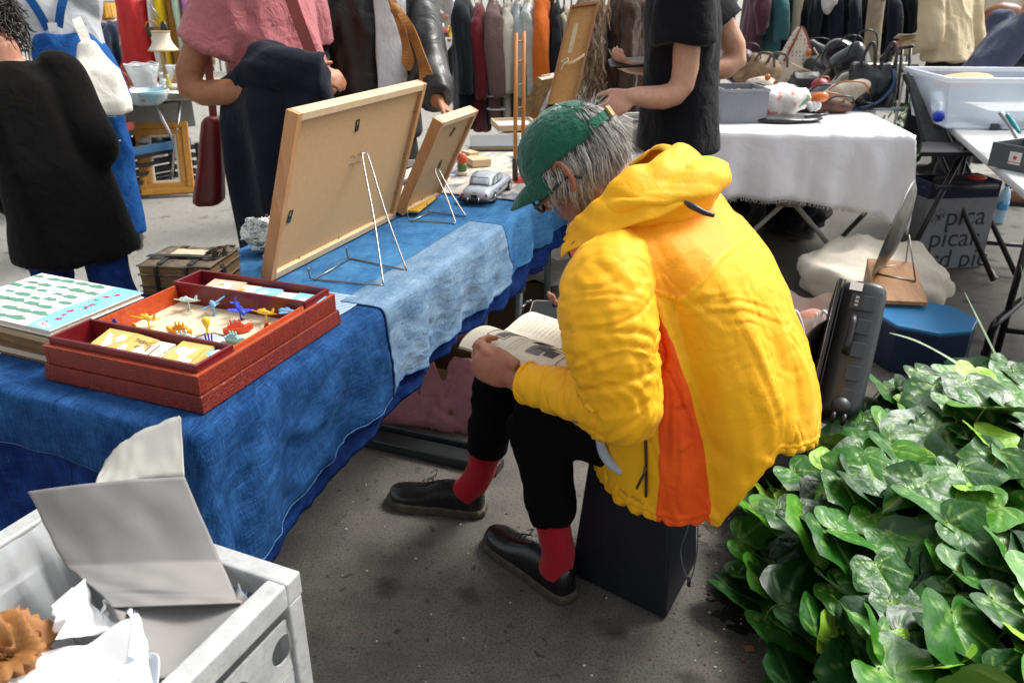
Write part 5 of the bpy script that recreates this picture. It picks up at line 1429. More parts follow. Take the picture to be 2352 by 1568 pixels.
# ================================================================ galvanised waste trolley in the near corner
GALV=m_galv('galvanised_steel')
CA=atz(690,1310,.60);CB=atz(140,1131,.60);cu=(CB-CA);CLN=cu.length;cu.normalize();cv=V((cu.y,-cu.x,0));cv=-cv if cv.y > 0 else cv
CD=.44
CMX=Matrix((cu,cv,V((0,0,1)))).transposed().to_4x4();CMX.translation=V((CA.x,CA.y,0))       # x along the back rim, y towards us, z up (left-handed is fine for boxes)
tr=thing('waste_trolley','open galvanised steel trolley filled with waste paper','trolley',CMX @ V((CLN/2,CD/2,0)))
def cbox(b,x0,x1,y0,y1,z0,z1,m=0): b.box(((x0+x1)/2,(y0+y1)/2,(z0+z1)/2),(x1-x0,y1-y0,z1-z0),CMX,m)
def fixn(b):
 b.f=[list(reversed(f)) for f in b.f];return b
w=.036
for x0,x1,y0,y1 in ((0,CLN,0,w),(0,CLN,CD-w,CD),(0,w,w,CD-w),(CLN-w,CLN,w,CD-w)):
 b=MB();cbox(b,x0,x1,y0,y1,.556,.60);part('rim',fixn(b),GALV,tr,bevel=.004)
for x,y in ((.002,.002),(CLN-.034,.002),(.002,CD-.034),(CLN-.034,CD-.034)):
 b=MB();cbox(b,x,x+.032,y,y+.032,.04,.555);part('post',fixn(b),GALV,tr,bevel=.003)
for x0,x1,y0,y1 in ((.036,CLN-.036,.006,.026),(CLN-.026,CLN-.006,.036,CD-.036)):
 b=MB();cbox(b,x0,x1,y0,y1,.47,.505);part('inner_rail',fixn(b),GALV,tr,bevel=.003)
def holed(y0,y1,z0,z1,x,holes,r):
 bm=bmesh.new();n=20;loops=[]
 def P(y,z): return CMX @ V((x,y,z))
 ys=[y0]+[(holes[i][0]+holes[i+1][0])/2 for i in range(len(holes)-1)]+[y1]
 b=MB()
 for i,(hy,hz) in enumerate(holes):
  a0,a1=ys[i],ys[i+1];ring=[];out=[]
  for k in range(n):
   cs_=[math.atan2(z_-hz,y_-hy) for y_,z_ in ((a1,z1),(a0,z1),(a0,z0),(a1,z0),(a1,z1))];cs_=[c_+(2*math.pi if i_ and c_ < cs_[0] or i_ == 4 else 0) for i_,c_ in enumerate(cs_)];q=lerp(cs_[k // 5],cs_[k // 5+1],(k % 5)/5);c,s=math.cos(q),math.sin(q);ring.append(P(hy+r*c,hz+r*s))
   t=min(((a1-hy) if c > 0 else (hy-a0))/max(abs(c),1e-6),((z1-hz) if s > 0 else (hz-z0))/max(abs(s),1e-6));out.append(P(hy+t*c,hz+t*s))
  b.add(ring+out,[(k,(k+1) % n,(k+1) % n+n,k+n) for k in range(n)])
 bm.free();return b
h0_=CMX.inverted() @ onpl(645,1490,CMX @ V((.012,0,0)),cu);hs=[(h0_.y+.105*i,h0_.z) for i in range(4) if h0_.y+.105*i < CD-.07]
b=holed(.038,CD-.038,h0_.z-.055,.53,.010,hs,.026);part('holed_panel',b,GALV,tr,solid=.004)
b=holed(.038,CD-.038,.08,h0_.z-.058,.010,[(h[0],h0_.z-.13) for h in hs],.026);part('holed_panel',b,GALV,tr,solid=.004)
for x0,x1,y0,y1 in ((.036,CLN-.036,CD-.012,CD-.008),(.036,CLN-.036,.008,.012),(CLN-.012,CLN-.008,.036,CD-.036),(.03,CLN-.03,.03,CD-.03)):
 b=MB()
 if y1-y0 > .1 and x1-x0 > .1: cbox(b,x0,x1,y0,y1,.08,.085);part('floor_panel',fixn(b),GALV,tr)
 else: cbox(b,x0,x1,y0,y1,.09,.46);part('side_panel',fixn(b),GALV,tr)
for x,y in ((.03,.03),(CLN-.03,.03),(.03,CD-.03),(CLN-.03,CD-.03)):
 b=MB();b.lathe([(.0,-.012),(.018,-.012),(.02,0),(.018,.012),(0,.012)],16,T(*(CMX @ V((x,y,.0205)))) @ RX(90));part('castor',b,BLACKP,tr)
# clear liner hanging over the far side
def cl(x,y,z): return CMX @ V((x,y,z))
b=MB();g=[]
for i in range(50):
 y=lerp(.03,CD-.03,i/49);row=[]
 for j in range(22):
  u=j/21;z=lerp(.595,.16,u);x=CLN-.040-.10*u ** .7+.018*math.sin(i*.8+3*noise.noise(V((i*.2,u*2,0))))*min(1,u*3)+.02*noise.noise(V((i*.16,u*4,3)))
  row.append(cl(x,y,z))
 g.append(row)
b.grid(g);one('plastic_liner',b,glass('clear_liner',(.75,.78,.8),.12,.42),'crumpled clear plastic liner hanging inside the waste trolley','plastic bag')
# tall sheet of grey wrapping card
GREYC=mat('grey_wrapping_card',(.235,.225,.215),.85,.10,7,.12,160,.001,c2=(.20,.192,.186));GREY_LIT=mat('lit_card_grey',(.36,.355,.32),.85,.08,9,.12,160,.001)  # flap copy made paler, light on its upward face put into the colour
gc=thing('wrapping_card','tall sheet of folded grey card sticking out of the trolley','card',cl(.22,.16,.3))
TL,TR_,BR_,BL_=aty(64,1128,1.045),aty(424,1094,1.07),aty(562,1385,.96),aty(262,1395,.93)
def sheet(TLp,TRp,BRp,BLp,nu,nv,fn):
 return [[lerp(lerp(TLp,TRp,i/nu),lerp(BLp,BRp,i/nu),j/nv)+fn(i/nu,j/nv) for j in range(nv+1)] for i in range(nu+1)]
nrm=(TR_-TL).cross(BL_-TL).normalized();nrm=nrm if nrm.y < 0 else -nrm
def cf(u,v):
 o=.018*math.sin(math.pi*u)*(1-.3*v)
 for c0,sl,a in ((.40,.03,.03),(.78,-.05,-.05)): o+=a*max(0,v-c0-sl*math.sin(u*4))
 o+=.004*noise.noise(V((u*5,v*5,2)))
 return nrm*o
rws=[(0,TL,TR_),(.40,aty(150,1298,.985),aty(508,1290,1.02)),(.78,aty(236,1362,.955),aty(548,1368,.975)),(1,BL_,BR_)]
def rwf(u,v):
 for (v0,a0_,b0_),(v1,a1_,b1_) in zip(rws[:-1],rws[1:]):
  if v <= v1: k_=(v-v0)/(v1-v0);return lerp(lerp(a0_,a1_,k_),lerp(b0_,b1_,k_),u)
b=MB();b.grid([[rwf(i/44,j/60)+cf(i/44,j/60)+(TR_-TL)*(.012*noise.noise(V((j*.15,3,0)))*(1-i/22 if i < 22 else 0)) for j in range(61)] for i in range(45)]);part('sheet',b,GREYC,gc,solid=.0022)
b=MB();BR2,BL2=aty(440,1560,.80),aty(330,1560,.80)
b.grid(sheet(BL_+nrm*.004,BR_+nrm*.004,BR2,BL2,26,16,lambda u,v: nrm*(-.030*math.sin(math.pi*u)-.012*v)));part('sheet',b,GREYC,gc,solid=.0022)
fp=[aty(218,1116,1.052),aty(238,1066,1.10),aty(277,1020,1.125),aty(322,992,1.14),aty(362,970,1.15),aty(402,957,1.155),aty(415,962,1.15),aty(420,1020,1.11),TR_+V((0,.002,0))]
bs=[lerp(aty(218,1116,1.052),TR_,i/5) for i in range(6)];tpz=[fp[0],fp[1],fp[2],fp[3],fp[5],fp[6]]
rr=random.Random(3);tp2=spline(tpz,6);bs2=spline(bs,6)
b=MB();b.grid([[lerp(x,y,j/10)+V((0,0,.003*noise.noise(V((i*.3,j*.4,0)))+(rr.uniform(-.0015,.0015) if j == 10 else 0))) for j in range(11)] for i,(x,y) in enumerate(zip(bs2,tp2))]);part('torn_flap',b,GREY_LIT,gc,'torn flap folded back at the top, painted paler as if lit from above',solid=.0022)
b=MB();b.grid(sheet(aty(548,1338,.985),aty(574,1378,.97),aty(560,1392,.96),aty(540,1372,.965),8,8,lambda u,v: nrm*(.012*math.sin(math.pi*u))));part('curled_edge',b,GREYC,gc,solid=.002)
# white papers and a leather bag lower in the trolley
WP=mat('white_wrapping_paper',(.80,.80,.79),.6,.06,9,.15,30,.004)
def paper(pts,label,nz,m=WP,amp=.02,seed=1,fr=9,solid=.0012):
 a,b_,c,d=[aty(p[0],p[1],p[2]) for p in pts];n=(b_-a).cross(d-a).normalized()
 g=sheet(a,b_,c,d,36,30,lambda u,v: n*(amp*(1-abs(noise.noise(V((u*fr*.4,v*fr*.4,seed))))*3)+amp*.4*noise.noise(V((u*fr,v*fr,seed)))+nz*math.sin(math.pi*u)*math.sin(math.pi*v)))
 return one('waste_paper',MB().grid(g),m,label,'paper','white waste papers in the trolley',solid=solid)
paper([(-40,1528,.86),(328,1432,.90),(345,1560,.74),(-40,1680,.70)],'largest smooth white paper sheet lying across the trolley',.035,amp=.012,seed=4,fr=4)
paper([(140,1370,.93),(178,1345,.97),(322,1430,.92),(150,1448,.88)],'folded white paper with a pointed corner behind the large sheet',.03,amp=.022,seed=9,fr=5)
paper([(250,1375,.95),(290,1360,.98),(300,1450,.93),(240,1440,.92)],'small white paper scrap tucked beside the grey card',.01,amp=.012,seed=12,fr=5)
paper([(296,1385,.93),(325,1395,.93),(372,1575,.78),(310,1600,.76)],'narrow bluish white paper strip standing upright',.03,mat('bluish_paper',(.66,.70,.76),.6,.08),amp=.014,seed=15,fr=5)
b=MB();c=aty(-12,1496,.87);b.ell(tuple(c),(.062,.05,.040),None,60,40);me=displace(b.mesh('bag'),lambda co,no: .022*facet(co,22,4)+.012*facet(co,52,6))
lg=thing('leather_bag','crumpled tan leather pouch at the left in the trolley','bag',c-V((0,0,.05)))
TAN=mat('tan_leather',(.30,.125,.03),.65,.3,16,.25,120,.002);part('pouch',me,TAN,lg)
b=MB();b.ell(tuple(aty(80,1462,.89)),(.009,.008,.007),None,20,14);me=displace(b.mesh('tie'),lambda co,no: .005*(creased(co,90,9)-.4));part('tie',me,mat('dark_red_leather',(.16,.03,.012),.4),lg)
b=MB();b.tube(spline([aty(60,1440,.90),aty(68,1480,.88),aty(62,1510,.86)],5),.004,8);part('drawstring',b,TAN,lg)
# ================================================================ ivy bed on the right
bound=[V((.70,.55)),V((.64,.95)),V((.615,1.25)),V((.625,1.50)),V((.645,1.72)),V((.71,1.90)),V((.86,2.02)),V((1.02,2.18)),V((1.24,2.42)),V((1.55,2.55)),V((1.95,2.62)),V((2.6,2.8))]
def bdist(x,y):
 best=9;sgn=1
 for a,c in zip(bound[:-1],bound[1:]):
  d=c-a;k=max(0,min(1,(V((x,y))-a).dot(d)/d.length_squared));q=(V((x,y))-a-d*k)
  if q.length < best: best=q.length;sgn=1 if d.x*(y-a.y)-d.y*(x-a.x) < 0 else -1;nn=(d.y,-d.x)
 L=math.hypot(*nn);return best*sgn,(-nn[0]/L,-nn[1]/L)
def ivy_h(d,x,y): return (.29*(1-math.exp(-max(d,0)/.10))+.05*noise.noise(V((x*4,y*4,1)))*min(1,max(d,0)/.1))
ivy=thing('ivy','glossy green large-leaved ivy mound filling the right front corner','ivy',(1.1,1.6,0))
b=MB();g=[]
for i in range(60):
 x=lerp(.6,2.7,i/59);row=[]
 for j in range(60):
  y=lerp(.4,2.85,j/59);d,_=bdist(x,y);row.append(V((x,y,max(-.006,ivy_h(d-.03,x,y)-.10 if d > .02 else -.006))))
 g.append(row)
b.grid(g);struct('soil',b,mat('dark_leaf_mould',(.012,.010,.006),.95,.5,40,.8,90,.01))
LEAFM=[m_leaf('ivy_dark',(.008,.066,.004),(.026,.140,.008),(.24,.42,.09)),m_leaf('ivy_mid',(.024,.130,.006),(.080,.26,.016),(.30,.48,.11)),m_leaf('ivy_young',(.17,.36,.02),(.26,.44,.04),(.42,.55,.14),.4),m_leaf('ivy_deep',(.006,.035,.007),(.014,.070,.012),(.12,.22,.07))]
def leaf_mesh(seed):
 r=random.Random(seed);NR,NA=7,40
 lobes=[(0,1.10,.30),(R(r.uniform(52,66)),r.uniform(.66,.82),.34),(-R(r.uniform(52,66)),r.uniform(.66,.82),.34),(R(118),r.uniform(.56,.64),.5),(-R(118),r.uniform(.56,.64),.5)]
 fold=r.uniform(.05,.34);droop=r.uniform(.05,.36);cup=r.uniform(-.15,.25);tw=r.uniform(-.25,.25);sd=r.uniform(0,99)
 def rad(q):
  base=.55+.06*math.cos(q)
  base *= 1-.62*max(0,(abs(q)-R(146))/R(34)) ** 1.0
  v=base
  for a,L,wd in lobes: v=max(v,base+(L-base)*math.exp(-abs((q-a)/wd) ** 1.25))
  return v
 vs,at,fs=[],[],[];c0=-.12
 bx=c0-rad(math.pi)*.9
 for i in range(NR+1):
  for j in range(NA):
   q=-math.pi+2*math.pi*j/NA;rr_=rad(q)*i/NR;x,y=c0+rr_*math.cos(q),rr_*math.sin(q)
   e=0
   for a,L,wd in lobes:
    tx,ty=c0+L*math.cos(a)-bx,L*math.sin(a);ll=math.hypot(tx,ty);k=((x-bx)*tx+y*ty)/ll
    if 0 < k < ll: e=max(e,math.exp(-(abs((x-bx)*ty-y*tx)/ll/(.030*(1-.6*k/ll))) ** 2))
   at.append(e)
   z=fold*abs(y)-droop*max(0,x) ** 2+cup*y*y+tw*x*y+.045*noise.noise(V((x*3,y*3,sd)))+.018*noise.noise(V((x*8,y*8,sd)))-.018*e
   vs.append(V((x-bx,y,z)))
 for i in range(NR):
  for j in range(NA):
   a,b_=i*NA+j,i*NA+(j+1) % NA
   if i == 0: fs.append((a,b_+NA,a+NA)[::-1])
   else: fs.append((a,b_,b_+NA,a+NA)[::-1])
 me=bpy.data.meshes.new('leaf');me.from_pydata([tuple(v) for v in vs],[],fs)
 A=me.attributes.new('vein','FLOAT','POINT');A.data.foreach_set('value',at);me.polygons.foreach_set('use_smooth',[True]*len(fs));me.update();return me
LM={}
rl=random.Random(21)
for k in range(9):
 for m in range(4):
  me=leaf_mesh(100+k);me.materials.append(LEAFM[m]);LM[k,m]=me
spots=[]
tries=0
while len(spots) < 300 and tries < 40000:
 tries+=1;x,y=rl.uniform(.60,2.25),rl.uniform(.78,2.75);d,nn=bdist(x,y)
 if d <-.015: continue
 z=ivy_h(d,x,y);dep=y*CP+(CAM_H-z)*SP;sx=1176+FPX*x/dep;sy=784-FPX*(y*SP-(CAM_H-z)*CP)/dep
 if sx > 2480 or sy > 1720: continue
 lay=rl.random()
 mind=.064 if lay < .70 else .046
 if any((x-a) ** 2+(y-c) ** 2 < mind ** 2 and abs(lay-l) < .75 for a,c,_,l in spots): continue
 spots.append((x,y,z,lay))
spots.sort(key=lambda s:-s[2]-.2*s[3]);stuffb=MB();cnt=0;stems=MB();low=[]
for x,y,z,lay in sorted(spots,key=lambda s: s[3]):
 d,nn=bdist(x,y)
 edge=math.exp(-max(d,0)/.10)
 zz=z*lerp(.55,1.0,edge*rl.random() if edge > .5 else 1)+(.0 if lay < .70 else -.055)+rl.uniform(-.02,.03)
 zz=max(.02,zz)
 up=V((-nn[0]*edge*1.1,-nn[1]*edge*1.1,1))+V((rl.gauss(0,.24),rl.gauss(-.10,.24),0))
 tipd=V((-nn[0],-nn[1],0))*(.35+edge)+V((rl.gauss(-.25,.75),rl.gauss(-.25,.75),0))+V((0,0,-.25))
 if tipd.length < .1: tipd=V((-1,0,0))
 s=rl.choices([.094,.118,.142,.166],[.2,.34,.30,.16])[0]*rl.uniform(.85,1.1)
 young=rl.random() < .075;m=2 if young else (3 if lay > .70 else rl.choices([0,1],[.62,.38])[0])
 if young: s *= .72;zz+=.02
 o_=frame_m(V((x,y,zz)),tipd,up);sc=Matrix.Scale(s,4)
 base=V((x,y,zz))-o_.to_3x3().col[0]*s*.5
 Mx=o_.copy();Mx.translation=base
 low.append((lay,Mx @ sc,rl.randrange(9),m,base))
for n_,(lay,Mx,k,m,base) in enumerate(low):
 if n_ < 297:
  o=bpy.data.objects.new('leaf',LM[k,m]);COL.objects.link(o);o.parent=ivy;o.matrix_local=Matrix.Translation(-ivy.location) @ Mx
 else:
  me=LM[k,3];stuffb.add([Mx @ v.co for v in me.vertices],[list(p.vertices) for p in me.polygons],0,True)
 if n_ < 150:
  stems.tube(spline([base,base+V((rl.uniform(-.02,.02),rl.uniform(-.0,.03),-.05)),base+V((rl.uniform(-.04,.04),rl.uniform(-.0,.06),-.14))],3),[.0022,.0024,.003],5)
for _ in range(900):          # the bed goes on to the right of the picture
 x,y=rl.uniform(1.0,2.75),rl.uniform(.45,2.75);d,nn=bdist(x,y)
 if d < .02 or any((x-q[0]) ** 2+(y-q[1]) ** 2 < .0042 for q in spots): continue
 dep=y*CP+(CAM_H-.3)*SP
 if 1176+FPX*x/dep < 2400 and y > .9: continue
 spots.append((x,y,0,1));me=LM[rl.randrange(9),0];Mx=frame_m(V((x,y,ivy_h(d,x,y))),V((rl.gauss(0,1),rl.gauss(0,1),-.2)),V((rl.gauss(0,.25),rl.gauss(0,.25),1))) @ Matrix.Scale(rl.uniform(.11,.16),4)
 stuffb.add([Mx @ v.co for v in me.vertices],[list(q.vertices) for q in me.polygons],0,True)
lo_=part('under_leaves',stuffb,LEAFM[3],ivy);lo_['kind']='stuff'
st_=part('stems',stems,mat('ivy_stem',(.16,.20,.05),.6,.3),ivy);st_['kind']='stuff'
# strap-shaped blades and one dead leaf standing out of the ivy
def blade(pts,w,m,label):
 b=MB();b.ribbon(spline(pts,8),lambda u: w*(1-.85*u ** 3)*(.6+.4*min(1,u*4)),.0014,(.4,-.6,.7));return one('strap_leaf',b,m,label,'leaf',sub=1)
GB=mat('grey_green_blade',(.26,.36,.22),.5,.25,30,.1)
blade([atz(2350,950,.18),atz(2290,905,.27),atz(2200,835,.33),atz(2110,785,.35),atz(2042,764,.36)],.020,GB,'long pale arching blade lying over the ivy towards the blue box')
blade([atz(2330,895,.18),atz(2290,820,.30),atz(2255,750,.40),atz(2215,670,.50)],.017,GB,'upright grey green blade rising beside the black chair leg')
blade([atz(2348,690,.30),atz(2350,650,.36),atz(2345,606,.42)],.014,GB,'short green blade at the right edge near the painted line')
blade([atz(2195,892,.24),atz(2160,880,.26),atz(2130,862,.27),atz(2104,846,.27)],.022,mat('dead_leaf',(.50,.26,.05),.6,.4,30),'yellow brown withered leaf curled on top of the ivy')
b=MB()
for i in range(7):
 c=V((.57+.03*math.sin(i*2.2),1.50+.022*i,.0022));n=16;b.prism([(c.x+(.035+.012*math.sin(i*3+a*1.9))*math.cos(2*math.pi*a/n),c.y+(.022+.008*math.cos(i+a*2.7))*math.sin(2*math.pi*a/n)) for a in range(n)],.0012+.0007*i,None)
struct('wet_earth',b,mat('wet_black_earth',(.006,.005,.004),.4,.4,60,.9,120,.008),'stuff')
b=MB();b.box((.563,1.425,.010),(.022,.014,.004),RZ(0));one('brick_chip',b,mat('brick_chip',(.30,.10,.045),.9),'small orange brick chip on the ground by the ivy','chip')
# ================================================================ bags, boxes and suitcase behind the seated man
sc_=thing('suitcase','open black hard-shell suitcase half propped upright against the ivy','suitcase',(1.0,2.15,.1))
P0,P1=aty(1918,948,2.04),aty(1990,640,2.26);sz=(P1-P0);SLn=sz.length;sz.normalize();sx=V((.93,-.33,.02));sx=(sx-sz*sx.dot(sz)).normalized();sy=sz.cross(sx)
SM=Matrix((sx,sy,sz)).transposed().to_4x4();SM.translation=P0
SUIT=mat('black_ribbed_shell',(.026,.030,.034),.38,.15,30,.2,260,.001);LIN=mat('grey_lining',(.10,.09,.075),.8,.3,20)
wS,dS=.15,.30
b=MB()
rings=[]
for k,(z,gx) in enumerate(((-.004,.84),(.018,.97),(.05,1),(SLn-.05,1),(SLn-.018,.97),(SLn+.004,.84))):
 rings.append([SM @ V((-wS/2+x,y,z)) for x,y in ((0,0),(wS*gx*.80,0),(wS*gx*.95,.010),(wS*gx,.030),(wS*gx,dS-.03),(wS*gx*.95,dS-.01),(wS*gx*.8,dS),(0,dS))])
b.loft(rings,0,True,True,True);sh=part('shell',b,SUIT,sc_,sub=1)
for k in range(5):
 b=MB();b.prism(rrect(.040,.046,.006),.0022,SM @ T(.022,.0005,.055+.072*k) @ RX(90));part('raised_rib',b,SUIT,sc_,bevel=.0015)
b=MB();b.box((-wS/2+.006,.0,SLn/2),(.010,.006,SLn-.03),SM);b.box((-wS/2+.018,-.001,SLn/2),(.003,.005,SLn-.03),SM);part('zip',b,BLACKP,sc_)
b=MB();b.tube(spline([SM @ V(p) for p in ((-.012,-.002,SLn*.44),(-.012,-.022,SLn*.47),(-.010,-.026,SLn*.56),(-.010,-.024,SLn*.66),(-.010,-.002,SLn*.70))],6),.010,10);part('handle',b,BLACKP,sc_)
b=MB();b.prism(rrect(.034,.052,.005),.004,SM @ T(-.012,.001,SLn*.82) @ RX(90));lk=part('lock',b,BLACKP,sc_)
b=MB()
for q in range(3): b.box((-.012,-.0045,SLn*.82+.012-.012*q),(.010,.003,.008),SM)
part('dial',b,mat('lock_dial',(.30,.30,.30),.4),lk)
b=MB();b.box((-.022,-.0012,SLn*.93),(.036,.0016,.026),SM);part('sticker',b,WHITEP,sc_)
b=MB();b.lathe([(.0,0),(.026,0),(.028,.01),(.024,.024),(.0,.026)],18,SM @ T(.010,-.006,.020) @ RX(90));part('wheel_housing',b,BLACKP,sc_)
for q in (-.012,.012): b=MB();b.lathe([(.0,-.006),(.016,-.006),(.019,0),(.016,.006),(.0,.006)],18,SM @ T(.010+q*1.2,-.028,-.018) @ RY(90));part('wheel',b,BLACKT,sc_)
b=MB();b.box((-wS/2-.0015,dS/2,SLn/2),(.002,dS-.02,SLn-.03),SM);part('lining',b,mat('black_lining',(.008,.008,.008),.9),sc_)
b=MB();b.grid([[SM @ V((-wS/2-.004-.05*math.sin(math.pi*j/8)*(1-i/10),.01+.02*i,lerp(.12,SLn*.66,j/8))) for j in range(9)] for i in range(11)]);part('lining_flap',b,LIN,sc_,solid=.002)
b=MB();b.box((0,0,.06),(.30,.40,.12),Matrix.Translation((.86,2.22,.004)) @ RZ(-8));part('lower_shell',b,mat('black_lining',(.008,.008,.008)),sc_,bevel=.02)
slab('picture_box',1835,925,.15,.10,.14,.03,25,mat('blue_picture_print',(.10,.20,.34),.5,.6,30,.1,c2=(.42,.40,.28)),'blue printed box lying in the open suitcase','box')
ot=thing('blue_box','eight-sided blue box with a bright glossy blue lid','box',atz(2120,850,0))
OC=atz(2128,726,.205);OC.z=0;n8=[(.195*math.cos(math.pi/8+k*math.pi/4+.2),.175*math.sin(math.pi/8+k*math.pi/4+.2)) for k in range(8)]
b=MB();b.prism(n8,.186,Matrix.Translation(OC),0,.003);part('body',b,mat('navy_card',(.008,.020,.055),.5,.2),ot,bevel=.003)
b=MB();b.prism([(x*1.02,y*1.02) for x,y in n8],.018,Matrix.Translation(OC),0,.190);part('lid',b,mat('bright_blue_lid',(.03,.19,.42),.22,.15,9,.05),ot,bevel=.005)
# plastic carrier with pink cloth
cb_=thing('carrier_bag','translucent white carrier bag filled with pink cloth','bag',atz(1850,800,.0))
C0=atz(1842,765,.14);C0.z=.015
b=MB();b.ell(tuple(C0+V((0,0,.085))),(.135,.12,.135),None,44,30);me=displace(b.mesh('cloth'),lambda co,no: .05*(creased(co,13,4)-.4)+.012*waves(co,34,6));part('cloth',me,fabric('salmon_cloth',(.52,.23,.17),.9,.3,fold=14),cb_)
b=MB();g=[]
for i in range(72):
 q=2*math.pi*i/72;row=[]
 for j in range(18):
  u=j/17;rad=lerp(.142,.128,u)*(1+.08*noise.noise(V((math.cos(q)*2.2,math.sin(q)*2.2,u*3)))+.05*noise.noise(V((math.cos(q)*7,math.sin(q)*7,u*4))));z=lerp(.08,.235+.045*math.sin(2*q+.6) ** 2,u);row.append(C0+V((rad*math.cos(q),rad*.9*math.sin(q),z)))
 g.append(row)
CARR=glass('milky_plastic',(.80,.78,.74),.35,.55)
b.grid(g,0,True);part('bag_skin',b,CARR,cb_)
for s_ in (-.05,.06):
 b=MB();q=C0+V((s_,-.12,.20));b.tube(spline([q+V((-.045,.01,.0)),q+V((-.04,-.006,.075)),q+V((-.01,-.02,.02)),q+V((.012,-.02,-.05)),q+V((.042,-.006,-.012)),q+V((.05,.01,.06))],6),.006,8);part('handle',b,WHITEP,cb_)
# white canvas sack under the board
b=MB();C1=atz(2020,690,.0)+V((0,.10,0));b.ell(tuple(C1+V((0,0,.085))),(.36,.30,.17),None,60,30)
me=displace(b.mesh('canvas_sack'),lambda co,no: .05*(creased(co,7,14)-.4)+.016*facet(co,7,5)+.005*facet(co,22,6));one('canvas_sack',me,fabric('dirty_white_canvas',(.76,.71,.60),.9,.25,fold=10,vs=3,c2=(.60,.52,.39)),'dirty white canvas sack heaped on the asphalt behind the suitcase','sack')
wb=thing('wooden_crate','upturned wooden crate top with rough grain holding the wire stand','crate',atz(2060,690,.10))
q0,q1,q2,q3=atz(1992,592,.30),atz(2100,602,.30),atz(2132,694,.24),atz(2004,688,.24);dn=V((0,0,-.018))
b=MB();b.hexa([p+dn for p in (q3,q2,q1,q0)],[q3,q2,q1,q0]);part('board',b,wood('crate_wood',(.42,.21,.07),(.27,.115,.035),1,.7),wb,bevel=.003)
b=MB();b.hexa([p+V((0,0,-.22)) for p in (q3+V((.002,.003,0)),q0+V((.002,0,0)),q0+V((.02,0,0)),q3+V((.02,.003,0)))],[p+dn for p in (q3+V((.002,.003,0)),q0+V((.002,0,0)),q0+V((.02,0,0)),q3+V((.02,.003,0)))]);part('side',b,BROWNWOOD,wb)
ms=thing('round_mirror','dark round metal dish seen nearly edge-on, propped on a wire stand','dish',atz(2050,640,.27))
e0,e1=aty(2012,636,3.24),aty(2110,418,3.36);c=(e0+e1)/2;rad=(e1-e0).length/2;ax=(e1-e0).normalized();nrm2=V((.80,-.42,.0));nrm2=(nrm2-ax*nrm2.dot(ax)).normalized()
DM=frame_m(c,ax,nrm2)
b=MB();b.lathe([(.0,.030),(rad*.45,.026),(rad*.78,.012),(rad*.86,-.004),(rad,-.012),(rad,-.016),(rad*.84,-.010),(rad*.7,.004),(rad*.4,.018),(.0,.022)],48,DM);part('dish',b,metal('dull_pewter',(.34,.34,.32),.35,.5,9),ms)
b=MB();W=[atz(2012,628,.28),atz(2085,606,.292),atz(2103,646,.272),atz(2022,634,.276)];apx=aty(2088,540,3.30)
for l in ([W[0],W[2]],[W[0]+V((.02,.05,.01)),W[1]],[W[2],apx,W[1]+V((0,.02,0))],[W[0],W[0]+V((-.012,0,.04))]): b.tube(l,.0032,8)
part('wire_stand',b,STEEL,ms)
b=MB();C2=atz(1692,1138,0);b.lathe([(.0,.001),(.030,.001),(.032,.012),(.032,.05),(.034,.052),(.034,.066),(.029,.068),(.027,.060),(.0,.056)],28,Matrix.Translation(C2));one('camera_lens',b,mat('black_lens_barrel',(.010,.010,.011),.25,.3,60,.1),'short black lens barrel standing on the ground beside the ivy','lens')
# black tubular leg at the right edge
b=MB();b.tube(spline([atz(2264,818,.012),atz(2280,755,.16),atz(2310,722,.20),atz(2420,640,.26),atz(2600,560,.3)],8),.016,12);b.tube([atz(2264,820,.002),atz(2266,806,.035)],.021,12);one('chair_leg_tube',b,BLACKT,'bent black tubular chair frame reaching in at the right edge','chair')
# pink cloth and cardboard under the blue table
pc=thing('cardboard_box','open cardboard box wrapped in pink cloth under the blue table','box',atz(1040,990,0)+V((0,.12,0)))
A=Matrix.Translation(atz(1015,1000,0)+V((0,.16,0))) @ RZ(-14)
b=MB();ringbox(b,-.16,.16,-.12,.12,.005,.24,.006,A);part('carton',b,mat('brown_cardboard',(.17,.085,.035),.9,.2,30,.1),pc)
b=MB();g=[]
for i in range(60):
 q=2*math.pi*i/60;row=[]
 for j in range(20):
  u=j/19;sq=.16/max(abs(math.cos(q)),abs(math.sin(q))*1.2,.7);z=.30-.30*abs(u-.12)/.88 if u > .12 else .24+.06*u/.12
  rd=sq*(1.05+.16*u+.10*noise.noise(V((math.cos(q)*2.5,math.sin(q)*2.5,u*2)))+.05*noise.noise(V((math.cos(q)*8,math.sin(q)*8,u*3)))+.07*(1-3*abs(noise.noise(V((math.cos(q)*4,math.sin(q)*4,u*5))))));row.append(A @ V((rd*math.cos(q),rd*.8*math.sin(q),z-.05*max(0,noise.noise(V((math.cos(q)*2,math.sin(q)*2,7))))*3*(1-u))))
 g.append(row)
b.grid(g,0,True);part('cloth_cover',b,fabric('dusty_pink_cloth',(.40,.17,.20),.9,.35,fold=16,fb=.6),pc,solid=.003)
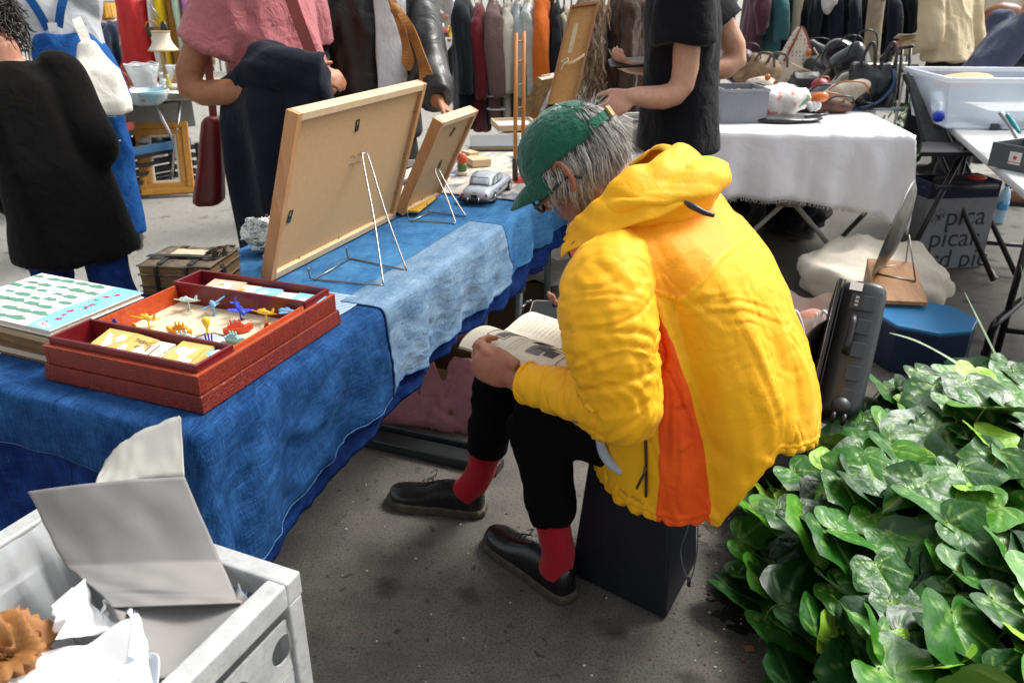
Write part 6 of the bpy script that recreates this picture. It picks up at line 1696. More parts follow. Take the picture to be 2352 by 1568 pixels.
# odds and ends under the far part of the table
ub=thing('shopping_basket','woven basket of papers and wire stands under the blue table','basket',atz(1190,760,.0)+V((0,.2,0)))
A=Matrix.Translation(atz(1185,800,.0)+V((0,.30,.0))) @ RZ(-20)
wv=NT('dark_wicker');w=wv.wave(70,0,axis='Z');wv.col(wv.mix((.10,.065,.03),(.03,.018,.008),w));wv.bump(w,.6,.004);wv.rough(.8)
b=MB();ringbox(b,-.22,.22,-.15,.15,.0,.26,.012,A);part('wicker',b,wv.mat,ub)
b=MB();b.grid([[A @ V((lerp(-.26,.26,i/14),lerp(-.17,.17,j/10),.275+.02*noise.noise(V((i*.5,j*.5,1))))) for j in range(11)] for i in range(15)]);part('canvas',b,fabric('grey_canvas',(.34,.33,.29),.9,.2),ub,solid=.003)
for k,(x,y,c,r_) in enumerate(((-.10,-.05,(.05,.22,.25),20),(.12,-.08,(.02,.04,.40),-15),(.02,.05,(.05,.05,.06),40))):
 b=MB();b.box((x,y,.30+.006*k),(.11,.075,.010),A @ RZ(r_));one('booklet',b,mat('booklet_%d' % k,c,.5,.2),('teal booklet in the basket under the table','royal blue booklet in the basket under the table','black notebook in the basket under the table')[k],'booklet')
p=aty(1205,752,2.24)
b=MB();b.tube(spline([p+V((-.03,0,-.03)),p+V((.0,0,.075)),p+V((.012,-.006,.085)),p+V((.022,0,.08)),p+V((.05,.01,-.03))],6),.003,8);b.tube([p+V((.004,0,.078)),p+V((-.012,-.02,.072))],.003,8);one('wire_easel',b,STEEL,'spare wire easel standing in the basket under the table','easel','chromed wire easels')
# ================================================================ the other people
def clothes_fold(scale,amp,seed,stretch=(1,1,.4)): return folds(scale,amp,seed,stretch)
def person(label,x,y,f,H,shirt,trous,arms,lean=(0,0),shirt_len=.50,sleeve=1.0,stride=.10,hair=None,skin=SKIN,shoes='dark',wide=1.0,belly=0.0,folds_=(16,.016),thick=.020,head_tilt=25,hood=False,head_f=None,coat_flare=0.0,vox=.0085,drop=0.0):
 f=V((*f,0)).normalized();l=V((-f.y,f.x,0));k=H/1.74;o=V((x,y,0));ln=V((*lean,0))
 t=thing('person',label,'person',o)
 hip=o+V((0,0,.93*k));chest=o+ln*.8+V((0,0,1.36*k-drop));neck=o+ln+f*.02+V((0,0,1.49*k-drop*1.25))
 hf_=V((*head_f,0)).normalized() if head_f else f
 fh=hf_*math.cos(R(head_tilt))-V((0,0,math.sin(R(head_tilt))));uh=hf_*math.sin(R(head_tilt))+V((0,0,math.cos(R(head_tilt))))
 HM=frame_m(neck+ln*.25+V((0,0,.115*k))+hf_*(.02+.05*math.sin(R(head_tilt))),fh,uh)
 b=MB();body_trunk(b,hip,chest,neck,f,k*wide*.93,belly*.8)
 b.tube([neck-V((0,0,.06)),neck+V((0,0,.02)),HM.translation-uh*.03],[.066,.058,.06],16)
 head_shapes(b,HM,k)
 sho={}
 for q,nm in ((1,'L'),(-1,'R')):
  S=chest+l*(q*.175*k*wide)+V((0,0,.05*k));sho[nm]=S
  E,W,d,n,thumb,curl=arms[nm]
  E,W=V(E),V(W);limb(b,[S,E,W],[.056*k,.050*k,.044*k,.042*k,.030*k],14)
  hand_shapes(b,W,d,n,thumb,curl if isinstance(curl[0],int) else (40,40,25),(42,18),.98*k,0.0,None if isinstance(curl[0],int) else curl)
 hp={}
 for q in (1,-1):
  Hh=hip+l*(.078*q*k)+V((0,0,-.03));A=o+l*(.085*q*k)+f*(stride*q)+V((0,0,.09));K=(Hh+A)/2+f*.045;hp[q]=(Hh,K,A)
  limb(b,[Hh,K],[.075*k,.06*k,.052*k]);limb(b,[K,A],[.05*k,.045*k,.034*k]);limb(b,[A-V((0,0,.02)),A+f*.13-V((0,0,.05))],[.030,.026,.022])
 me=remesh(b,vox,2,None,'body');part('body',me,skin,t)
 b=MB()
 for q in (1,-1):
  Hh,K,A=hp[q];b.tube([Hh+V((0,0,.05)),Hh,lerp(Hh,K,.5),K,lerp(K,A,.5),A+V((0,0,-.01))],[.080*k,.092*k,.09*k,.085*k,.078*k,.075*k],24)
 b.ell(tuple(hip+V((0,0,.02))),(.14*k,.115*k,.11*k))
 part('trousers',remesh(b,.014,3,clothes_fold(20,.012,int(x*10)+90)),trous,t)
 for q in (1,-1):
  A=hp[q][2];up_,so=shoe_mb((A.x-f.x*.05,A.y-f.y*.05),(A.x+f.x*.22,A.y+f.y*.22),.047,.06,.10);s_=part('shoe',up_,mat('dark_shoe',(.02,.018,.016),.5),t);part('sole',so,mat('shoe_sole',(.05,.045,.04),.8),s_)
 b=MB();zt=neck.z+.015;zb=chest.z-shirt_len
 L=[]
 for u,a,bf,bb in ((0,.205+coat_flare,.155+coat_flare,.15+coat_flare),(.25,.195+coat_flare*.6,.145+coat_flare*.4+belly,.14+coat_flare*.5),(.55,.19+coat_flare*.5,.145+belly*.8+coat_flare*.3,.13+coat_flare*.5),(.82,.20,.145,.125),(1.0,.20,.12,.115)):
  z=lerp(zb,chest.z+.02,u);kk=max(0,(z-hip.z)/(chest.z-hip.z));L.append((V((o.x,o.y,z))+ln*(.8*min(1.1,kk)),a*k*wide,bf*k,bb*k))
 L.append((lerp(chest,neck,.55),.165*k*wide,.095*k,.10*k));L.append((lerp(chest,neck,.92),.085*k,.07*k,.075*k))
 b.loft(rings_z(L,f,40))
 for q,nm in ((1,'L'),(-1,'R')):
  E,W=V(arms[nm][0]),V(arms[nm][1]);S=sho[nm];r0=.056*k+thick+.016
  if sleeve >= 1: b.tube(spline([lerp(S,neck,.4),S,lerp(S,E,.5),E,lerp(E,W,.5),lerp(E,W,.96)],6),[.05,r0,r0*.98,r0*.92,r0*.80,r0*.66],26)
  elif sleeve > 0: b.tube(spline([lerp(S,neck,.4),S,lerp(S,E,.5*sleeve),lerp(S,E,sleeve)],6),[.05,r0,r0*1.08,r0*1.18],26)
 sh=part('shirt' if sleeve < 1 else 'top',remesh(b,.0125,3,clothes_fold(folds_[0],folds_[1],int(x*7+y*3)+50)),shirt,t)
 if hair:
  hm,style=hair;b=MB();r=random.Random(int(abs(x)*100))
  A=HM @ T(-.014*k,0,.036*k)
  if style == 'curly':
   for i in range(520):
    q=V((r.gauss(0,1),r.gauss(0,1),r.gauss(0,1))).normalized()
    if q.x > .35 and q.z < .55: continue
    p=A @ V((q.x*.105*k,q.y*.088*k,q.z*.098*k));nn=(p-A.translation).normalized();a=nn.orthogonal().normalized();c=nn.cross(a);ph=r.uniform(0,6.28);rad=r.uniform(.008,.014);L_=r.uniform(.03,.075)
    b.tube([p+nn*(L_*s/9)+(a*math.cos(ph+s*.95)+c*math.sin(ph+s*.95))*rad*(.5+s/14)-V((0,0,1))*(L_*.7*(s/9) ** 2) for s in range(10)],[.0022,.0026,.0026,.0022,.0012],4)
   b.ell((0,0,0),(.108*k,.092*k,.100*k),A @ T(-.01,0,.008))
  else:
   g=[]
   for i in range(33):
    az=R(lerp(52,308,i/32));row=[]
    for j in range(14):
     el=lerp(1.571,-.62 if abs(az-math.pi) < 1.2 else -.25,j/13);row.append(A @ V((.108*k*math.cos(el)*math.cos(az),.085*k*math.cos(el)*math.sin(az),.100*k*math.sin(el))))
    g.append(row)
   b.grid(g)
   for i in range(420):
    az,el=R(r.uniform(48,312)),r.uniform(-.55,1.5);q=V((math.cos(el)*math.cos(az),math.cos(el)*math.sin(az),math.sin(el)));p=A @ V((.107*k*q.x,.084*k*q.y,.099*k*q.z));nn=A.to_3x3() @ q;tg=A.to_3x3() @ V((-.5,0,-.8));tg=(tg-nn*tg.dot(nn)).normalized()
    b.tube([p,p+tg*.02+nn*.006,p+tg*.045+nn*.003],[.0016,.002,.0006],3)
  part('hair',b,hm,t)
 return t,dict(hip=hip,chest=chest,neck=neck,f=f,l=l,sho=sho,HM=HM,k=k)
HAIRB=mat('dark_brown_hair',(.014,.009,.006),.5,.4,60,0);HAIRG=mat('silver_hair',(.42,.41,.39),.5,.4,80,0)
BLK_KNIT=fabric('black_knit',(.0028,.0025,.0023),.95,.3,sheen=.05,spec=.1,fold=18)
BLUE_DENIM=denim('dungaree_denim',(.006,.045,.19),(.03,.135,.36),.5)
# 1 woman in a long black cardigan at the left, walking
w1,j=person('woman with dark curly hair in a long black cardigan and blue jeans',-1.56,2.74,(-.66,.75),1.50,BLK_KNIT,denim('dark_jeans',(.003,.014,.075),(.010,.036,.15),.45),
   {'L': ((-1.86,2.74,.86),(-1.81,2.90,.66),(.1,.2,-1),(-1,0,0),1,(25,30,20)),'R': (tuple(aty(222,338,2.80)),tuple(aty(130,340,3.04)),(-.6,.8,0),(.6,.4,.5),-1,(40,40,20))},
   lean=(-.13,.06),shirt_len=.56,stride=.30,hair=(HAIRB,'curly'),coat_flare=.045,wide=.96,folds_=(10,.014),thick=.014,drop=.05)
# 2 person in blue dungarees with a canvas tote
w2,j=person('person in blue denim dungarees and grey sweatshirt, bending over the far left stall',-2.36,4.62,(-.45,.89),1.70,fabric('grey_marl_sweatshirt',(.36,.37,.38),.95,.15,fold=16,fb=.5),BLUE_DENIM,
   {'L': ((-2.98,4.66,1.02),(-2.88,4.98,.98),(0,1,-.1),(-1,0,.2),1,(30,30,20)),'R': ((-2.50,4.84,1.05),(-2.56,5.12,.98),(-.2,1,-.1),(1,0,.2),-1,(30,30,20))},
   lean=(-.22,.14),shirt_len=.50,stride=.05,hair=(HAIRB,'short'),wide=1.05)
b=MB();f_,l_=j['f'],j['l'];L=[]
for z,a,d in ((.86,.215,.175),(.98,.208,.168),(1.10,.20,.165),(1.20,.17,.165)):
 kk=max(0,(z-j['hip'].z)/(j['chest'].z-j['hip'].z));L.append((V((-2.36,4.62,z))+V((-.22,.14,0))*.8*kk,a,d,d))
b.loft(rings_z(L,f_,36));bib=part('bib',remesh(b,.012,2,clothes_fold(16,.008,4)),BLUE_DENIM,w2)
cst=j['chest']-f_*.155
for q in (1,-1):
 b=MB();b.ribbon(spline([cst-V((0,0,.12))+l_*.02*q-f_*.012,cst+l_*.06*q-f_*.012,cst+l_*.11*q+V((0,0,.10))+f_*.03,j['chest']+l_*.12*q+V((0,0,.14)),j['chest']+l_*.11*q+f_*.15],6),.042,.005,lambda u:-f_ if u < .5 else V((0,0,1)));part('strap',b,BLUE_DENIM,w2)
b=MB();b.box((0,0,0),(.045,.004,.05),frame_m(cst-V((0,0,.10))-f_*.022,l_,V((0,0,1))));part('label_patch',b,WHITEP,bib)
STI=mat('pale_stitch',(.45,.55,.68),.8)
b=MB()
for q in (1,-1): b.tube([cst+l_*(.035*q+.0018*q*i*(1 if i < 14 else 1))-V((0,0,.05+.026*i))-f_*(.014-.0008*i) for i in range(16)],.0022,5)
part('stitching',b,STI,bib)
b=MB();p=V((-2.22,4.47,.78));
for dz in (0,-.13): b.tube([p+V((-.05,-.01,dz)),p+V((.05,.02,dz))],.0022,5)
part('pocket_stitching',b,STI,w2)
bag=thing('tote_bag','off-white canvas tote bag hanging from the dungaree wearer\'s shoulder','bag',(-2.17,4.50,.78))
b=MB();q0,q1=aty(198,95,4.50),aty(250,260,4.42);ds=(q1-q0);wv_=V((.80,.52,.05)).normalized();g=[]
b.loft([[lerp(q0,q1,u)+wv_*(x*w_)+V((.5,-.85,0)).normalized()*(y*t_) for x,y in ((-1,-.6),(-.5,-1),(.5,-1),(1,-.6),(1,.6),(.5,1),(-.5,1),(-1,.6))] for u,w_,t_ in ((0,.045,.02),(.2,.075,.03),(.42,.112,.05),(.6,.125,.06),(.85,.132,.065),(1.0,.12,.05),(1.02,.09,.03))])
part('bag_body',remesh(b,.011,2,clothes_fold(18,.016,8)),fabric('off_white_canvas',(.68,.66,.58),.9,.12,fold=12,fb=.5),bag)
b=MB();b.ribbon(spline([lerp(q0,q1,.3),q0,q0+V((-.05,.05,.10)),q0+V((-.09,.16,.06))],5),.05,.006,(.5,-.85,0));part('strap',b,fabric('off_white_canvas',(.68,.66,.58)),bag)
# 3 man in pink T-shirt with navy coat over his arm
PINK=fabric('faded_pink_tshirt',(.42,.135,.145),.95,.18,fold=22,fb=.7)
NAVY=fabric('navy_coat_wool',(.0058,.007,.016),.9,.3,fold=14,fb=.5,sheen=.05)
w3,j=person('man in a faded pink T-shirt carrying a navy coat over his forearm',-.90,3.12,(.96,-.28),1.80,PINK,fabric('dark_trousers',(.012,.013,.018),.9),
   {'L': ((-.84,3.44,1.10),(-.72,3.22,1.12),(.5,-.8,.1),(.6,.2,.7),1,(35,40,25)),'R': ((-1.125,2.90,1.115),(-.70,2.78,1.155),(.9,.1,.08),(0,-.75,.65),-1,(35,40,25))},
   lean=(.03,0),shirt_len=.58,sleeve=.62,stride=.04,hair=(HAIRB,'short'),skin=SKIN_TAN,wide=1.14,belly=.05,folds_=(22,.014))
b=MB();s0,s1=aty(648,-60,2.96),aty(742,190,2.88);b.ribbon(spline([s0,lerp(s0,s1,.5)+V((0,-.015,0)),s1],5),.040,.006,(.2,-1,.1));st3=one('bag_strap',b,mat('dark_red_leather_strap',(.20,.025,.012),.4),'dark red leather strap across the pink T-shirt','strap')
b=MB();a0,a1=V((-1.08,2.86,1.13)),V((-.63,2.76,1.165))
coat=thing('draped_coat','navy coat folded over the forearm of the man in pink and hanging down','coat',(-.80,2.8,.55))
g=[]
for i in range(70):
 u=i/69;ax=lerp(a0,a1,.12+.88*u)+V((0,.10,-.07))*max(0,1-u/.38);row=[]
 for j_ in range(80):
  v=j_/79;vv=v-.13
  if vv < 0: p=ax+V((.02*u,.07*math.sin(vv/.13*1.2),.075*math.cos(vv/.13*1.3)))
  else:
   L_=vv/.87;hem=lerp(.60,.60,u);p=ax+V((-.0+lerp(-.02,-.03,u)*0+.015*L_,-.075*math.cos(min(1.57,L_*8))*0-.080*min(1,L_*9)-.01*math.sin(u*4),.075*max(0,1-L_*6)-L_*hem-.02))
   fo=.034*min(1,L_*3)*(math.sin(u*13+1.5*L_+1.2)*.6+noise.noise(V((u*3.5,L_*1.2,4)))*1.1);p+=V((0,-fo,0))
  p+=V((0,0,.006*noise.noise(V((u*9,v*9,2)))))
  row.append(p)
 g.append(row)
b.grid(g);b2=MB();part('coat_skirt',b,NAVY,coat,solid=.006)
b=MB();limb(b,[lerp(a0,a1,.42)+V((0,-.015,.02)),lerp(a0,a1,.68)+V((0,-.02,.045)),a1+V((.0,-.02,-.01))],[.055,.085,.085,.06],20);b.ell(tuple(lerp(a0,a1,.62)+V((0,.0,.075))),(.085,.07,.065));b.ell(tuple(lerp(a0,a1,.88)+V((0,-.02,-.04))),(.085,.06,.10));part('coat_roll',remesh(b,.011,3,clothes_fold(13,.034,21,(1,1,1))),NAVY,coat)
b=MB();b.lathe([(0,0),(.006,0),(.006,.003),(0,.003)],12,frame_m(aty(613,495,2.70),(1,0,0),(0,-1,0)));part('button',b,mat('tan_button',(.40,.20,.09),.5),coat)
rb=thing('leather_bag','dark red leather bag hanging behind the man in pink','bag',aty(478,470,3.25))
b=MB();q0,q1=aty(490,266,3.25),aty(480,468,3.20);b.loft([[lerp(q0,q1,u)+V((x*w_,y*.05,0)) for x,y in ((-1,-.6),(-.6,-1),(.6,-1),(1,-.6),(1,.6),(.6,1),(-.6,1),(-1,.6))] for u,w_ in ((0,.015),(.05,.034),(.3,.042),(.7,.052),(.97,.058),(1,.04))])
part('bag_body',remesh(b,.011,2,clothes_fold(12,.010,3)),mat('oxblood_leather',(.17,.008,.012),.38,.35,12,.2,90,.002),rb)
b=MB();b.ribbon([q0,q0+V((.01,0,.18)),q0+V((.05,-.05,.42))],.03,.005,(0,-1,0));part('strap',b,mat('dark_red_leather_strap',(.20,.025,.012)),rb)
# 4 pointing man in a black leather jacket
LEA=NT('black_leather');LEA.col(LEA.mix((.005,.0055,.006),(.012,.013,.014),LEA.noise(12)));bb_=LEA.bump(LEA.noise(8,3,.5,dist=1.6),.42,.02);LEA.bump(LEA.vor(160),.15,.001,bb_);LEA.rough(.42);LEA.set(Specular_IOR_Level=.55);LEA=LEA.mat
hw=aty(1004,232,3.45)
w4,j=person('man in an open black leather jacket with an ochre scarf, pointing down at the table',-.62,3.72,(.55,-.84),1.80,LEA,fabric('charcoal_trousers',(.012,.012,.014),.9),
   {'L': (aty(985,150,3.62),hw,(.62,-.30,-.52),(.5,.2,.8),1,((6,8,5),(62,60,40),(66,62,40),(70,62,40))),'R': ((-.94,3.52,1.10),(-.86,3.40,.88),(.2,-.2,-1),(-.8,-.5,0),-1,(35,40,25))},
   lean=(.02,-.03),shirt_len=.60,hair=(HAIRB,'short'),skin=SKIN_TAN,wide=1.06,folds_=(18,.018),thick=.028)
fw,lw=j['f'],j['l']
b=MB();g=[]
for i in range(14):
 row=[]
 for k_ in range(24):
  z=lerp(.86,1.44,k_/23);a=lerp(-18,24,i/13);row.append(V((-.62,3.72,z))+V((.02,-.03,0))*(z-.9)*1.6+fw*(.185*math.cos(R(a)))+lw*(.20*math.sin(R(a)))+fw*(.006*math.sin(z*30+a)))
 g.append(row)
b.grid(g);part('shirt',b,fabric('pale_grey_shirt',(.62,.64,.67),.9,.1,fold=14),w4,solid=.003)
scm=NT('ochre_suede_scarf');n_=scm.noise(14,5,.7);scm.col(scm.mix((.44,.21,.055),(.25,.10,.02),scm.ramp(n_,[(.4,0.0),(.68,1.0)])));scm.bump(n_,.4,.006);scm.rough(.8);scm=scm.mat
sct=thing('scarf','ochre suede scarf hanging in two long tails from the leather jacket man\'s neck','scarf',aty(930,100,3.40))
for pts,wd in (((884,-40),(905,10),(935,55),(960,110),(978,170),(980,205),(970,236)),.050),(((886,-30),(905,20),(922,62),(934,115),(937,150),(934,162)),.044):
 b=MB();P_=[aty(px,py,3.46) for px,py in pts];b.ribbon(spline(P_,6),lambda u,wd=wd: wd*(.45+1.1*u ** 1.2)*min(1,(1.02-u)*4),.004,lambda u: V((.8*math.sin(u*9),-1,.1)));part('tail',b,scm,sct)
b=MB();b.ell(tuple(aty(908,22,3.44)),(.020,.018,.022),None,16,10);part('knot',b,scm,sct)
# 5 man in black T-shirt checking his phone
TEE=fabric('black_tshirt',(.0040,.0046,.007),.92,.3,fold=16,fb=.6,sheen=.06)
lh=aty(1452,222,3.00);pw=aty(1490,158,3.30)
w5,j=person('man in a black T-shirt with bare forearms, standing beside the far table with a phone',.67,3.25,(-.96,.20),1.84,TEE,fabric('black_trousers',(.008,.008,.010),.9),
   {'L': (aty(1566,196,3.06),lh,(-.80,-.10,-.42),(-.25,-.85,.35),1,(38,50,35)),'R': (aty(1690,140,3.42),pw,(-.9,-.2,.1),(.2,-.4,-.9),-1,(30,40,20))},
   lean=(-.03,0),shirt_len=.60,sleeve=.62,stride=.05,hair=(HAIRB,'short'),skin=SKIN_PALE,wide=.98,folds_=(12,.018))
pt=thing('phone','black phone held by the man in the black T-shirt','phone',pw)
b=MB();b.prism(rrect(.15,.072,.010),.009,frame_m(pw+V((-.085,-.02,.02)),(.92,.1,.05),(-.25,-.35,.9)));part('case',b,BLACKP,pt,bevel=.0015)
# 6 to 9, further off
def simple_arms(x,y,f,k=1.0,r=.0):
 f=V((*f,0)).normalized();l=V((-f.y,f.x,0));o=V((x,y,0))
 return {'L': (o+l*.27+V((0,0,1.06)),o+l*.22+f*.22+V((0,0,.98+r)),f,l,1,(35,35,20)),'R': (o-l*.27+V((0,0,1.06)),o-l*.22+f*.22+V((0,0,.98+r)),f,-l,-1,(35,35,20))}
BEI=fabric('beige_jacket_cloth',(.58,.47,.30),.85,.15,fold=12,fb=.5)
px_=aty(2195,40,6.6).x
person('person in a beige jacket and black trousers bending over a far stall',px_,6.6,(-.5,.85),1.78,BEI,fabric('black_trousers',(.008,.008,.010)),simple_arms(px_,6.6,(-.5,.85)),lean=(-.05,.12),shirt_len=.50,hair=(HAIRB,'short'),wide=1.18)
pl=thing('paper_sheaf','sheaf of brown papers held by the person in beige','papers',aty(2105,90,6.75))
for k_ in range(4): b=MB();b.box((0,0,0),(.26,.18,.006),Matrix.Translation(aty(2100+10*k_,84+7*k_,6.6)) @ RZ(-15+12*k_) @ RX(-12));part('sheet',b,PAPER if k_ == 0 else mat('kraft_paper',(.45,.25,.09),.8),pl)
bx_,by_=aty(2235,120,5.2).x,5.2
GRB=fabric('slate_blue_sweater',(.062,.075,.125),.9,.2,fold=12,fb=.5)
person('grey-haired man in a slate blue sweater leaning over behind the plastic tub',bx_,by_,(.92,-.1),1.50,GRB,fabric('dark_trousers',(.012,.013,.018)),{'L': ((bx_+.42,4.95,.92),(bx_+.62,4.85,.80),(1,-.1,-.3),(0,-.5,.8),1,(30,30,20)),'R': ((bx_+.40,5.45,.92),(bx_+.6,5.4,.80),(1,0,-.3),(0,.5,.8),-1,(30,30,20))},lean=(.26,-.02),shirt_len=.55,hair=(HAIRG,'short'),wide=1.3,head_tilt=45)
px_=aty(2320,30,7.2).x
person('person in cream clothes at the far right edge',px_,7.4,(-.3,-.9),1.7,fabric('cream_cotton',(.66,.60,.48),.9,.12),fabric('cream_trousers',(.55,.48,.36),.9),simple_arms(px_,7.4,(-.3,-.9)),hair=(HAIRB,'short'))
b=MB();b.ell(tuple(aty(2298,38,7.0)),(.16,.07,.10),None,24,16);one('shoulder_bag',displace(b.mesh('shoulder_bag'),lambda co,no: .02*waves(co,16,3)),mat('chestnut_leather',(.24,.08,.025),.4,.3),'chestnut leather shoulder bag of the person in cream','bag')
px_=aty(735,20,5.4).x
person('person in dark patterned clothes half hidden behind the man in pink',px_,5.4,(.2,-.9),1.68,mat('dark_floral',(.03,.028,.05),.8,.6,30,.2,c2=(.20,.10,.14)),fabric('dark_trousers',(.012,.013,.018)),simple_arms(px_,5.4,(.2,-.9),1,.12),hair=(HAIRB,'short'))
# ================================================================ white-clothed table with handbags
WZ=.76
wa,wb_=atz(1655,304,WZ),atz(2099,312,WZ);WX=(wb_-wa).normalized();WY=V((-WX.y,WX.x,0));wlen=(wb_-wa).length
def wpt(u,v,z=WZ): return wa+WX*u+WY*v+V((0,0,z-WZ))
wt=thing('trestle_table','folding trestle table under the white cloth','table',wpt(.3,1.0,0))
b=MB();b.box((0,0,-.025),(wlen+.20,1.98,.03),frame_m(wpt(wlen/2-.11,1.0),WX,(0,0,1)));part('tabletop',b,BROWNWOOD,wt)
LG=mat('worn_white_leg',(.62,.60,.55),.5,.35,30,.1)
for v in (.16,1.8):
 hub=V((1.54,4.35,.34))+WY*(v-.16)
 ft_={-1: atz(1650,602,0),1: atz(1938,602,0)}
 for q in (1,-1):
  b=MB();b.tube([hub+V((0,0,.37))-WX*.40*q,hub-WX*.02*q+V((0,0,.02)),hub+WX*.03*q-V((0,0,.012)),ft_[q]+WY*(v-.16)],.014,8);part('leg',b,LG,wt)
 b=MB();b.box((0,0,0),(.15,.012,.075),frame_m(hub+V((0,-.02,.015)),WX,(0,0,1)));part('bracket',b,mat('rusty_bracket',(.45,.40,.33),.7,.6,40,c2=(.16,.09,.05)),wt)
WCL=fabric('white_table_linen',(.80,.80,.82),.9,.06,fold=9,fb=.35,sheen=.1)
def wsheet():
 g=[];nx,ny=110,110;over=.42
 for i in range(nx+1):
  u=lerp(-.66,wlen+.36,i/nx);row=[]
  hem=float(np.interp(u,[-.4,.0,.35,.6,.85,wlen,wlen+.3],[.33,.33,.335,.36,.40,.47,.45]))+.010*noise.noise(V((u*7,2,0)))
  for j in range(ny+1):
   v=lerp(-hem,2.42,j/ny);du=max(0,u-wlen,-.22-u);sgu=1 if u > 0 else -1;dv=max(0,-v,v-2.0);sgv=1 if v < 1 else -1;d=(du ** 5+dv ** 5) ** .2  # left and back overhangs, out of view, added to keep light off the floor
   if d == 0: row.append(wpt(u,v,WZ+.002+.002*noise.noise(V((u*6,v*6,1)))));continue
   k=min(1,d/.25);ph=math.atan2(dv,du);q=min(u,wlen)-max(v,0)*.8
   e=.012+.05*d+k*(.018*math.sin(q*26+2*noise.noise(V((q*3,1,0))))+.022*noise.noise(V((q*6,d,5)))+.008*noise.noise(V((q*22,d*3,7)))+.007*(1-3*abs(noise.noise(V((q*9,d*7,2))))))
   if du > 0 and dv > 0: e+=k*.05*math.sin(2*ph)
   row.append(wpt(max(-.22,min(u,wlen)),min(2.0,max(v,0)),WZ+.004-d)+(WX*math.cos(ph)*sgu-WY*math.sin(ph)*sgv)*max(e,.004))
  g.append(row)
 return g
wg=wsheet();wc=thing('tablecloth','white linen cloth with frayed hem on the handbag table','tablecloth',wpt(.4,.5))
part('linen',MB().grid(wg),WCL,wc,solid=.002)
b=MB();r=random.Random(4)
for i in range(0,110):
 for k in range(4):
  p=lerp(wg[i][0],wg[i+1][0],r.random());b.tube([p,p+V((r.uniform(-.006,.006),r.uniform(-.004,.004),-.008)),p+V((r.uniform(-.01,.01),0,-r.uniform(.010,.022)))],.0010,3)
fr=part('fringe',b,WCL,wc);fr['kind']='stuff'
for k,(u,v,sz,lab) in enumerate(((.15,.75,(.26,.20,.17),'added dark bag filling the shade under the white table, further left'),(.62,.95,(.24,.22,.14),'added dark bag filling the shade under the white table, further right'))):  # dark bags added to blacken the shaded floor under the table
 c=wpt(u,v,0);t=thing('holdall',lab,'bag',c);b=MB();b.ell(tuple(c+V((0,0,sz[2]*.95))),sz,None,36,22);part('bag_body',displace(b.mesh('h'),lambda co,no: .03*facet(co,9,3+k)),fabric('black_nylon',(.004,.004,.005),.7),t)
 b=MB();b.tube(spline([c+V((-.12,-.18,sz[2]*1.6)),c+V((0,-.2,sz[2]*2.2)),c+V((.12,-.18,sz[2]*1.6))],6),.012,8);part('handle',b,BLACKP,t)
# --- bags
def LEAm(name,c,rough=.35,c2=None): return mat(name,c,rough,.35,14,.35,70,.003,c2=c2)
BLKL=LEAm('glossy_black_leather',(.010,.010,.012),.22)
MONO=NT('monogram_canvas');vv=MONO.vor(38,rnd=.1);MONO.col(MONO.mix((.52,.46,.36),(.20,.14,.09),MONO.ramp(vv,[(.22,1.0),(.34,0.0)])));MONO.rough(.6);MONO=MONO.mat
def lump(name,c,r,m,seed,amp,scale,parent,stretch=(1,1,1),M=None,label=None):
 b=MB();b.ell((0,0,0),r,(Matrix.Translation(c) @ (M or Matrix())),40,26);me=displace(b.mesh(name),lambda co,no: amp*(creased(co,scale,seed,stretch)-.4)+amp*.5*waves(co,scale*1.4,seed+1))
 if parent is None: return me
 return part(name,me,m,parent,label)
def wp_(px,py,dz=0): return atz(px,py,WZ+.006)+V((0,0,dz))
def strap(b,pts,r,asp=1.0,n=8): b.tube(spline(pts,6),r,n,asp=asp)
BG='second-hand handbags heaped on the white table'
def bagthing(px,py,label): return thing('handbag',label,'handbag',wp_(px,py),BG)
# grey storage bin
bn=thing('storage_bin','grey fabric storage bin at the left end of the white table','bin',wp_(1700,285));A=Matrix.Translation(wp_(1706,284)+V((0,.15,0))) @ RZ(3)
b=MB();ringbox(b,-.12,.12,-.14,.14,0,.17,.006,A);b.box((0,0,.004),(.228,.268,.006),A);part('bin_body',b,fabric('grey_felt',(.22,.225,.25),.9,.1),bn)
b=MB();ringbox(b,-.124,.124,-.144,.144,.160,.174,.006,A);part('rim',b,fabric('grey_felt_edge',(.30,.305,.33),.9),bn)
b=MB()
for k in range(5): b.ell((-.08+.04*k,-.03+.02*(k % 3),.13),(.03,.03,.03),A,12,8,k % 3)
part('contents',b,[BLKL,mat('ivory_trinket',(.62,.54,.42),.5),mat('tan_trinket',(.30,.20,.12),.6)],bn)
# flat black pouch with a tied white plastic bag on top
t=bagthing(1810,285,'flat folded black leather pouch under the tied plastic bag');A=Matrix.Translation(wp_(1812,282,.014)+V((0,.05,0))) @ RZ(6)
b=MB();b.ell((0,0,0),(.205,.10,.018),A,30,10);part('pouch',displace(b.mesh('pouch'),lambda co,no: .006*waves(co,30,2)),BLKL,t)
b=MB();strap(b,[A @ V(p) for p in ((.06,-.09,.02),(.14,-.10,.03),(.20,-.06,.03),(.17,.0,.03))],.008);part('strap',b,BLKL,t)
t=thing('plastic_bag','knotted white plastic carrier bag printed in red and green','plastic bag',wp_(1800,270,.03));C=wp_(1795,268,.085)+V((0,.06,0))
pm_=NT('printed_carrier');a=pm_.vor(9);c=pm_.mix((.80,.78,.74),(.72,.16,.14),pm_.math('MULTIPLY',pm_.ramp(pm_.noise(10,2),[(.52,0.0),(.58,1.0)]),.9));pm_.col(pm_.mix(c,(.05,.35,.20),pm_.ramp(pm_.noise(13,1,src=pm_.map((1.3,1,1))),[(.62,0.0),(.66,.9)])));pm_.rough(.3);pm_.bump(pm_.noise(22,4,.6,dist=2),.8,.012)
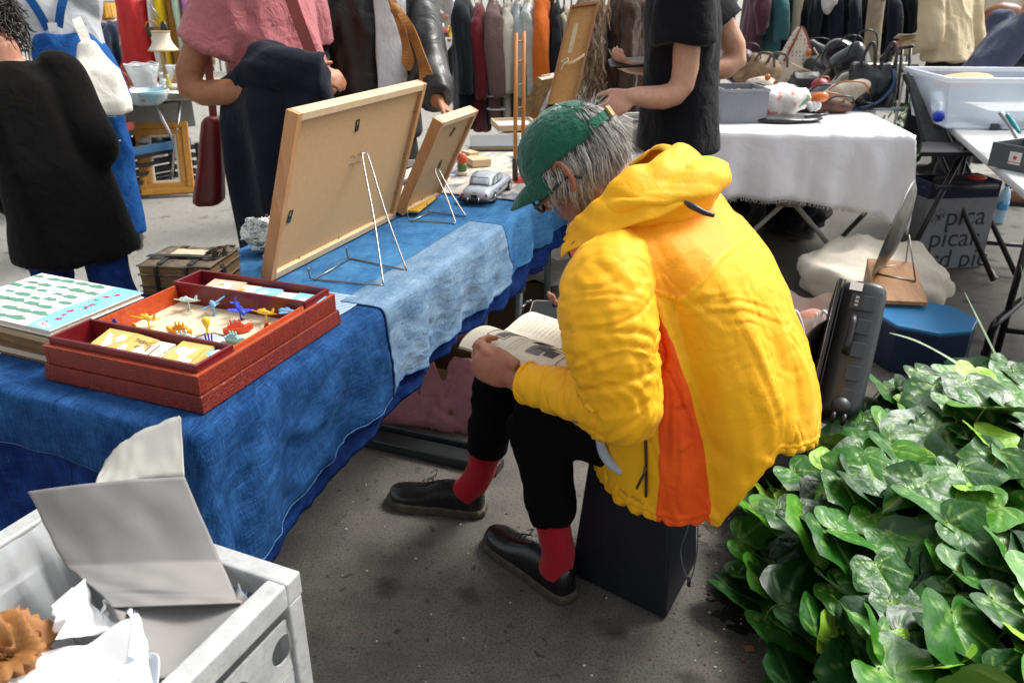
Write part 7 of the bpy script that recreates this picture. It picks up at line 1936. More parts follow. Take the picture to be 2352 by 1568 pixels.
lump('bag_skin',C,(.17,.11,.078),pm_.mat,5,.020,22,t,(1.6,1,1))
b=MB();q=wp_(1862,268,.10)+V((0,-.06,0));b.ell(tuple(q+V((-.03,0,-.02))),(.026,.02,.02));b.ell(tuple(q+V((.012,0,.012))),(.045,.026,.03));part('orange_lining',displace(b.mesh('k'),lambda co,no: .010*waves(co,60,2)),mat('orange_plastic_bag',(.78,.18,.02),.3),t)
b=MB()
for k in range(5): b.ell(tuple(q+V((-.045+.012*k,-.02,-.03-.008*(k % 2)))),(.016,.014,.022),None,10,8)
part('knot',displace(b.mesh('k'),lambda co,no: .006*waves(co,70,2)),WP,t)
# black leather tote
t=bagthing(1990,255,'glossy black leather tote with two upright handles and a blue strap');A=Matrix.Translation(wp_(2003,252)+V((0,.08,0))) @ RZ(-6)
b=MB();b.loft([[A @ V((x*w_,y*d_,z)) for x,y in ((-1,-.6),(-.7,-1),(.7,-1),(1,-.6),(1,.6),(.7,1),(-.7,1),(-1,.6))] for z,w_,d_ in ((.0,.10,.075),(.02,.125,.095),(.09,.135,.10),(.16,.125,.085),(.235,.115,.06),(.25,.112,.045))]);part('bag_body',remesh(b,.007,2,clothes_fold(17,.018,6,(1,1,.5))),BLKL,t)
for x in (-.055,.06): b=MB();strap(b,[A @ V(p) for p in ((x-.045,-.055,.20),(x-.03,-.062,.30),(x,-.066,.37),(x+.03,-.062,.32),(x+.045,-.055,.22))],.010);part('handle',b,BLACKP,t)
b=MB();b.ribbon(spline([A @ V(p) for p in ((.09,-.07,.23),(.095,-.10,.14),(.02,-.125,.05),(-.10,-.135,.012),(-.12,-.13,.010),(-.02,-.145,.012),(.10,-.15,.012),(.16,-.17,.008))],6),.016,.003,(0,-.6,.8));part('strap',b,LEAm('blue_leather',(.015,.06,.16),.4),t)
b=MB();strap(b,[A @ V(p) for p in ((-.10,-.115,.03),(-.06,-.15,.05),(.0,-.15,.03),(-.05,-.15,.012),(-.10,-.13,.02))],.005);part('thin_strap',b,BLKL,t)
b=MB();strap(b,[A @ V(p) for p in ((-.04,-.06,.23),(.02,-.05,.30),(.075,-.06,.36),(.085,-.066,.33),(.085,-.066,.24))],.0025);part('chain',b,metal('brass_chain',(.55,.42,.22),.3),t)
# black flap bag
t=bagthing(1845,205,'small black flap bag with a gilt chain lying in the middle of the heap');A=Matrix.Translation(atz(1845,190,WZ+.10)) @ RZ(8) @ RX(38)
b=MB();b.box((0,0,0),(.20,.07,.13),A,0,.9);part('bag_body',remesh(b,.008,3,clothes_fold(20,.006,4)),LEAm('black_grain',(.016,.016,.017),.5),t)
b=MB();b.grid([[A @ V((lerp(-.098,.098,i/12),-.042-.006*math.sin(math.pi*j/10),lerp(.078,-.03-.012*math.sin(math.pi*i/12),j/10))) for j in range(11)] for i in range(13)]);part('flap',b,BLKL,t,solid=.006)
b=MB()
for k in range(12): p=A @ V((.10+.006*math.sin(k),-.03-.004*k,.05-.014*k));b.ell(tuple(p),(.007,.005,.007),None,8,6)
part('chain',b,metal('gilt_chain',(.60,.48,.30),.3),t)
# brown bag with round handles, far left
t=bagthing(1740,190,'brown and tan leather holdall with arched handles at the left of the heap');C=atz(1740,165,WZ+.12)
lump('bag_body',C,(.17,.11,.115),LEAm('brown_suede',(.12,.065,.03),.6,(.30,.20,.10)),7,.022,16,t)
for o in (-.02,.07): b=MB();strap(b,[C+V(p) for p in ((-.03+o,-.07,.07),(-.01+o,-.12,.13),(.07+o,-.13,.12),(.10+o,-.10,.04))],.010);part('handle',b,LEAm('olive_brown_leather',(.09,.06,.035)),t)
b=MB();b.ell((0,0,0),(.06,.03,.05),Matrix.Translation(C+V((-.07,-.11,-.03))));part('pocket',b,LEAm('chestnut_suede',(.20,.085,.035),.7),t)
t=bagthing(1765,240,'cream monogram pouch with an orange tag in front of the holdall');C=atz(1760,208,WZ+.07);lump('bag_body',C,(.13,.07,.085),MONO,11,.018,18,t,M=RY(14))
b=MB();b.ell(tuple(C+V((-.02,-.06,.085))),(.018,.012,.02));part('tag',b,LEAm('orange_leather',(.70,.20,.03)),t)
b=MB();b.ribbon(spline([C+V(p) for p in ((.02,-.07,.06),(.07,-.09,.03),(.11,-.10,-.03),(.12,-.10,-.06))],5),.02,.004,(0,-1,.3));part('trim',b,LEAm('tan_trim',(.42,.15,.04)),t)
t=bagthing(1822,190,'tall peaked monogram shopper standing at the back of the heap');C=atz(1815,200,WZ+.0)
b=MB();b.loft([[C+V((x*w_+.04*z,y*d_,z)) for x,y in ((-1,-.7),(0,-1),(1,-.7),(1,.7),(0,1),(-1,.7))] for z,w_,d_ in ((0,.13,.09),(.05,.15,.10),(.2,.115,.08),(.32,.06,.05),(.40,.018,.02))]);part('bag_body',remesh(b,.009,2,clothes_fold(15,.014,9)),MONO,t)
b=MB();b.ribbon(spline([C+V(p) for p in ((-.09,-.07,.18),(-.03,-.065,.33),(.015,-.03,.405),(.06,-.05,.33),(.10,-.07,.22),(.16,-.10,.12))],6),.016,.004,(.2,-1,.1));part('strap',b,LEAm('red_brown_leather',(.26,.05,.015)),t)
b=MB();b.ell(tuple(C+V((.07,-.075,.24))),(.02,.012,.024));part('tag',b,LEAm('orange_leather',(.70,.20,.03)),t)
b=MB();strap(b,[C+V(p) for p in ((.10,-.08,.27),(.14,-.12,.20),(.17,-.14,.12),(.05,-.16,.13),(-.08,-.16,.18))],.006);part('cord',b,mat('cotton_cord',(.62,.50,.32)),t)
for px,py,dy,z,r_,m,lab,sd,Mr in ((1955,165,.55,.17,(.10,.08,.15),BLKL,'upright crumpled black leather bucket bag at the back right',3,0),(1888,160,.65,.13,(.10,.07,.09),LEAm('grey_black_leather',(.03,.03,.033),.35),'dark grey rounded bag behind the flap bag',5,0),(1912,145,.60,.16,(.11,.025,.035),LEAm('bronze_leather',(.20,.10,.04),.35),'slim bronze clutch leaning at a slant at the back',6,-28),
 (1865,240,.10,.045,(.16,.06,.045),LEAm('charcoal_leather',(.022,.024,.028),.3),'low charcoal clutch with clasp in front of the flap bag',8,4),(1915,245,.05,.04,(.09,.05,.04),LEAm('tortoise_fur',(.16,.055,.02),.6,(.03,.015,.01)),'small tortoiseshell brown fur purse',9,0),(1935,215,.20,.10,(.12,.05,.045),LEAm('pale_rope',(.50,.44,.34),.8),'pale woven rope bag in the heap',12,-20),(1880,200,.45,.10,(.045,.04,.04),LEAm('cherry_leather',(.35,.015,.03),.4),'small cherry red purse peeping from the heap',14,0),(1940,195,.30,.13,(.09,.03,.05),LEAm('python_grey',(.15,.14,.12),.5,(.5,.48,.42)),'grey snakeskin purse beside the black tote',17,-35),(1700,150,.3,.16,(.11,.08,.09),LEAm('plum_leather',(.08,.02,.03),.35),'plum leather bag at the back left of the heap',23,0),(1865,120,.3,.22,(.12,.05,.06),LEAm('black_grain',(.016,.016,.017),.5),'black grained bag lying on top at the back',25,12),(1905,180,.3,.12,(.10,.06,.05),LEAm('umber_leather',(.07,.04,.022),.4),'umber brown bag in the thick of the heap',27,-15),(1790,225,.3,.05,(.10,.06,.05),LEAm('olive_brown_leather',(.09,.06,.035)),'olive brown flat bag between the cream pouch and the plastic bag',29,10),(1935,130,.3,.24,(.10,.06,.08),BLKL,'slouchy black bag with long straps at the top of the heap',31,20),(1880,222,.3,.07,(.10,.05,.045),LEAm('charcoal_leather',(.022,.024,.028),.3),'folded charcoal bag beside the black tote',33,-8),(1715,220,.35,.05,(.10,.07,.05),LEAm('dark_brown_calf',(.05,.03,.02),.4),'dark brown purse half hidden behind the grey bin',19,0)):
 t=bagthing(px,py,lab);C=atz(px,py,WZ+z);r_=tuple(x*1.28 for x in r_);lump('bag_body',C,r_,m,sd,min(r_)*.30,17,t,M=RY(Mr))
 b=MB();strap(b,[C+V(p) for p in ((-r_[0]*.7,-r_[1],r_[2]*.5),(-r_[0]*.3,-r_[1]*1.3,r_[2]*1.25),(r_[0]*.5,-r_[1]*1.3,r_[2]*1.2),(r_[0]*.8,-r_[1],r_[2]*.2))],.005);part('strap',b,BLKL if sd % 2 else LEAm('tan_trim',(.42,.15,.04)),t)
slab('white_box',2066,175,WZ,.16,.16,.10,4,WHITEP,'plain white box at the back of the handbag table','box')
# ================================================================ grey folding table on the right, with tub and tools
FZ=.74
e0,e1=atz(2172,282,FZ),atz(2352,436,FZ);EY=(e0-e1).normalized();EX=V((EY.y,-EY.x,0))
def fp_(u,v,z=FZ): return e0-EY*u+EX*v+V((0,0,z-FZ))
ft=thing('folding_table','pale grey plastic folding table at the right edge','table',fp_(.8,.3,0))
tl_=(e0-e1).length
b=MB();b.box((0,0,0),(tl_+.55,.74,.036),frame_m(fp_((tl_+.12)/2-.14,.37,FZ-.018),EY,(0,0,1)));part('tabletop',b,mat('pale_grey_plastic',(.56,.57,.56),.55,.1,60,.15,200),ft,bevel=.012)
for u in (.15,1.5):
 b=MB();b.tube([fp_(u,.10,FZ-.04),fp_(u,.10,.012)],.014,10);b.tube([fp_(u,.64,FZ-.04),fp_(u,.64,.012)],.014,10);b.tube([fp_(u,.10,.12),fp_(u,.64,.12)],.012,8);part('leg_frame',b,BLACKT,ft)
tb=thing('plastic_tub','large clear plastic storage tub on the grey folding table','tub',fp_(.0,.3,FZ))
A=Matrix.Translation(aty(2250,285,4.55)) ;A=Matrix.Translation(V((aty(2290,285,4.5).x,4.52,FZ+.006))) @ RZ(-4)
TUB=glass('clear_tub',(.66,.74,.84),.12,.42)
b=MB();b.loft([[A @ V((x*w_,y*d_,z)) for x,y in ((-1,-1),(1,-1),(1,1),(-1,1))] for z,w_,d_ in ((0,.36,.24),(.24,.41,.28))],0,False,False);b.box((0,0,.004),(.72,.48,.006),A);part('walls',b,TUB,tb,solid=.004)
b=MB();ringbox(b,-.435,.435,-.305,.305,.236,.262,.024,A);part('rim',b,glass('tub_rim',(.80,.86,.92),.2,.8),tb,bevel=.006)
b=MB();b.box((.12,-.02,.05),(.5,.34,.07),A);part('papers',b,WP,tb)
b=MB();b.ell((0,0,0),(.16,.12,.035),A @ T(-.18,.10,.21) @ RY(-6));part('tan_cushion',b,mat('apricot_cushion',(.70,.42,.22),.7),tb)
t=thing('plastic_bottle','clear bottle with bright blue cap lying on the grey table','bottle',fp_(.05,.02));A=frame_m(aty(2156,266,4.36),V((.30,.85,.35)),(0,0,1)) @ RY(90)
b=MB();b.lathe([(.014,.0),(.014,.03),(.034,.07),(.036,.20),(.0,.205)],18,A);part('bottle_body',b,glass('clear_bottle',(.8,.88,.95),.05,.35),t)
b=MB();b.lathe([(.0,-.022),(.026,-.022),(.028,-.018),(.028,.004),(.0,.004)],20,A);part('cap',b,plast('royal_blue_plastic',(.01,.04,.50)),t)
for k,(px,py,w_,d_,h,rz,dz,lab) in enumerate(((2296,290,.30,.22,.030,10,.0,'lower dark grey box file on the folding table'),(2316,262,.32,.25,.034,-8,.034,'upper box file with white lid tilted on the lower one'))):
 p=atz(px,py,FZ+.004);t=thing('box_file',lab,'box file',p,'box files on the grey table');A=Matrix.Translation(p+V((.02,.02,dz))) @ RZ(rz)
 b=MB();b.box((0,0,h/2),(w_,d_,h),A);part('case',b,mat('charcoal_card',(.05,.05,.065),.7),t,bevel=.002)
 b=MB();b.box((0,0,h+.0025),(w_*(.98 if k else .5),d_*.97,.004),A);part('lid',b,WHITEP if k else BLACKP,t)
t=thing('tape_cutter','grey and teal hand tool standing in the tool box','tool',aty(2315,300,3.6));
b=MB();b.tube(spline([aty(2298,258,3.75),aty(2325,295,3.7),aty(2345,330,3.62)],5),.022,12,asp=.5);part('handle',b,mat('grey_tool_plastic',(.36,.37,.38),.4),t)
b=MB();b.tube(spline([aty(2312,262,3.68),aty(2328,285,3.66),aty(2342,305,3.62)],5),[.014,.02,.012],12,asp=.6);part('grip',b,plast('teal_plastic',(.02,.28,.30)),t)
b=MB();c=aty(2344,345,3.6);b.tube([c+V((.055*math.cos(q),-.01,.045*math.sin(q))) for q in (i*math.pi/12 for i in range(24))],.012,10,0,False,True);part('ring',b,mat('grey_tool_plastic',(.36,.37,.38)),t)
t=thing('tool_box','open grey plastic tool box at the right edge of the folding table','box',atz(2370,400,FZ));A=Matrix.Translation(atz(2395,392,FZ+.002)) @ RZ(-62)
b=MB();ringbox(b,-.17,.17,-.11,.11,.0,.10,.006,A);b.box((0,0,.004),(.33,.21,.006),A);part('tool_tray',b,mat('slate_plastic',(.10,.115,.125),.4),t,bevel=.004)
b=MB();b.box((-.06,-.1125,.05),(.05,.002,.05),A);lbp=part('sticker',b,WHITEP,t)
b=MB();b.box((-.06,-.1138,.052),(.014,.001,.014),A);b.box((-.06,-.1138,.034),(.05,.001,.003),A);part('print',b,[mat('red_print',(.55,.03,.03))],lbp)
# black folding chair between the tables
ch=thing('folding_chair','black canvas folding chair between the white and grey tables','chair',(aty(2130,300,4.5).x,4.5,0))
c0,c1,c2,c3=aty(2078,172,4.75),aty(2125,178,4.9),aty(2178,330,4.45),aty(2120,330,4.30)
b=MB();b.grid([[lerp(lerp(c0,c1,i/10),lerp(c3,c2,i/10),j/14)+V((0,-.03*math.sin(math.pi*i/10),.0)) for j in range(15)] for i in range(11)]);part('canvas_back',b,fabric('black_canvas',(.008,.009,.013),.9,.3),ch,solid=.006)
b=MB();s0,s1,s2,s3=aty(2120,325,4.32),aty(2260,330,4.30),aty(2250,350,3.95),aty(2115,350,3.95);b.hexa([p-V((0,0,.02)) for p in (s0,s1,s2,s3)],[s0,s1,s2,s3]);part('seat',b,fabric('black_canvas',(.008,.009,.013)),ch)
for a,c in ((c0,V((c0.x+.30,3.95,.02))),(c1,V((c1.x+.28,4.05,.02))),(aty(2110,360,4.0),V((aty(2110,360,4.0).x-.02,4.7,.02))),(aty(2222,330,4.02),V((aty(2222,330,4.02).x-.28,3.9,.02))),(aty(2150,430,3.92),aty(2290,428,4.0))):
 b=MB();b.tube([a,c],.014,10);part('frame_tube',b,BLACKT,ch)
# printed shopping bag
BGM=fabric('grey_printed_canvas',(.22,.225,.24),.8,.15,fold=10,fb=.4);pb2=thing('shopping_bag','grey shopping bag printed picard with a navy top band','shopping bag',(aty(2200,510,4.15).x,4.2,0))
A=Matrix.Translation(V((aty(2198,500,4.20).x,4.30,0))) @ RZ(7);hB=.40;HW=.20
b=MB();ringbox(b,-HW,HW,-.10,.10,.004,hB,.005,A);b.box((0,0,.006),(HW*2-.012,.188,.004),A);part('bag_body',b,BGM,pb2)
b=MB();ringbox(b,-HW-.001,HW+.001,-.101,.101,hB-.002,hB+.085,.006,A);part('top_band',b,fabric('navy_band',(.012,.012,.05),.8),pb2)
INKB=mat('dark_outline_print',(.03,.032,.045),.8)
for body,x,z,s_ in (('pica',.04,.295,.15),('picar',-.0,.175,.15),('ard pic',.02,.055,.15)):
 tm=text_mesh(body,s_,A @ T(x,-.1008,z) @ RX(90),.0002);ins=part('lettering',tm,INKB,pb2);
b=MB();r=random.Random(9)
for i in range(70): q=r.uniform(0,6.28);d=r.uniform(0,.048) ;disc(b,-.12+d*math.cos(q),.30+d*math.sin(q)*.9,.0032,A @ T(0,-.1008,0) @ RX(90),0,.0002,8)
part('dot_flower',b,INKB,pb2)['kind']='stuff'
b=MB();b.ell((.02,0,hB+.07),(.15,.07,.025),A);b.ell((.10,-.03,hB+.085),(.06,.03,.02),A,14,8,1);part('contents',displace(b.mesh('c'),lambda co,no: .01*waves(co,40,3)),[mat('dark_contents',(.03,.02,.015),.9),mat('red_packet',(.6,.03,.02),.4)],pb2)
# water bottle on the ground
wbt=thing('water_bottle','clear plastic water bottle with blue label standing on the asphalt','bottle',atz(2292,515,0));A=Matrix.Translation(atz(2292,512,0))
b=MB();b.lathe([(.0,.004),(.030,.002),(.034,.012),(.033,.05),(.035,.055),(.033,.08),(.035,.085),(.035,.15),(.034,.18),(.026,.215),(.014,.235),(.0135,.25),(.0,.25)],22,A);part('bottle_body',b,glass('water_clear',(.45,.70,.85),.05,.75),wbt)
b=MB();b.lathe([(.0355,.092),(.0365,.093),(.0365,.150),(.0355,.151)],22,A,0,True,False);part('label',b,mat('blue_label',(.02,.16,.50),.3,.5,60,0,c2=(.20,.50,.75)),wbt)
b=MB();b.lathe([(.0,.248),(.016,.248),(.016,.268),(.0,.269)],16,A);part('cap',b,plast('royal_blue_plastic',(.01,.04,.50)),wbt)
for k,(px,py,lab) in enumerate(((2335,470,'lower brown leather shoe by the water bottle'),(2345,450,'brown leather shoe further back under the grey table'))):
 p=atz(px,py,0);u_,s_=shoe_mb((p.x-.1,p.y+.02),(p.x+.17,p.y-.06));t=thing('loose_shoe',lab,'shoe',p);part('upper',u_,LEAm('brown_shoe',(.25,.10,.04)),t);part('sole',s_,BLACKP,t)
# ================================================================ young tree between the stalls
tp0=aty(2006,180,6.3);tp0.z=0;ttx=aty(2012,0,6.35)
BARK=mat('pale_bark',(.36,.29,.19),.9,.45,9,.5,50,.008,c2=(.20,.16,.10))
tree=thing('street_tree','slim pale-barked street tree behind the handbag table','tree',tp0)
b=MB();pts=spline([tp0,V((ttx.x*.3+tp0.x*.7,6.32,.7)),V((ttx.x,6.35,1.5)),V((ttx.x+.05,6.4,2.6)),V((ttx.x,6.45,3.6)),V((ttx.x+.1,6.5,5.0))],8);b.tube(pts,[.075,.062,.058,.055,.045,.02],18)
b.tube([V((ttx.x,6.42,3.0)),V((ttx.x+.7,6.6,3.8)),V((ttx.x+1.1,6.8,4.4))],[.035,.02,.01],8);b.tube([V((ttx.x,6.45,3.2)),V((ttx.x-.7,6.9,4.1)),V((ttx.x-1.0,7.1,4.7))],[.035,.02,.01],8)
b.ell((ttx.x+.03,6.29,1.35),(.022,.02,.03));b.ell((tp0.x-.02,6.25,.95),(.02,.02,.03));part('trunk',displace(b.mesh('trunk'),lambda co,no: .004*waves(co,26,3,6,(1,1,.3))),BARK,tree)
b=MB();r=random.Random(31)
for i in range(2600):
 q=V((r.gauss(0,1),r.gauss(0,1),r.gauss(0,1))).normalized()*(r.random() ** .4);c=V((ttx.x+q.x*1.6,6.6+q.y*1.5,4.5+q.z*1.1))
 if noise.noise(c*1.6) <-.12: continue
 a=V((r.gauss(0,1),r.gauss(0,1),r.gauss(0,.6))).normalized()*.075;e=a.orthogonal().normalized()*.045;b.add([c-a,c+e,c+a,c-e],[(0,1,2,3)])
part('crown',b,LEAFM[1],tree)['kind']='stuff'
b=MB()
for i in range(34):
 c=lerp(atz(2082,262,0),atz(2112,372,0),r.random())+V((r.gauss(0,.06),r.gauss(0,.15),0));
 for k in range(5): q=c+V((r.uniform(-.1,.1),r.uniform(-.1,.1),0));a=V((r.uniform(-.06,.06),r.uniform(-.05,.02),r.uniform(.03,.12)));e=V((r.uniform(.012,.022),0,.01));b.add([q+V((0,0,a.z*.8)),q+a*.5+e+V((0,0,a.z*.8)),q+a+V((0,0,a.z*.8)),q+a*.5-e+V((0,0,a.z*.8))],[(0,1,2,3)])
struct('undergrowth',b,LEAFM[0],'stuff')
# ================================================================ clothes rails
def rail(label,x0,x1,Y,z,yaw=0,posts=True):
 t=thing('clothes_rail',label,'clothes rail',((x0+x1)/2,Y,0));m=metal('rail_steel',(.55,.55,.55),.3)
 b=MB();b.tube([V((x0,Y,z)),V((x1,Y,z))],.014,10);part('bar',b,m,t)
 for x in (x0,x1):
  b=MB();b.tube([V((x,Y,.03)),V((x,Y,z))],.014,10);part('upright',b,m,t);b=MB();b.tube([V((x,Y-.28,.03)),V((x,Y+.28,.03))],.014,10);part('foot',b,m,t)
 return t
HGR=mat('wooden_hanger',(.35,.20,.09),.5)
def garment(px,Y,zbar,zsh,zhem,w,d,m,label,group,name='coat',sleeve=True,cat='coat',seed=1,slx=None,flare=1.15,vox=.016,sl_m=None,furry=False):
 x=aty(px,150,Y).x;t=thing(name,label,cat,(x,Y,zhem),group)
 b=MB();L=[]
 for u,kw,kd in ((0,flare,1.05),(.3,1.05,1.0),(.7,.95,.98),(.88,.86,.92),(.95,.62,.7),(1.0,.36,.34)): L.append((V((x,Y,lerp(zhem,zsh,u))),w/2*kw,d/2*kd,d/2*kd))
 b.loft(rings_z(L,(0,-1,0),32,.8))
 if sleeve:
  sx=x+(slx or 0);r0=min(.052,w*.46);b.tube(spline([V((x,Y-d*.30,zsh-.03)),V((sx,Y-d*.52,zsh-.13)),V((sx+.01,Y-d*.62,lerp(zsh,zhem,.42))),V((sx+.015,Y-d*.62,lerp(zsh,zhem,.72)))],6),[r0*.7,r0*1.1,r0,r0*.85],18)
 me=remesh(b,vox,2,folds(15,.030,seed,(1.8,1,.22)))
 if furry:
  displace(me,lambda co,no: .014*waves(co,70,seed,8,(1,1,.4))+.010*(creased(co,120,seed+2,(1,1,.35))-.4))
 part('garment_body',me,m,t)
 b=MB();b.tube(spline([V((x,Y-d*.36,zsh-.035)),V((x,Y,zsh+.01)),V((x,Y+d*.36,zsh-.035))],5),.008,8);h=part('hanger',b,HGR,t)
 b=MB();b.tube(spline([V((x,Y,zsh)),V((x,Y,zbar-.03)),V((x,Y+.02,zbar+.022)),V((x,Y-.022,zbar+.018))],4),.003,6);part('hook',b,STEEL,h)
 return t,x
RY_=5.7;CZ=1.52
rail('steel clothes rail of coats behind the far table',aty(1040,0,RY_).x,aty(1560,0,RY_).x,RY_,CZ)
CG='coats hanging on the middle rail'
def zpx(py,Y): return aty(1176,py,Y).z
FW=lambda n,c,**k: fabric(n,c,.92,.3,fold=12,fb=.5,**k)
FUR1=m_fur('tan_fur',(.46,.29,.15),(.12,.055,.022),1.0,(.62,.48,.32));FUR2=m_fur('brown_fur',(.085,.038,.016),(.025,.011,.006),1.0,(.14,.07,.03))
for i,(px,top,hem,w,d,m,lab,sl,kw) in enumerate((
 (1068,-6,292,.125,.52,FW('black_wool',(.0065,.010,.013)),'long black wool coat at the left end of the middle rail',True,{}),
 (1103,10,305,.10,.48,FW('wine_velvet',(.125,.006,.014),sheen=.3),'dark wine red coat second on the middle rail',True,{}),
 (1137,8,290,.115,.48,FW('mauve_suede',(.145,.085,.080)),'mauve brown suede coat with pale piped cuffs',True,{}),
 (1166,12,280,.085,.46,FW('cream_linen',(.48,.45,.36)),'cream linen coat between the mauve and the silver ones',True,{}),
 (1188,4,300,.08,.46,mat('silver_grey_satin',(.34,.38,.38),.35,.3,20,.4,40,.006),'silver grey satin coat beside the plastic-covered one',True,{}),
 (1212,0,300,.085,.46,mat('plastic_cover',(.50,.51,.46),.22,.35,16,.6,30,.01),'pale coat under clear plastic behind the toy ladder',True,{}),
 (1240,-4,306,.115,.50,FW('orange_wool',(.62,.135,.012)),'bright orange wool coat',True,{}),
 (1270,0,290,.08,.48,FW('black_wool',(.0065,.010,.013)),'black coat right of the orange one',True,{}),
 (1293,20,260,.075,.46,FW('ivory_wool',(.52,.46,.34)),'ivory coat half behind the leaning wooden panel',True,{}))):
 t,x=garment(px,RY_,CZ,zpx(top,RY_-.2),zpx(hem,RY_-.2),w,d,m,lab,CG,seed=40+i,**kw)
 if i == 2:
  zc=lerp(zpx(top,RY_),zpx(hem,RY_),.70)
  b=MB();c=V((x+.012,RY_-d*.5,zc));b.tube([c+V((.058*math.cos(q),.05*math.sin(q),.004*math.sin(3*q))) for q in (k*math.pi/10 for k in range(20))],.006,6,0,False,True);b.tube([c+V((.062*math.cos(q),.054*math.sin(q),-.085)) for q in (k*math.pi/10 for k in range(20))],.005,6,0,False,True);part('cuff_piping',b,WHITEP,t)
for px,top,hem,w,d,m,lab,sd in ((1348,-10,300,.24,.5,FUR1,'tan and cream fox fur coat on the middle rail',61),(1440,-30,300,.30,.5,FUR2,'dark brown fur coat at the right end of the middle rail',67)):
 garment(px,RY_+.05,CZ,zpx(top,RY_),zpx(hem,RY_),w,d,m,lab,CG,'fur_coat',True,'coat',sd,-.04,1.1,.014,None,True)
b=MB();fx=aty(1375,100,RY_-.35).x;r=random.Random(5)
for i in range(260):
 z=lerp(zpx(-10,RY_),zpx(255,RY_),r.random());p=V((fx+r.gauss(0,.04)+.02*math.sin(z*9)-(1.4-z)*.10,RY_-.33+r.gauss(0,.02),z));b.tube([p,p+V((r.gauss(0,.02),-.02,-.05)),p+V((r.gauss(0,.03),-.01,-.11))],[.006,.007,.001],4)
one('fur_stole',b,FUR1,'long tan fur stole hanging over the front of the fur coats','stole')
RYB=7.4
rail('clothes rail of dark garments behind the handbag table',aty(1670,0,RYB).x,aty(2110,0,RYB).x,RYB,1.62)
b=MB();p0=aty(2004,0,RYB-.2);p1=aty(1985,130,RYB-.2);b.tube([aty(2008,-20,RYB-.3),V((aty(1985,190,RYB-.3).x,RYB-.3,.1))],.014,8);one('pole',b,STEEL,'slim steel pole leaning in front of the dark garments','pole')
DG='garments on the dark clothes rail'
for i,(px,top,hem,w,m,lab) in enumerate((
 (1712,-30,118,.10,FW('plum_knit',(.07,.022,.035)),'plum coloured garment at the left of the dark rail'),(1733,-30,62,.09,FW('white_cotton',(.70,.70,.68)),'short white garment on the dark rail'),(1755,-30,130,.10,FW('teal_wool',(.03,.11,.12)),'teal wool garment on the dark rail'),
 (1778,-30,160,.08,FW('black_wool',(.0065,.010,.013)),'black garment between the teal and the camel ones'),(1800,-30,150,.07,FW('camel_wool',(.44,.37,.28)),'narrow camel scarf-like garment on the dark rail'),(1828,-30,150,.10,FW('black_wool',(.0065,.010,.013)),'black garment right of the camel one'),
 (1858,-30,28,.10,FW('white_cotton',(.70,.70,.68)),'white cuffed garment hung high on the dark rail'),(1872,-30,165,.14,FW('ink_blue_cloth',(.008,.011,.026)),'ink blue coat in the middle of the dark rail'),(1915,-30,165,.17,FW('ink_blue_cloth',(.008,.011,.026)),'wide ink blue coat on the dark rail'),
 (1960,-30,170,.16,FW('midnight_cloth',(.007,.009,.016)),'midnight coat near the steel pole'),(2000,-30,165,.16,FW('ink_blue_cloth',(.008,.011,.026)),'ink blue coat right of the steel pole'),(2040,-30,120,.14,FW('black_wool',(.0065,.010,.013)),'black coat at the right end of the dark rail'))):
 garment(px,RYB+(i % 2)*.05,1.62,zpx(top,RYB),zpx(hem,RYB),w*1.25,.5,m,lab,DG,'garment',w > .09,'garment',80+i,vox=.02)
RYC=9.5
rail('far clothes rail of dark jackets at the top right',aty(2055,0,RYC).x,aty(2300,0,RYC).x,RYC,1.72)
for i,px in enumerate((2058,2082,2104,2122,2142,2164)):
 garment(px,RYC,1.72,1.66,zpx(48+6*(i % 3),RYC),.15,.5,FW(('black_wool','ink_blue_cloth','dark_rust_cloth')[i % 3],((.0065,.010,.013),(.008,.011,.026),(.10,.035,.02))[i % 3]),('first black jacket from the left on the far rail','ink blue jacket on the far rail, next to the tree trunk side','dark rust jacket third on the far rail','black jacket right of the rust one on the far rail','second ink blue jacket on the far rail','dark rust jacket at the right end of the far rail')[i],'jackets on the far rail','jacket',True,'jacket',120+i,vox=.024)
# white van-like counter and black stands beyond the tree
b=MB();x0,x1=aty(2030,60,10.6).x,aty(2420,60,10.6).x;b.box(((x0+x1)/2,10.9,.55),(x1-x0,.6,1.02));one('white_counter',b,WHITEP,'long low white counter behind the far rail','counter')
st_=thing('trestle','black metal trestle standing behind the blue-sweatered man','trestle',(aty(2085,170,6.0).x,6.0,0))
for (ax,ay),(bx,by) in (((2073,110),(2060,230)),((2092,108),(2082,240)),((2066,165),(2110,150)),((2064,112),(2098,106))): b=MB();b.tube([aty(ax,ay,6.0),aty(bx,by,5.9)],.012,8);part('bar',b,BLACKT,st_)
# ================================================================ bric-a-brac stall at the back left
SZ=.70
sa,sb=atz(238,238,SZ),atz(497,208,SZ);SX=(sb-sa).normalized();SY=V((-SX.y,SX.x,0));SL_=(sb-sa).length
def sp(u,v,z=SZ): return sa+SX*u+SY*v+V((0,0,z-SZ))
stt=thing('folding_table','grey folding table crowded with glass and china','table',sp(.3,.3,0))
b=MB();b.box((0,0,0),(1.9,.75,.03),frame_m(sp(.25,.37,SZ-.017),SX,(0,0,1)));part('tabletop',b,mat('mid_grey_top',(.30,.31,.30),.5),stt,bevel=.004)
for (u0,v0,u1) in ((.62,.06,.40),(.40,.06,.62),(-.4,.06,-.2),(.62,.68,.40)): b=MB();b.tube([sp(u0,v0,SZ-.03),sp(u1,v0,.01)],.012,8);part('leg',b,metal('rail_steel',(.55,.55,.55),.3),stt)
def spx(px,py,v=0): return atz(px,py,SZ+.001)
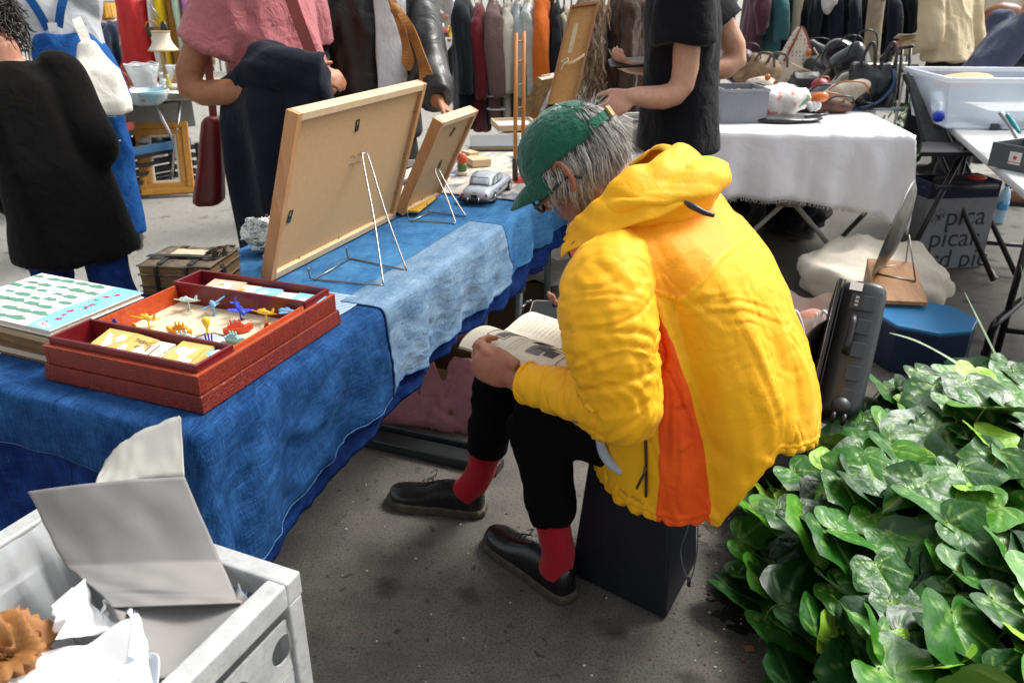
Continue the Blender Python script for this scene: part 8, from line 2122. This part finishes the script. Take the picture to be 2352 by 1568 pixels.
def lamp(px,py,label,r0,r1,h,conc,m,hz,tilt=0):
 p=spx(px,py);t=thing('table_lamp',label,'lamp',p,'table lamps on the far left stall')
 b=MB();b.lathe([(.0,0),(.05,0),(.05,.012),(.02,.03),(.028,.06),(.036,.10),(.018,.15),(.010,.17),(.010,hz),(.0,hz)],20,Matrix.Translation(p));part('lamp_base',b,mat('honey_ceramic',(.36,.20,.07),.3,.4),t)
 A=Matrix.Translation(p+V((0,0,hz-.02))) @ RY(tilt) ;b=MB();pr=[(lerp(r0,r1,u)-conc*math.sin(math.pi*u),h*(1-u)) for u in (i/10 for i in range(11))]
 b.lathe(pr,28,A,0,True,False);s_=part('lamp_shade',b,m,t,solid=.003)
 for rr_,z,n_ in ((r0,h,'rim'),(r1,0,'rim')): b=MB();b.tube([A @ V((rr_*1.01*math.cos(q),rr_*1.01*math.sin(q),z)) for q in (i*math.pi/14 for i in range(28))],.005,6,0,False,True);part(n_,b,mat('shade_braid',(.42,.27,.10),.8),s_)
shm=fabric('straw_lampshade',(.56,.42,.22),.9,.2,fold=30,fb=.2);shm2=fabric('cream_lampshade',(.66,.60,.46),.9,.12,fold=30,fb=.2)
lamp(330,175,'lamp with a large straw-coloured shade, tilted',.075,.145,.20,.0,shm,.30,-10);lamp(388,190,'lamp with a small waisted cream shade',.070,.115,.14,.022,shm2,.27)
t=thing('oil_lamp','tall brass and amber oil lamp at the left of the stall','lamp',spx(238,178));A=Matrix.Translation(spx(238,185));BRS=metal('brass',(.62,.42,.12),.3)
b=MB();b.lathe([(.0,0),(.06,0),(.05,.02),(.028,.05),(.03,.14),(.055,.16),(.055,.18),(.0,.18)],20,A);part('pedestal',b,mat('grey_marble',(.30,.26,.16),.4,.5,20),t)
b=MB();b.lathe([(.042,.18),(.048,.20),(.048,.30),(.04,.31)],20,A);part('amber_tank',b,mat('amber_glass',(.30,.09,.01),.15,.4),t)
b=MB();b.lathe([(.04,.31),(.056,.32),(.056,.335),(.03,.36),(.018,.37),(.018,.42),(.032,.43),(.016,.46),(.0,.46)],20,A);part('burner',b,BRS,t)
GLV=NT('cut_glass');gv=GLV.vor(60);GLV.col((.62,.66,.66));GLV.bump(gv,.8,.006);GLV.rough(.12);GLV.set(Alpha=.55,Specular_IOR_Level=.9);GLV=GLV.mat
def vess(name,px,py,prof,m,label,cat,group=None,rim=None,flute=0):
 p=spx(px,py);b=MB();b.lathe(prof,26,Matrix.Translation(p))
 if rim is None: return one(name,b,m,label,cat,group)
 t=thing(name,label,cat,p,group);part('vessel_body',b,m,t);c=MB();rim(c,p);part('rim' if not flute else 'handle',c,m if not flute else flute,t);return t
vess('glass_vase',338,222,[(.0,.0),(.055,.0),(.07,.06),(.10,.16),(.118,.22),(.11,.22),(.09,.15),(.06,.05),(.0,.02)],GLV,'large flared cut-glass vase in the middle of the stall','vase',rim=lambda c,p: c.tube([p+V((.115*math.cos(q),.115*math.sin(q),.222+.006*math.sin(6*q))) for q in (i*math.pi/16 for i in range(32))],.004,6,0,False,True))
vess('glass_vase',410,205,[(.0,.0),(.045,.0),(.05,.06),(.065,.14),(.07,.17),(.064,.17),(.05,.1),(.0,.02)],GLV,'smaller cut-glass vase beside the amber jug','vase',rim=lambda c,p: c.tube([p+V((.068*math.cos(q),.068*math.sin(q),.172)) for q in (i*math.pi/16 for i in range(32))],.003,6,0,False,True))
for px,py,lab in ((375,210,'clear glass decanter with a reddish stopper'),(382,228,'small footed glass goblet near the plates'),(362,216,'small clear tumbler next to the large vase'),(352,205,'tall slim clear bottle behind the large vase')): vess('glassware',px,py,[(.0,0),(.028,0),(.03,.01),(.03,.06),(.012,.08),(.012,.11),(.022,.12),(.02,.135),(.0,.135)],GLV,lab,'glass','clear glassware on the stall')
b=MB();p=spx(392,222);b.lathe([(.0,0),(.02,0),(.026,.03),(.022,.08),(.010,.13),(.012,.15),(.0,.155)],18,Matrix.Translation(p));one('glass_bottle',b,mat('yellow_green_glass',(.50,.45,.10),.15,.3),'yellow green glass bottle leaning among the glassware','bottle')
def jug(px,py,k,m,m2,label,hx=1):
 p=spx(px,py);t=thing('jug',label,'jug',p,'jugs on the stall');b=MB();b.lathe([(.0,0),(.045*k,0),(.07*k,.03*k),(.078*k,.06*k),(.06*k,.10*k),(.042*k,.125*k),(.05*k,.15*k),(.044*k,.15*k),(.034*k,.125*k),(.0,.11*k)],24,Matrix.Translation(p));part('jug_body',b,m,t)
 b=MB();b.tube(spline([p+V((hx*.046*k,0,.145*k)),p+V((hx*.09*k,0,.14*k)),p+V((hx*.10*k,0,.08*k)),p+V((hx*.068*k,0,.045*k))],5),.008*k,8);part('handle',b,m2,t)
AMB=mat('amber_pottery',(.58,.24,.03),.25,.4,12,.1,c2=(.30,.10,.02));YCH=mat('yellow_china',(.62,.42,.10),.3,.3,12,.05)
jug(422,208,1.0,AMB,AMB,'squat amber glazed pottery jug');jug(440,190,1.25,YCH,mat('navy_handle',(.02,.03,.07),.3),'tall yellow and blue china jug')
jug(452,214,.72,mat('pale_green_pottery',(.60,.60,.42),.35,.2,20,.05,c2=(.40,.50,.42)),BROWNWOOD,'round pale green pottery bottle at the front edge',.6)
jug(464,170,1.3,mat('navy_china',(.015,.025,.07),.3),YCH,'dark navy china ewer with a yellow handle at the back')
FLW=NT('floral_china');fv=FLW.noise(9,3,.7);FLW.col(FLW.mix(FLW.mix((.62,.66,.66),(.24,.44,.50),FLW.ramp(FLW.noise(5,2),[(.45,0.0),(.62,1.0)])),(.50,.10,.10),FLW.ramp(FLW.noise(22,2),[(.60,0.0),(.66,1.0)])));FLW.rough(.25);FLW=FLW.mat
vess('china_bowl',340,240,[(.0,0),(.08,0),(.12,.03),(.145,.07),(.15,.09),(.143,.09),(.13,.06),(.10,.03),(.0,.02)],FLW,'wide floral china bowl at the front of the stall','bowl',rim=lambda c,p: c.tube([p+V((.147*math.cos(q),.147*math.sin(q),.091)) for q in (i*math.pi/18 for i in range(36))],.004,6,0,False,True))
pls=thing('plate_stack','stack of cream plates at the front of the stall','plates',spx(418,232));p=spx(418,228)
for k in range(5): b=MB();b.lathe([(.0,.0),(.06,.0),(.105,.006),(.108,.009),(.10,.009),(.055,.004),(.0,.004)],28,Matrix.Translation(p+V((.002*(k % 2),0,.0105*k))));part('plate',b,mat('cream_china',(.66,.62,.52),.3,.1),pls)
b=MB();b.lathe([(.0,0),(.05,0),(.09,.012),(.11,.022),(.104,.022),(.06,.010),(.0,.006)],26,Matrix.Translation(spx(405,222)+V((-.01,.03,.055))));one('glass_dish',b,GLV,'shallow greenish glass dish on the plates','dish')
bs_=thing('book_stack','short stack of yellowed books at the right end of the stall','books',spx(482,202))
for k in range(3): b=MB();b.box((0,0,.012+.026*k),(.16,.12,.024),Matrix.Translation(spx(484,205)) @ RZ(20+4*k));part('volume',b,PAGES,bs_)
for k,(px,py,lab) in enumerate(((284,195,'brown wire spectacles-shaped wall hanger at the left'),(300,212,'rust brown wire basket handle loops'))):
 b=MB();p=spx(px,py)
 for q in (-.05,.05): b.tube([p+V((q+.055*math.cos(a),.02*q,.075+.07*math.sin(a))) for a in (i*math.pi/12 for i in range(24))],.006,6,0,False,True)
 b.tube([p+V((-.05,0,.01)),p+V((.05,0,.01))],.006,6);one('wire_rack',b,mat('rusty_wire',(.26,.09,.03),.5),lab,'wire rack')
# gold picture frame and friends under the stall
gf=thing('framed_picture','gold moulded picture frame leaning against the bric-a-brac stall','picture frame',atz(372,450,0));GOLD=wood('gilded_wood',(.52,.25,.04),(.34,.14,.02),0,1.0,.35);GOLDY=wood('gilded_wood_y',(.50,.24,.04),(.32,.13,.02),1,1.0,.35)
g0,g1=atz(326,450,.01),atz(448,443,.01);gx=(g1-g0);gW=gx.length;gx.normalize();gy=(aty(300,285,g0.y+.20)-g0);gH=gy.length;gy.normalize();gz=gx.cross(gy).normalized();gy=gz.cross(gx)
GM=Matrix((gx,gy,gz)).transposed().to_4x4();GM.translation=g0
for (a0,a1,dz,th,m1,m2) in ((.0,.045,.0,.045,GOLD,GOLDY),(.045,.085,-.008,.035,GOLDY,GOLD),(.085,.105,-.016,.02,mat('cream_slip',(.66,.56,.40),.6),mat('cream_slip',(.66,.56,.40)))):
 for x0,x1,y0,y1,mm_ in ((a0,gW-a0,a0,a1,m1),(a0,gW-a0,gH-a1,gH-a0,m1),(a0,a1,a1,gH-a1,m2),(gW-a1,gW-a0,a1,gH-a1,m2)): b=MB();b.box(((x0+x1)/2,(y0+y1)/2,dz-th/2+.02),(x1-x0,y1-y0,th),GM);part('moulding',b,mm_,gf,bevel=.004)
b=thing('crate','black plastic crate with a blue tray inside under the stall','crate',sp(.5,.3,0));CRM=Matrix.Translation(sp(.42,.30,0)) @ RZ(math.degrees(math.atan2(SX.y,SX.x)));crt=b
for k in range(5): b=MB();ringbox(b,-.30,.30,-.20,.20,.03+.062*k,.055+.062*k,.012,CRM);part('slat',b,BLACKP,crt)
for x,y in ((-.3,-.2),(.3,-.2),(.3,.2),(-.3,.2)): b=MB();b.box((x*.985,y*.975,.16),(.025,.025,.32),CRM);part('post',b,BLACKP,crt)
b=MB();ringbox(b,-.27,.27,-.17,.17,.30,.36,.008,CRM);b.box((0,0,.30),(.54,.34,.008),CRM);one('blue_tray',b,plast('sky_blue_tray',(.10,.28,.52)),'pale blue plastic tray resting on the black crate','tray',bevel=.003)
b=MB();r=random.Random(3)
for k in range(16): b.ell((r.uniform(-.22,.22),r.uniform(-.13,.13),.35+r.uniform(0,.04)),(.05,.04,.03),CRM,10,7,k % 3)
one('mixed_junk',displace(b.mesh('junk'),lambda co,no: .01*waves(co,40,2)),[mat('dark_contents',(.03,.02,.015),.9),mat('tan_trinket',(.30,.20,.12)),mat('grey_trinket',(.30,.30,.28))],'dark mixed bric-a-brac heaped in the blue tray','junk')['kind']='stuff'
b=MB();ringbox(b,-.28,.28,-.19,.19,.40,.60,.01,CRM @ T(.20,.25,0));one('grey_crate',b,mat('grey_crate_plastic',(.24,.24,.22),.5),'grey plastic crate standing behind the black one','crate',bevel=.004)
te=thing('folding_stand','folded bamboo stand with white feet beside the gold frame','stand',atz(290,440,0))
for (ax,ay),(bx,by) in (((255,300),(300,437)),((282,300),(318,440)),((270,306),(312,438))): b=MB();a_,c_=aty(ax,ay,5.75),atz(bx,by,.02);b.tube([a_,c_],.012,10);part('leg',b,BAMBOO,te);b=MB();b.ell(tuple(c_),(.03,.025,.02));part('rubber_foot',b,WHITEP,te)
b=MB();b.box((0,0,0),(.20,.12,.05),Matrix.Translation(aty(268,290,5.75)));part('top',b,mat('red_brown_stripe',(.30,.05,.03),.6,.5),te)
# bright clothes on a rail behind the stall
RYD=7.7
rl_=rail('white clothes rail above the bric-a-brac stall',aty(150,40,RYD).x,aty(330,30,RYD).x,RYD,1.30)
for c in rl_.children: c.data.materials.clear();c.data.materials.append(WHITEP)
LG2='clothes behind the bric-a-brac stall'
for i,(px,top,hem,w,m,lab,nm) in enumerate((
 (228,60,190,.16,FW('navy_jersey',(.010,.018,.05)),'navy jacket with pale piping at the left of the back rail','jacket'),(252,55,190,.15,FW('navy_jersey',(.010,.018,.05)),'second navy jacket hanging on the back rail','jacket'),(280,52,185,.15,FW('dark_denim_cloth',(.012,.020,.045)),'dark denim jacket right of the navy ones','jacket'),
 (218,36,70,.26,FW('scarlet_cotton',(.55,.02,.02)),'scarlet top with a white cross under the rail','top'),(250,6,60,.30,FW('white_cotton',(.70,.70,.68)),'white hooded top hanging higher','top'),(285,-20,50,.08,FW('mustard_cloth',(.55,.28,.03)),'mustard scarf hanging over the rail','scarf'))):
 garment(px,RYD+.05+(.35 if i >= 3 else 0),1.30,zpx(top,RYD),zpx(hem,RYD),w,.42,m,lab,LG2,nm,i < 3,'garment',150+i,vox=.02)
RYE=7.4
for i,(px,top,hem,w,m,lab) in enumerate(((338,-30,190,.30,mat('scarlet_satin',(.58,.008,.010),.4,.3,8,.5,14,.02),'scarlet gathered satin skirt beside the lamps'),(388,-40,200,.06,FW('white_cotton',(.70,.70,.68)),'narrow white garment beside the scarlet skirt'),(408,-40,190,.09,FW('yellow_cotton',(.75,.52,.01)),'bright yellow garment next to the narrow white one'),(430,-40,160,.10,FW('ochre_brown_cloth',(.28,.13,.02)),'ochre brown garment between yellow and mint ones'),(446,-40,150,.06,FW('mint_cotton',(.50,.66,.52)),'pale mint garment next to the blue print'),(462,-40,120,.10,mat('blue_print_cloth',(.02,.03,.25),.8,.6,14,.2,c2=(.5,.10,.03)),'royal blue garment with an orange print'))):
 garment(px,RYE,1.66,zpx(top,RYE),zpx(hem,RYE),w,.46,m,lab,'bright clothes to the right of the lamps','garment',False,'garment',170+i,flare=1.5 if i == 0 else 1.25,vox=.02)
rail('clothes rail of bright garments behind the lamps',aty(310,0,RYE).x,aty(500,0,RYE).x,RYE,1.66)
b=MB();p=aty(378,75,RYE-.35);b.ell((p.x,p.y,p.z),(.04,.03,.09));hb=one('shoulder_bag',displace(b.mesh('sb'),lambda co,no: .008*waves(co,22,2)),BLKL,'small black bag hanging by a grey strap in front of the scarlet skirt','bag')
b=MB();b.tube([p+V((-.02,0,.1)),aty(345,10,RYE-.35)],.006,6);part('strap',b,STEEL,hb)
wbk=thing('wicker_basket','small wicker basket hanging beside the straw lamp','basket',aty(360,75,RYE-.3));b=MB();p=aty(352,84,RYE-.3);b.lathe([(.0,0),(.045,0),(.055,.07),(.05,.07),(.04,.01)],18,Matrix.Translation(p));part('wicker',b,wv.mat,wbk)
b=MB();b.tube([p+V((.05*math.cos(a),0,.07+.05*math.sin(a))) for a in (i*math.pi/10 for i in range(11))],.006,6);part('handle',b,BAMBOO,wbk)
# ================================================================ far stall, railings and people at the top centre
FY=11.5
fs=thing('market_table','far market table under a white cloth with green and red wares','table',(aty(1010,120,FY).x,FY,0));xa_,xb_=aty(960,100,FY).x,aty(1062,100,FY).x
b=MB();b.box(((xa_+xb_)/2,FY,.76),(xb_-xa_,.8,.03));part('tabletop',b,BROWNWOOD,fs)
b=MB();b.grid([[V((lerp(xa_,xa_+.5,i/20),FY-.41-.03*math.sin(i*1.3),lerp(.78,.12+.03*i,j/12))) for j in range(13)] for i in range(21)]);b.box(((xa_+xb_)/2,FY,.783),(xb_-xa_+.02,.84,.008));part('cloth',b,WCL,fs,solid=.004)
b=MB();b.box(((xa_+xb_)/2+.3,FY,.40),(.62,.7,.70));part('dark_skirt',b,mat('black_skirt',(.006,.006,.006),.9),fs)
for x in (xa_+.05,xb_-.05): b=MB();b.tube([V((x,FY-.36,0)),V((x+.04,FY-.36,.75))],.016,8);part('leg',b,STEEL,fs)
r=random.Random(17);COLS=[plast('sea_green_ware',(.05,.33,.20)),plast('yellow_plastic',(.80,.50,.02)),mat('terracotta_ware',(.30,.10,.05),.5),plast('pale_mint_plastic',(.55,.68,.62)),mat('white_ware',(.7,.7,.66),.4),mat('dark_brown_ware',(.06,.03,.02),.5)]
names=['sea green','yellow','terracotta','mint','white','dark brown']
for k in range(34):
 c=k % 6;x=lerp(xa_+.06,xb_-.08,r.random());y=FY+r.uniform(-.32,.32);h=r.uniform(.06,.16);w_=r.uniform(.03,.055)
 b=MB();b.lathe([(.0,0),(w_*.7,0),(w_,h*.4),(w_*.5,h*.75),(w_*.6,h),(.0,h)],10,T(x,y,.789));one('ornament',b,COLS[c],'one of the small %s ornaments crowded on the far table' % names[c],'ornament','%s ornaments on the far table' % names[c])
b=MB();b.lathe([(.0,0),(.14,0),(.17,.12),(.16,.12),(.0,.02)],16,T(aty(1000,75,FY-.2).x,FY-.25,.789));one('red_basket',b,mat('red_wicker',(.36,.05,.04),.8,.4,40),'round red basket on the far table','basket')
fn=thing('railings','tall dark iron railings across the back of the market','railings',(0,15,0));IR=mat('dark_iron',(.02,.022,.022),.5);bars=MB()
RXA,RXB=-9.5,10.5
for z in (.35,1.75): b=MB();b.box(((RXA+RXB)/2,15,z),(RXB-RXA,.04,.05));part('rail',b,IR,fn)
k=0;x=RXA
bmsh=None
while x < RXB and k < 290:
 if bmsh is None:
  b=MB();b.tube([V((0,0,0)),V((0,0,2.1))],.014,6);b.lathe([(.0,2.1),(.022,2.12),(.0,2.2)],6);bmsh=b.mesh('bar');bmsh.materials.append(IR)
 o=bpy.data.objects.new('bar',bmsh);COL.objects.link(o);o.parent=fn;o.location=(x,0,0);x+=.13;k+=1
for i,(px,Y,c1,c2,lab) in enumerate(((985,13.2,(.30,.26,.22),(.05,.05,.06),'distant person in a sand coloured top before the railings'),(1012,13.6,(.10,.12,.16),(.04,.04,.05),'distant person in slate clothes before the railings'),(1040,13.0,(.45,.43,.40),(.06,.06,.08),'distant person in a pale top before the railings'),(560,12.5,(.35,.08,.06),(.05,.05,.06),'distant person in rust red behind the man in pink'),(2300,12.0,(.20,.20,.22),(.05,.05,.05),'distant person in grey at the far right'))):
 xx=aty(px,0,Y).x
 person(lab,xx,Y,(.3,-.9),1.70,FW('far_top_%d' % i,c1),FW('far_legs_%d' % i,c2),simple_arms(xx,Y,(.3,-.9)),hair=(HAIRB,'short'),vox=.014)
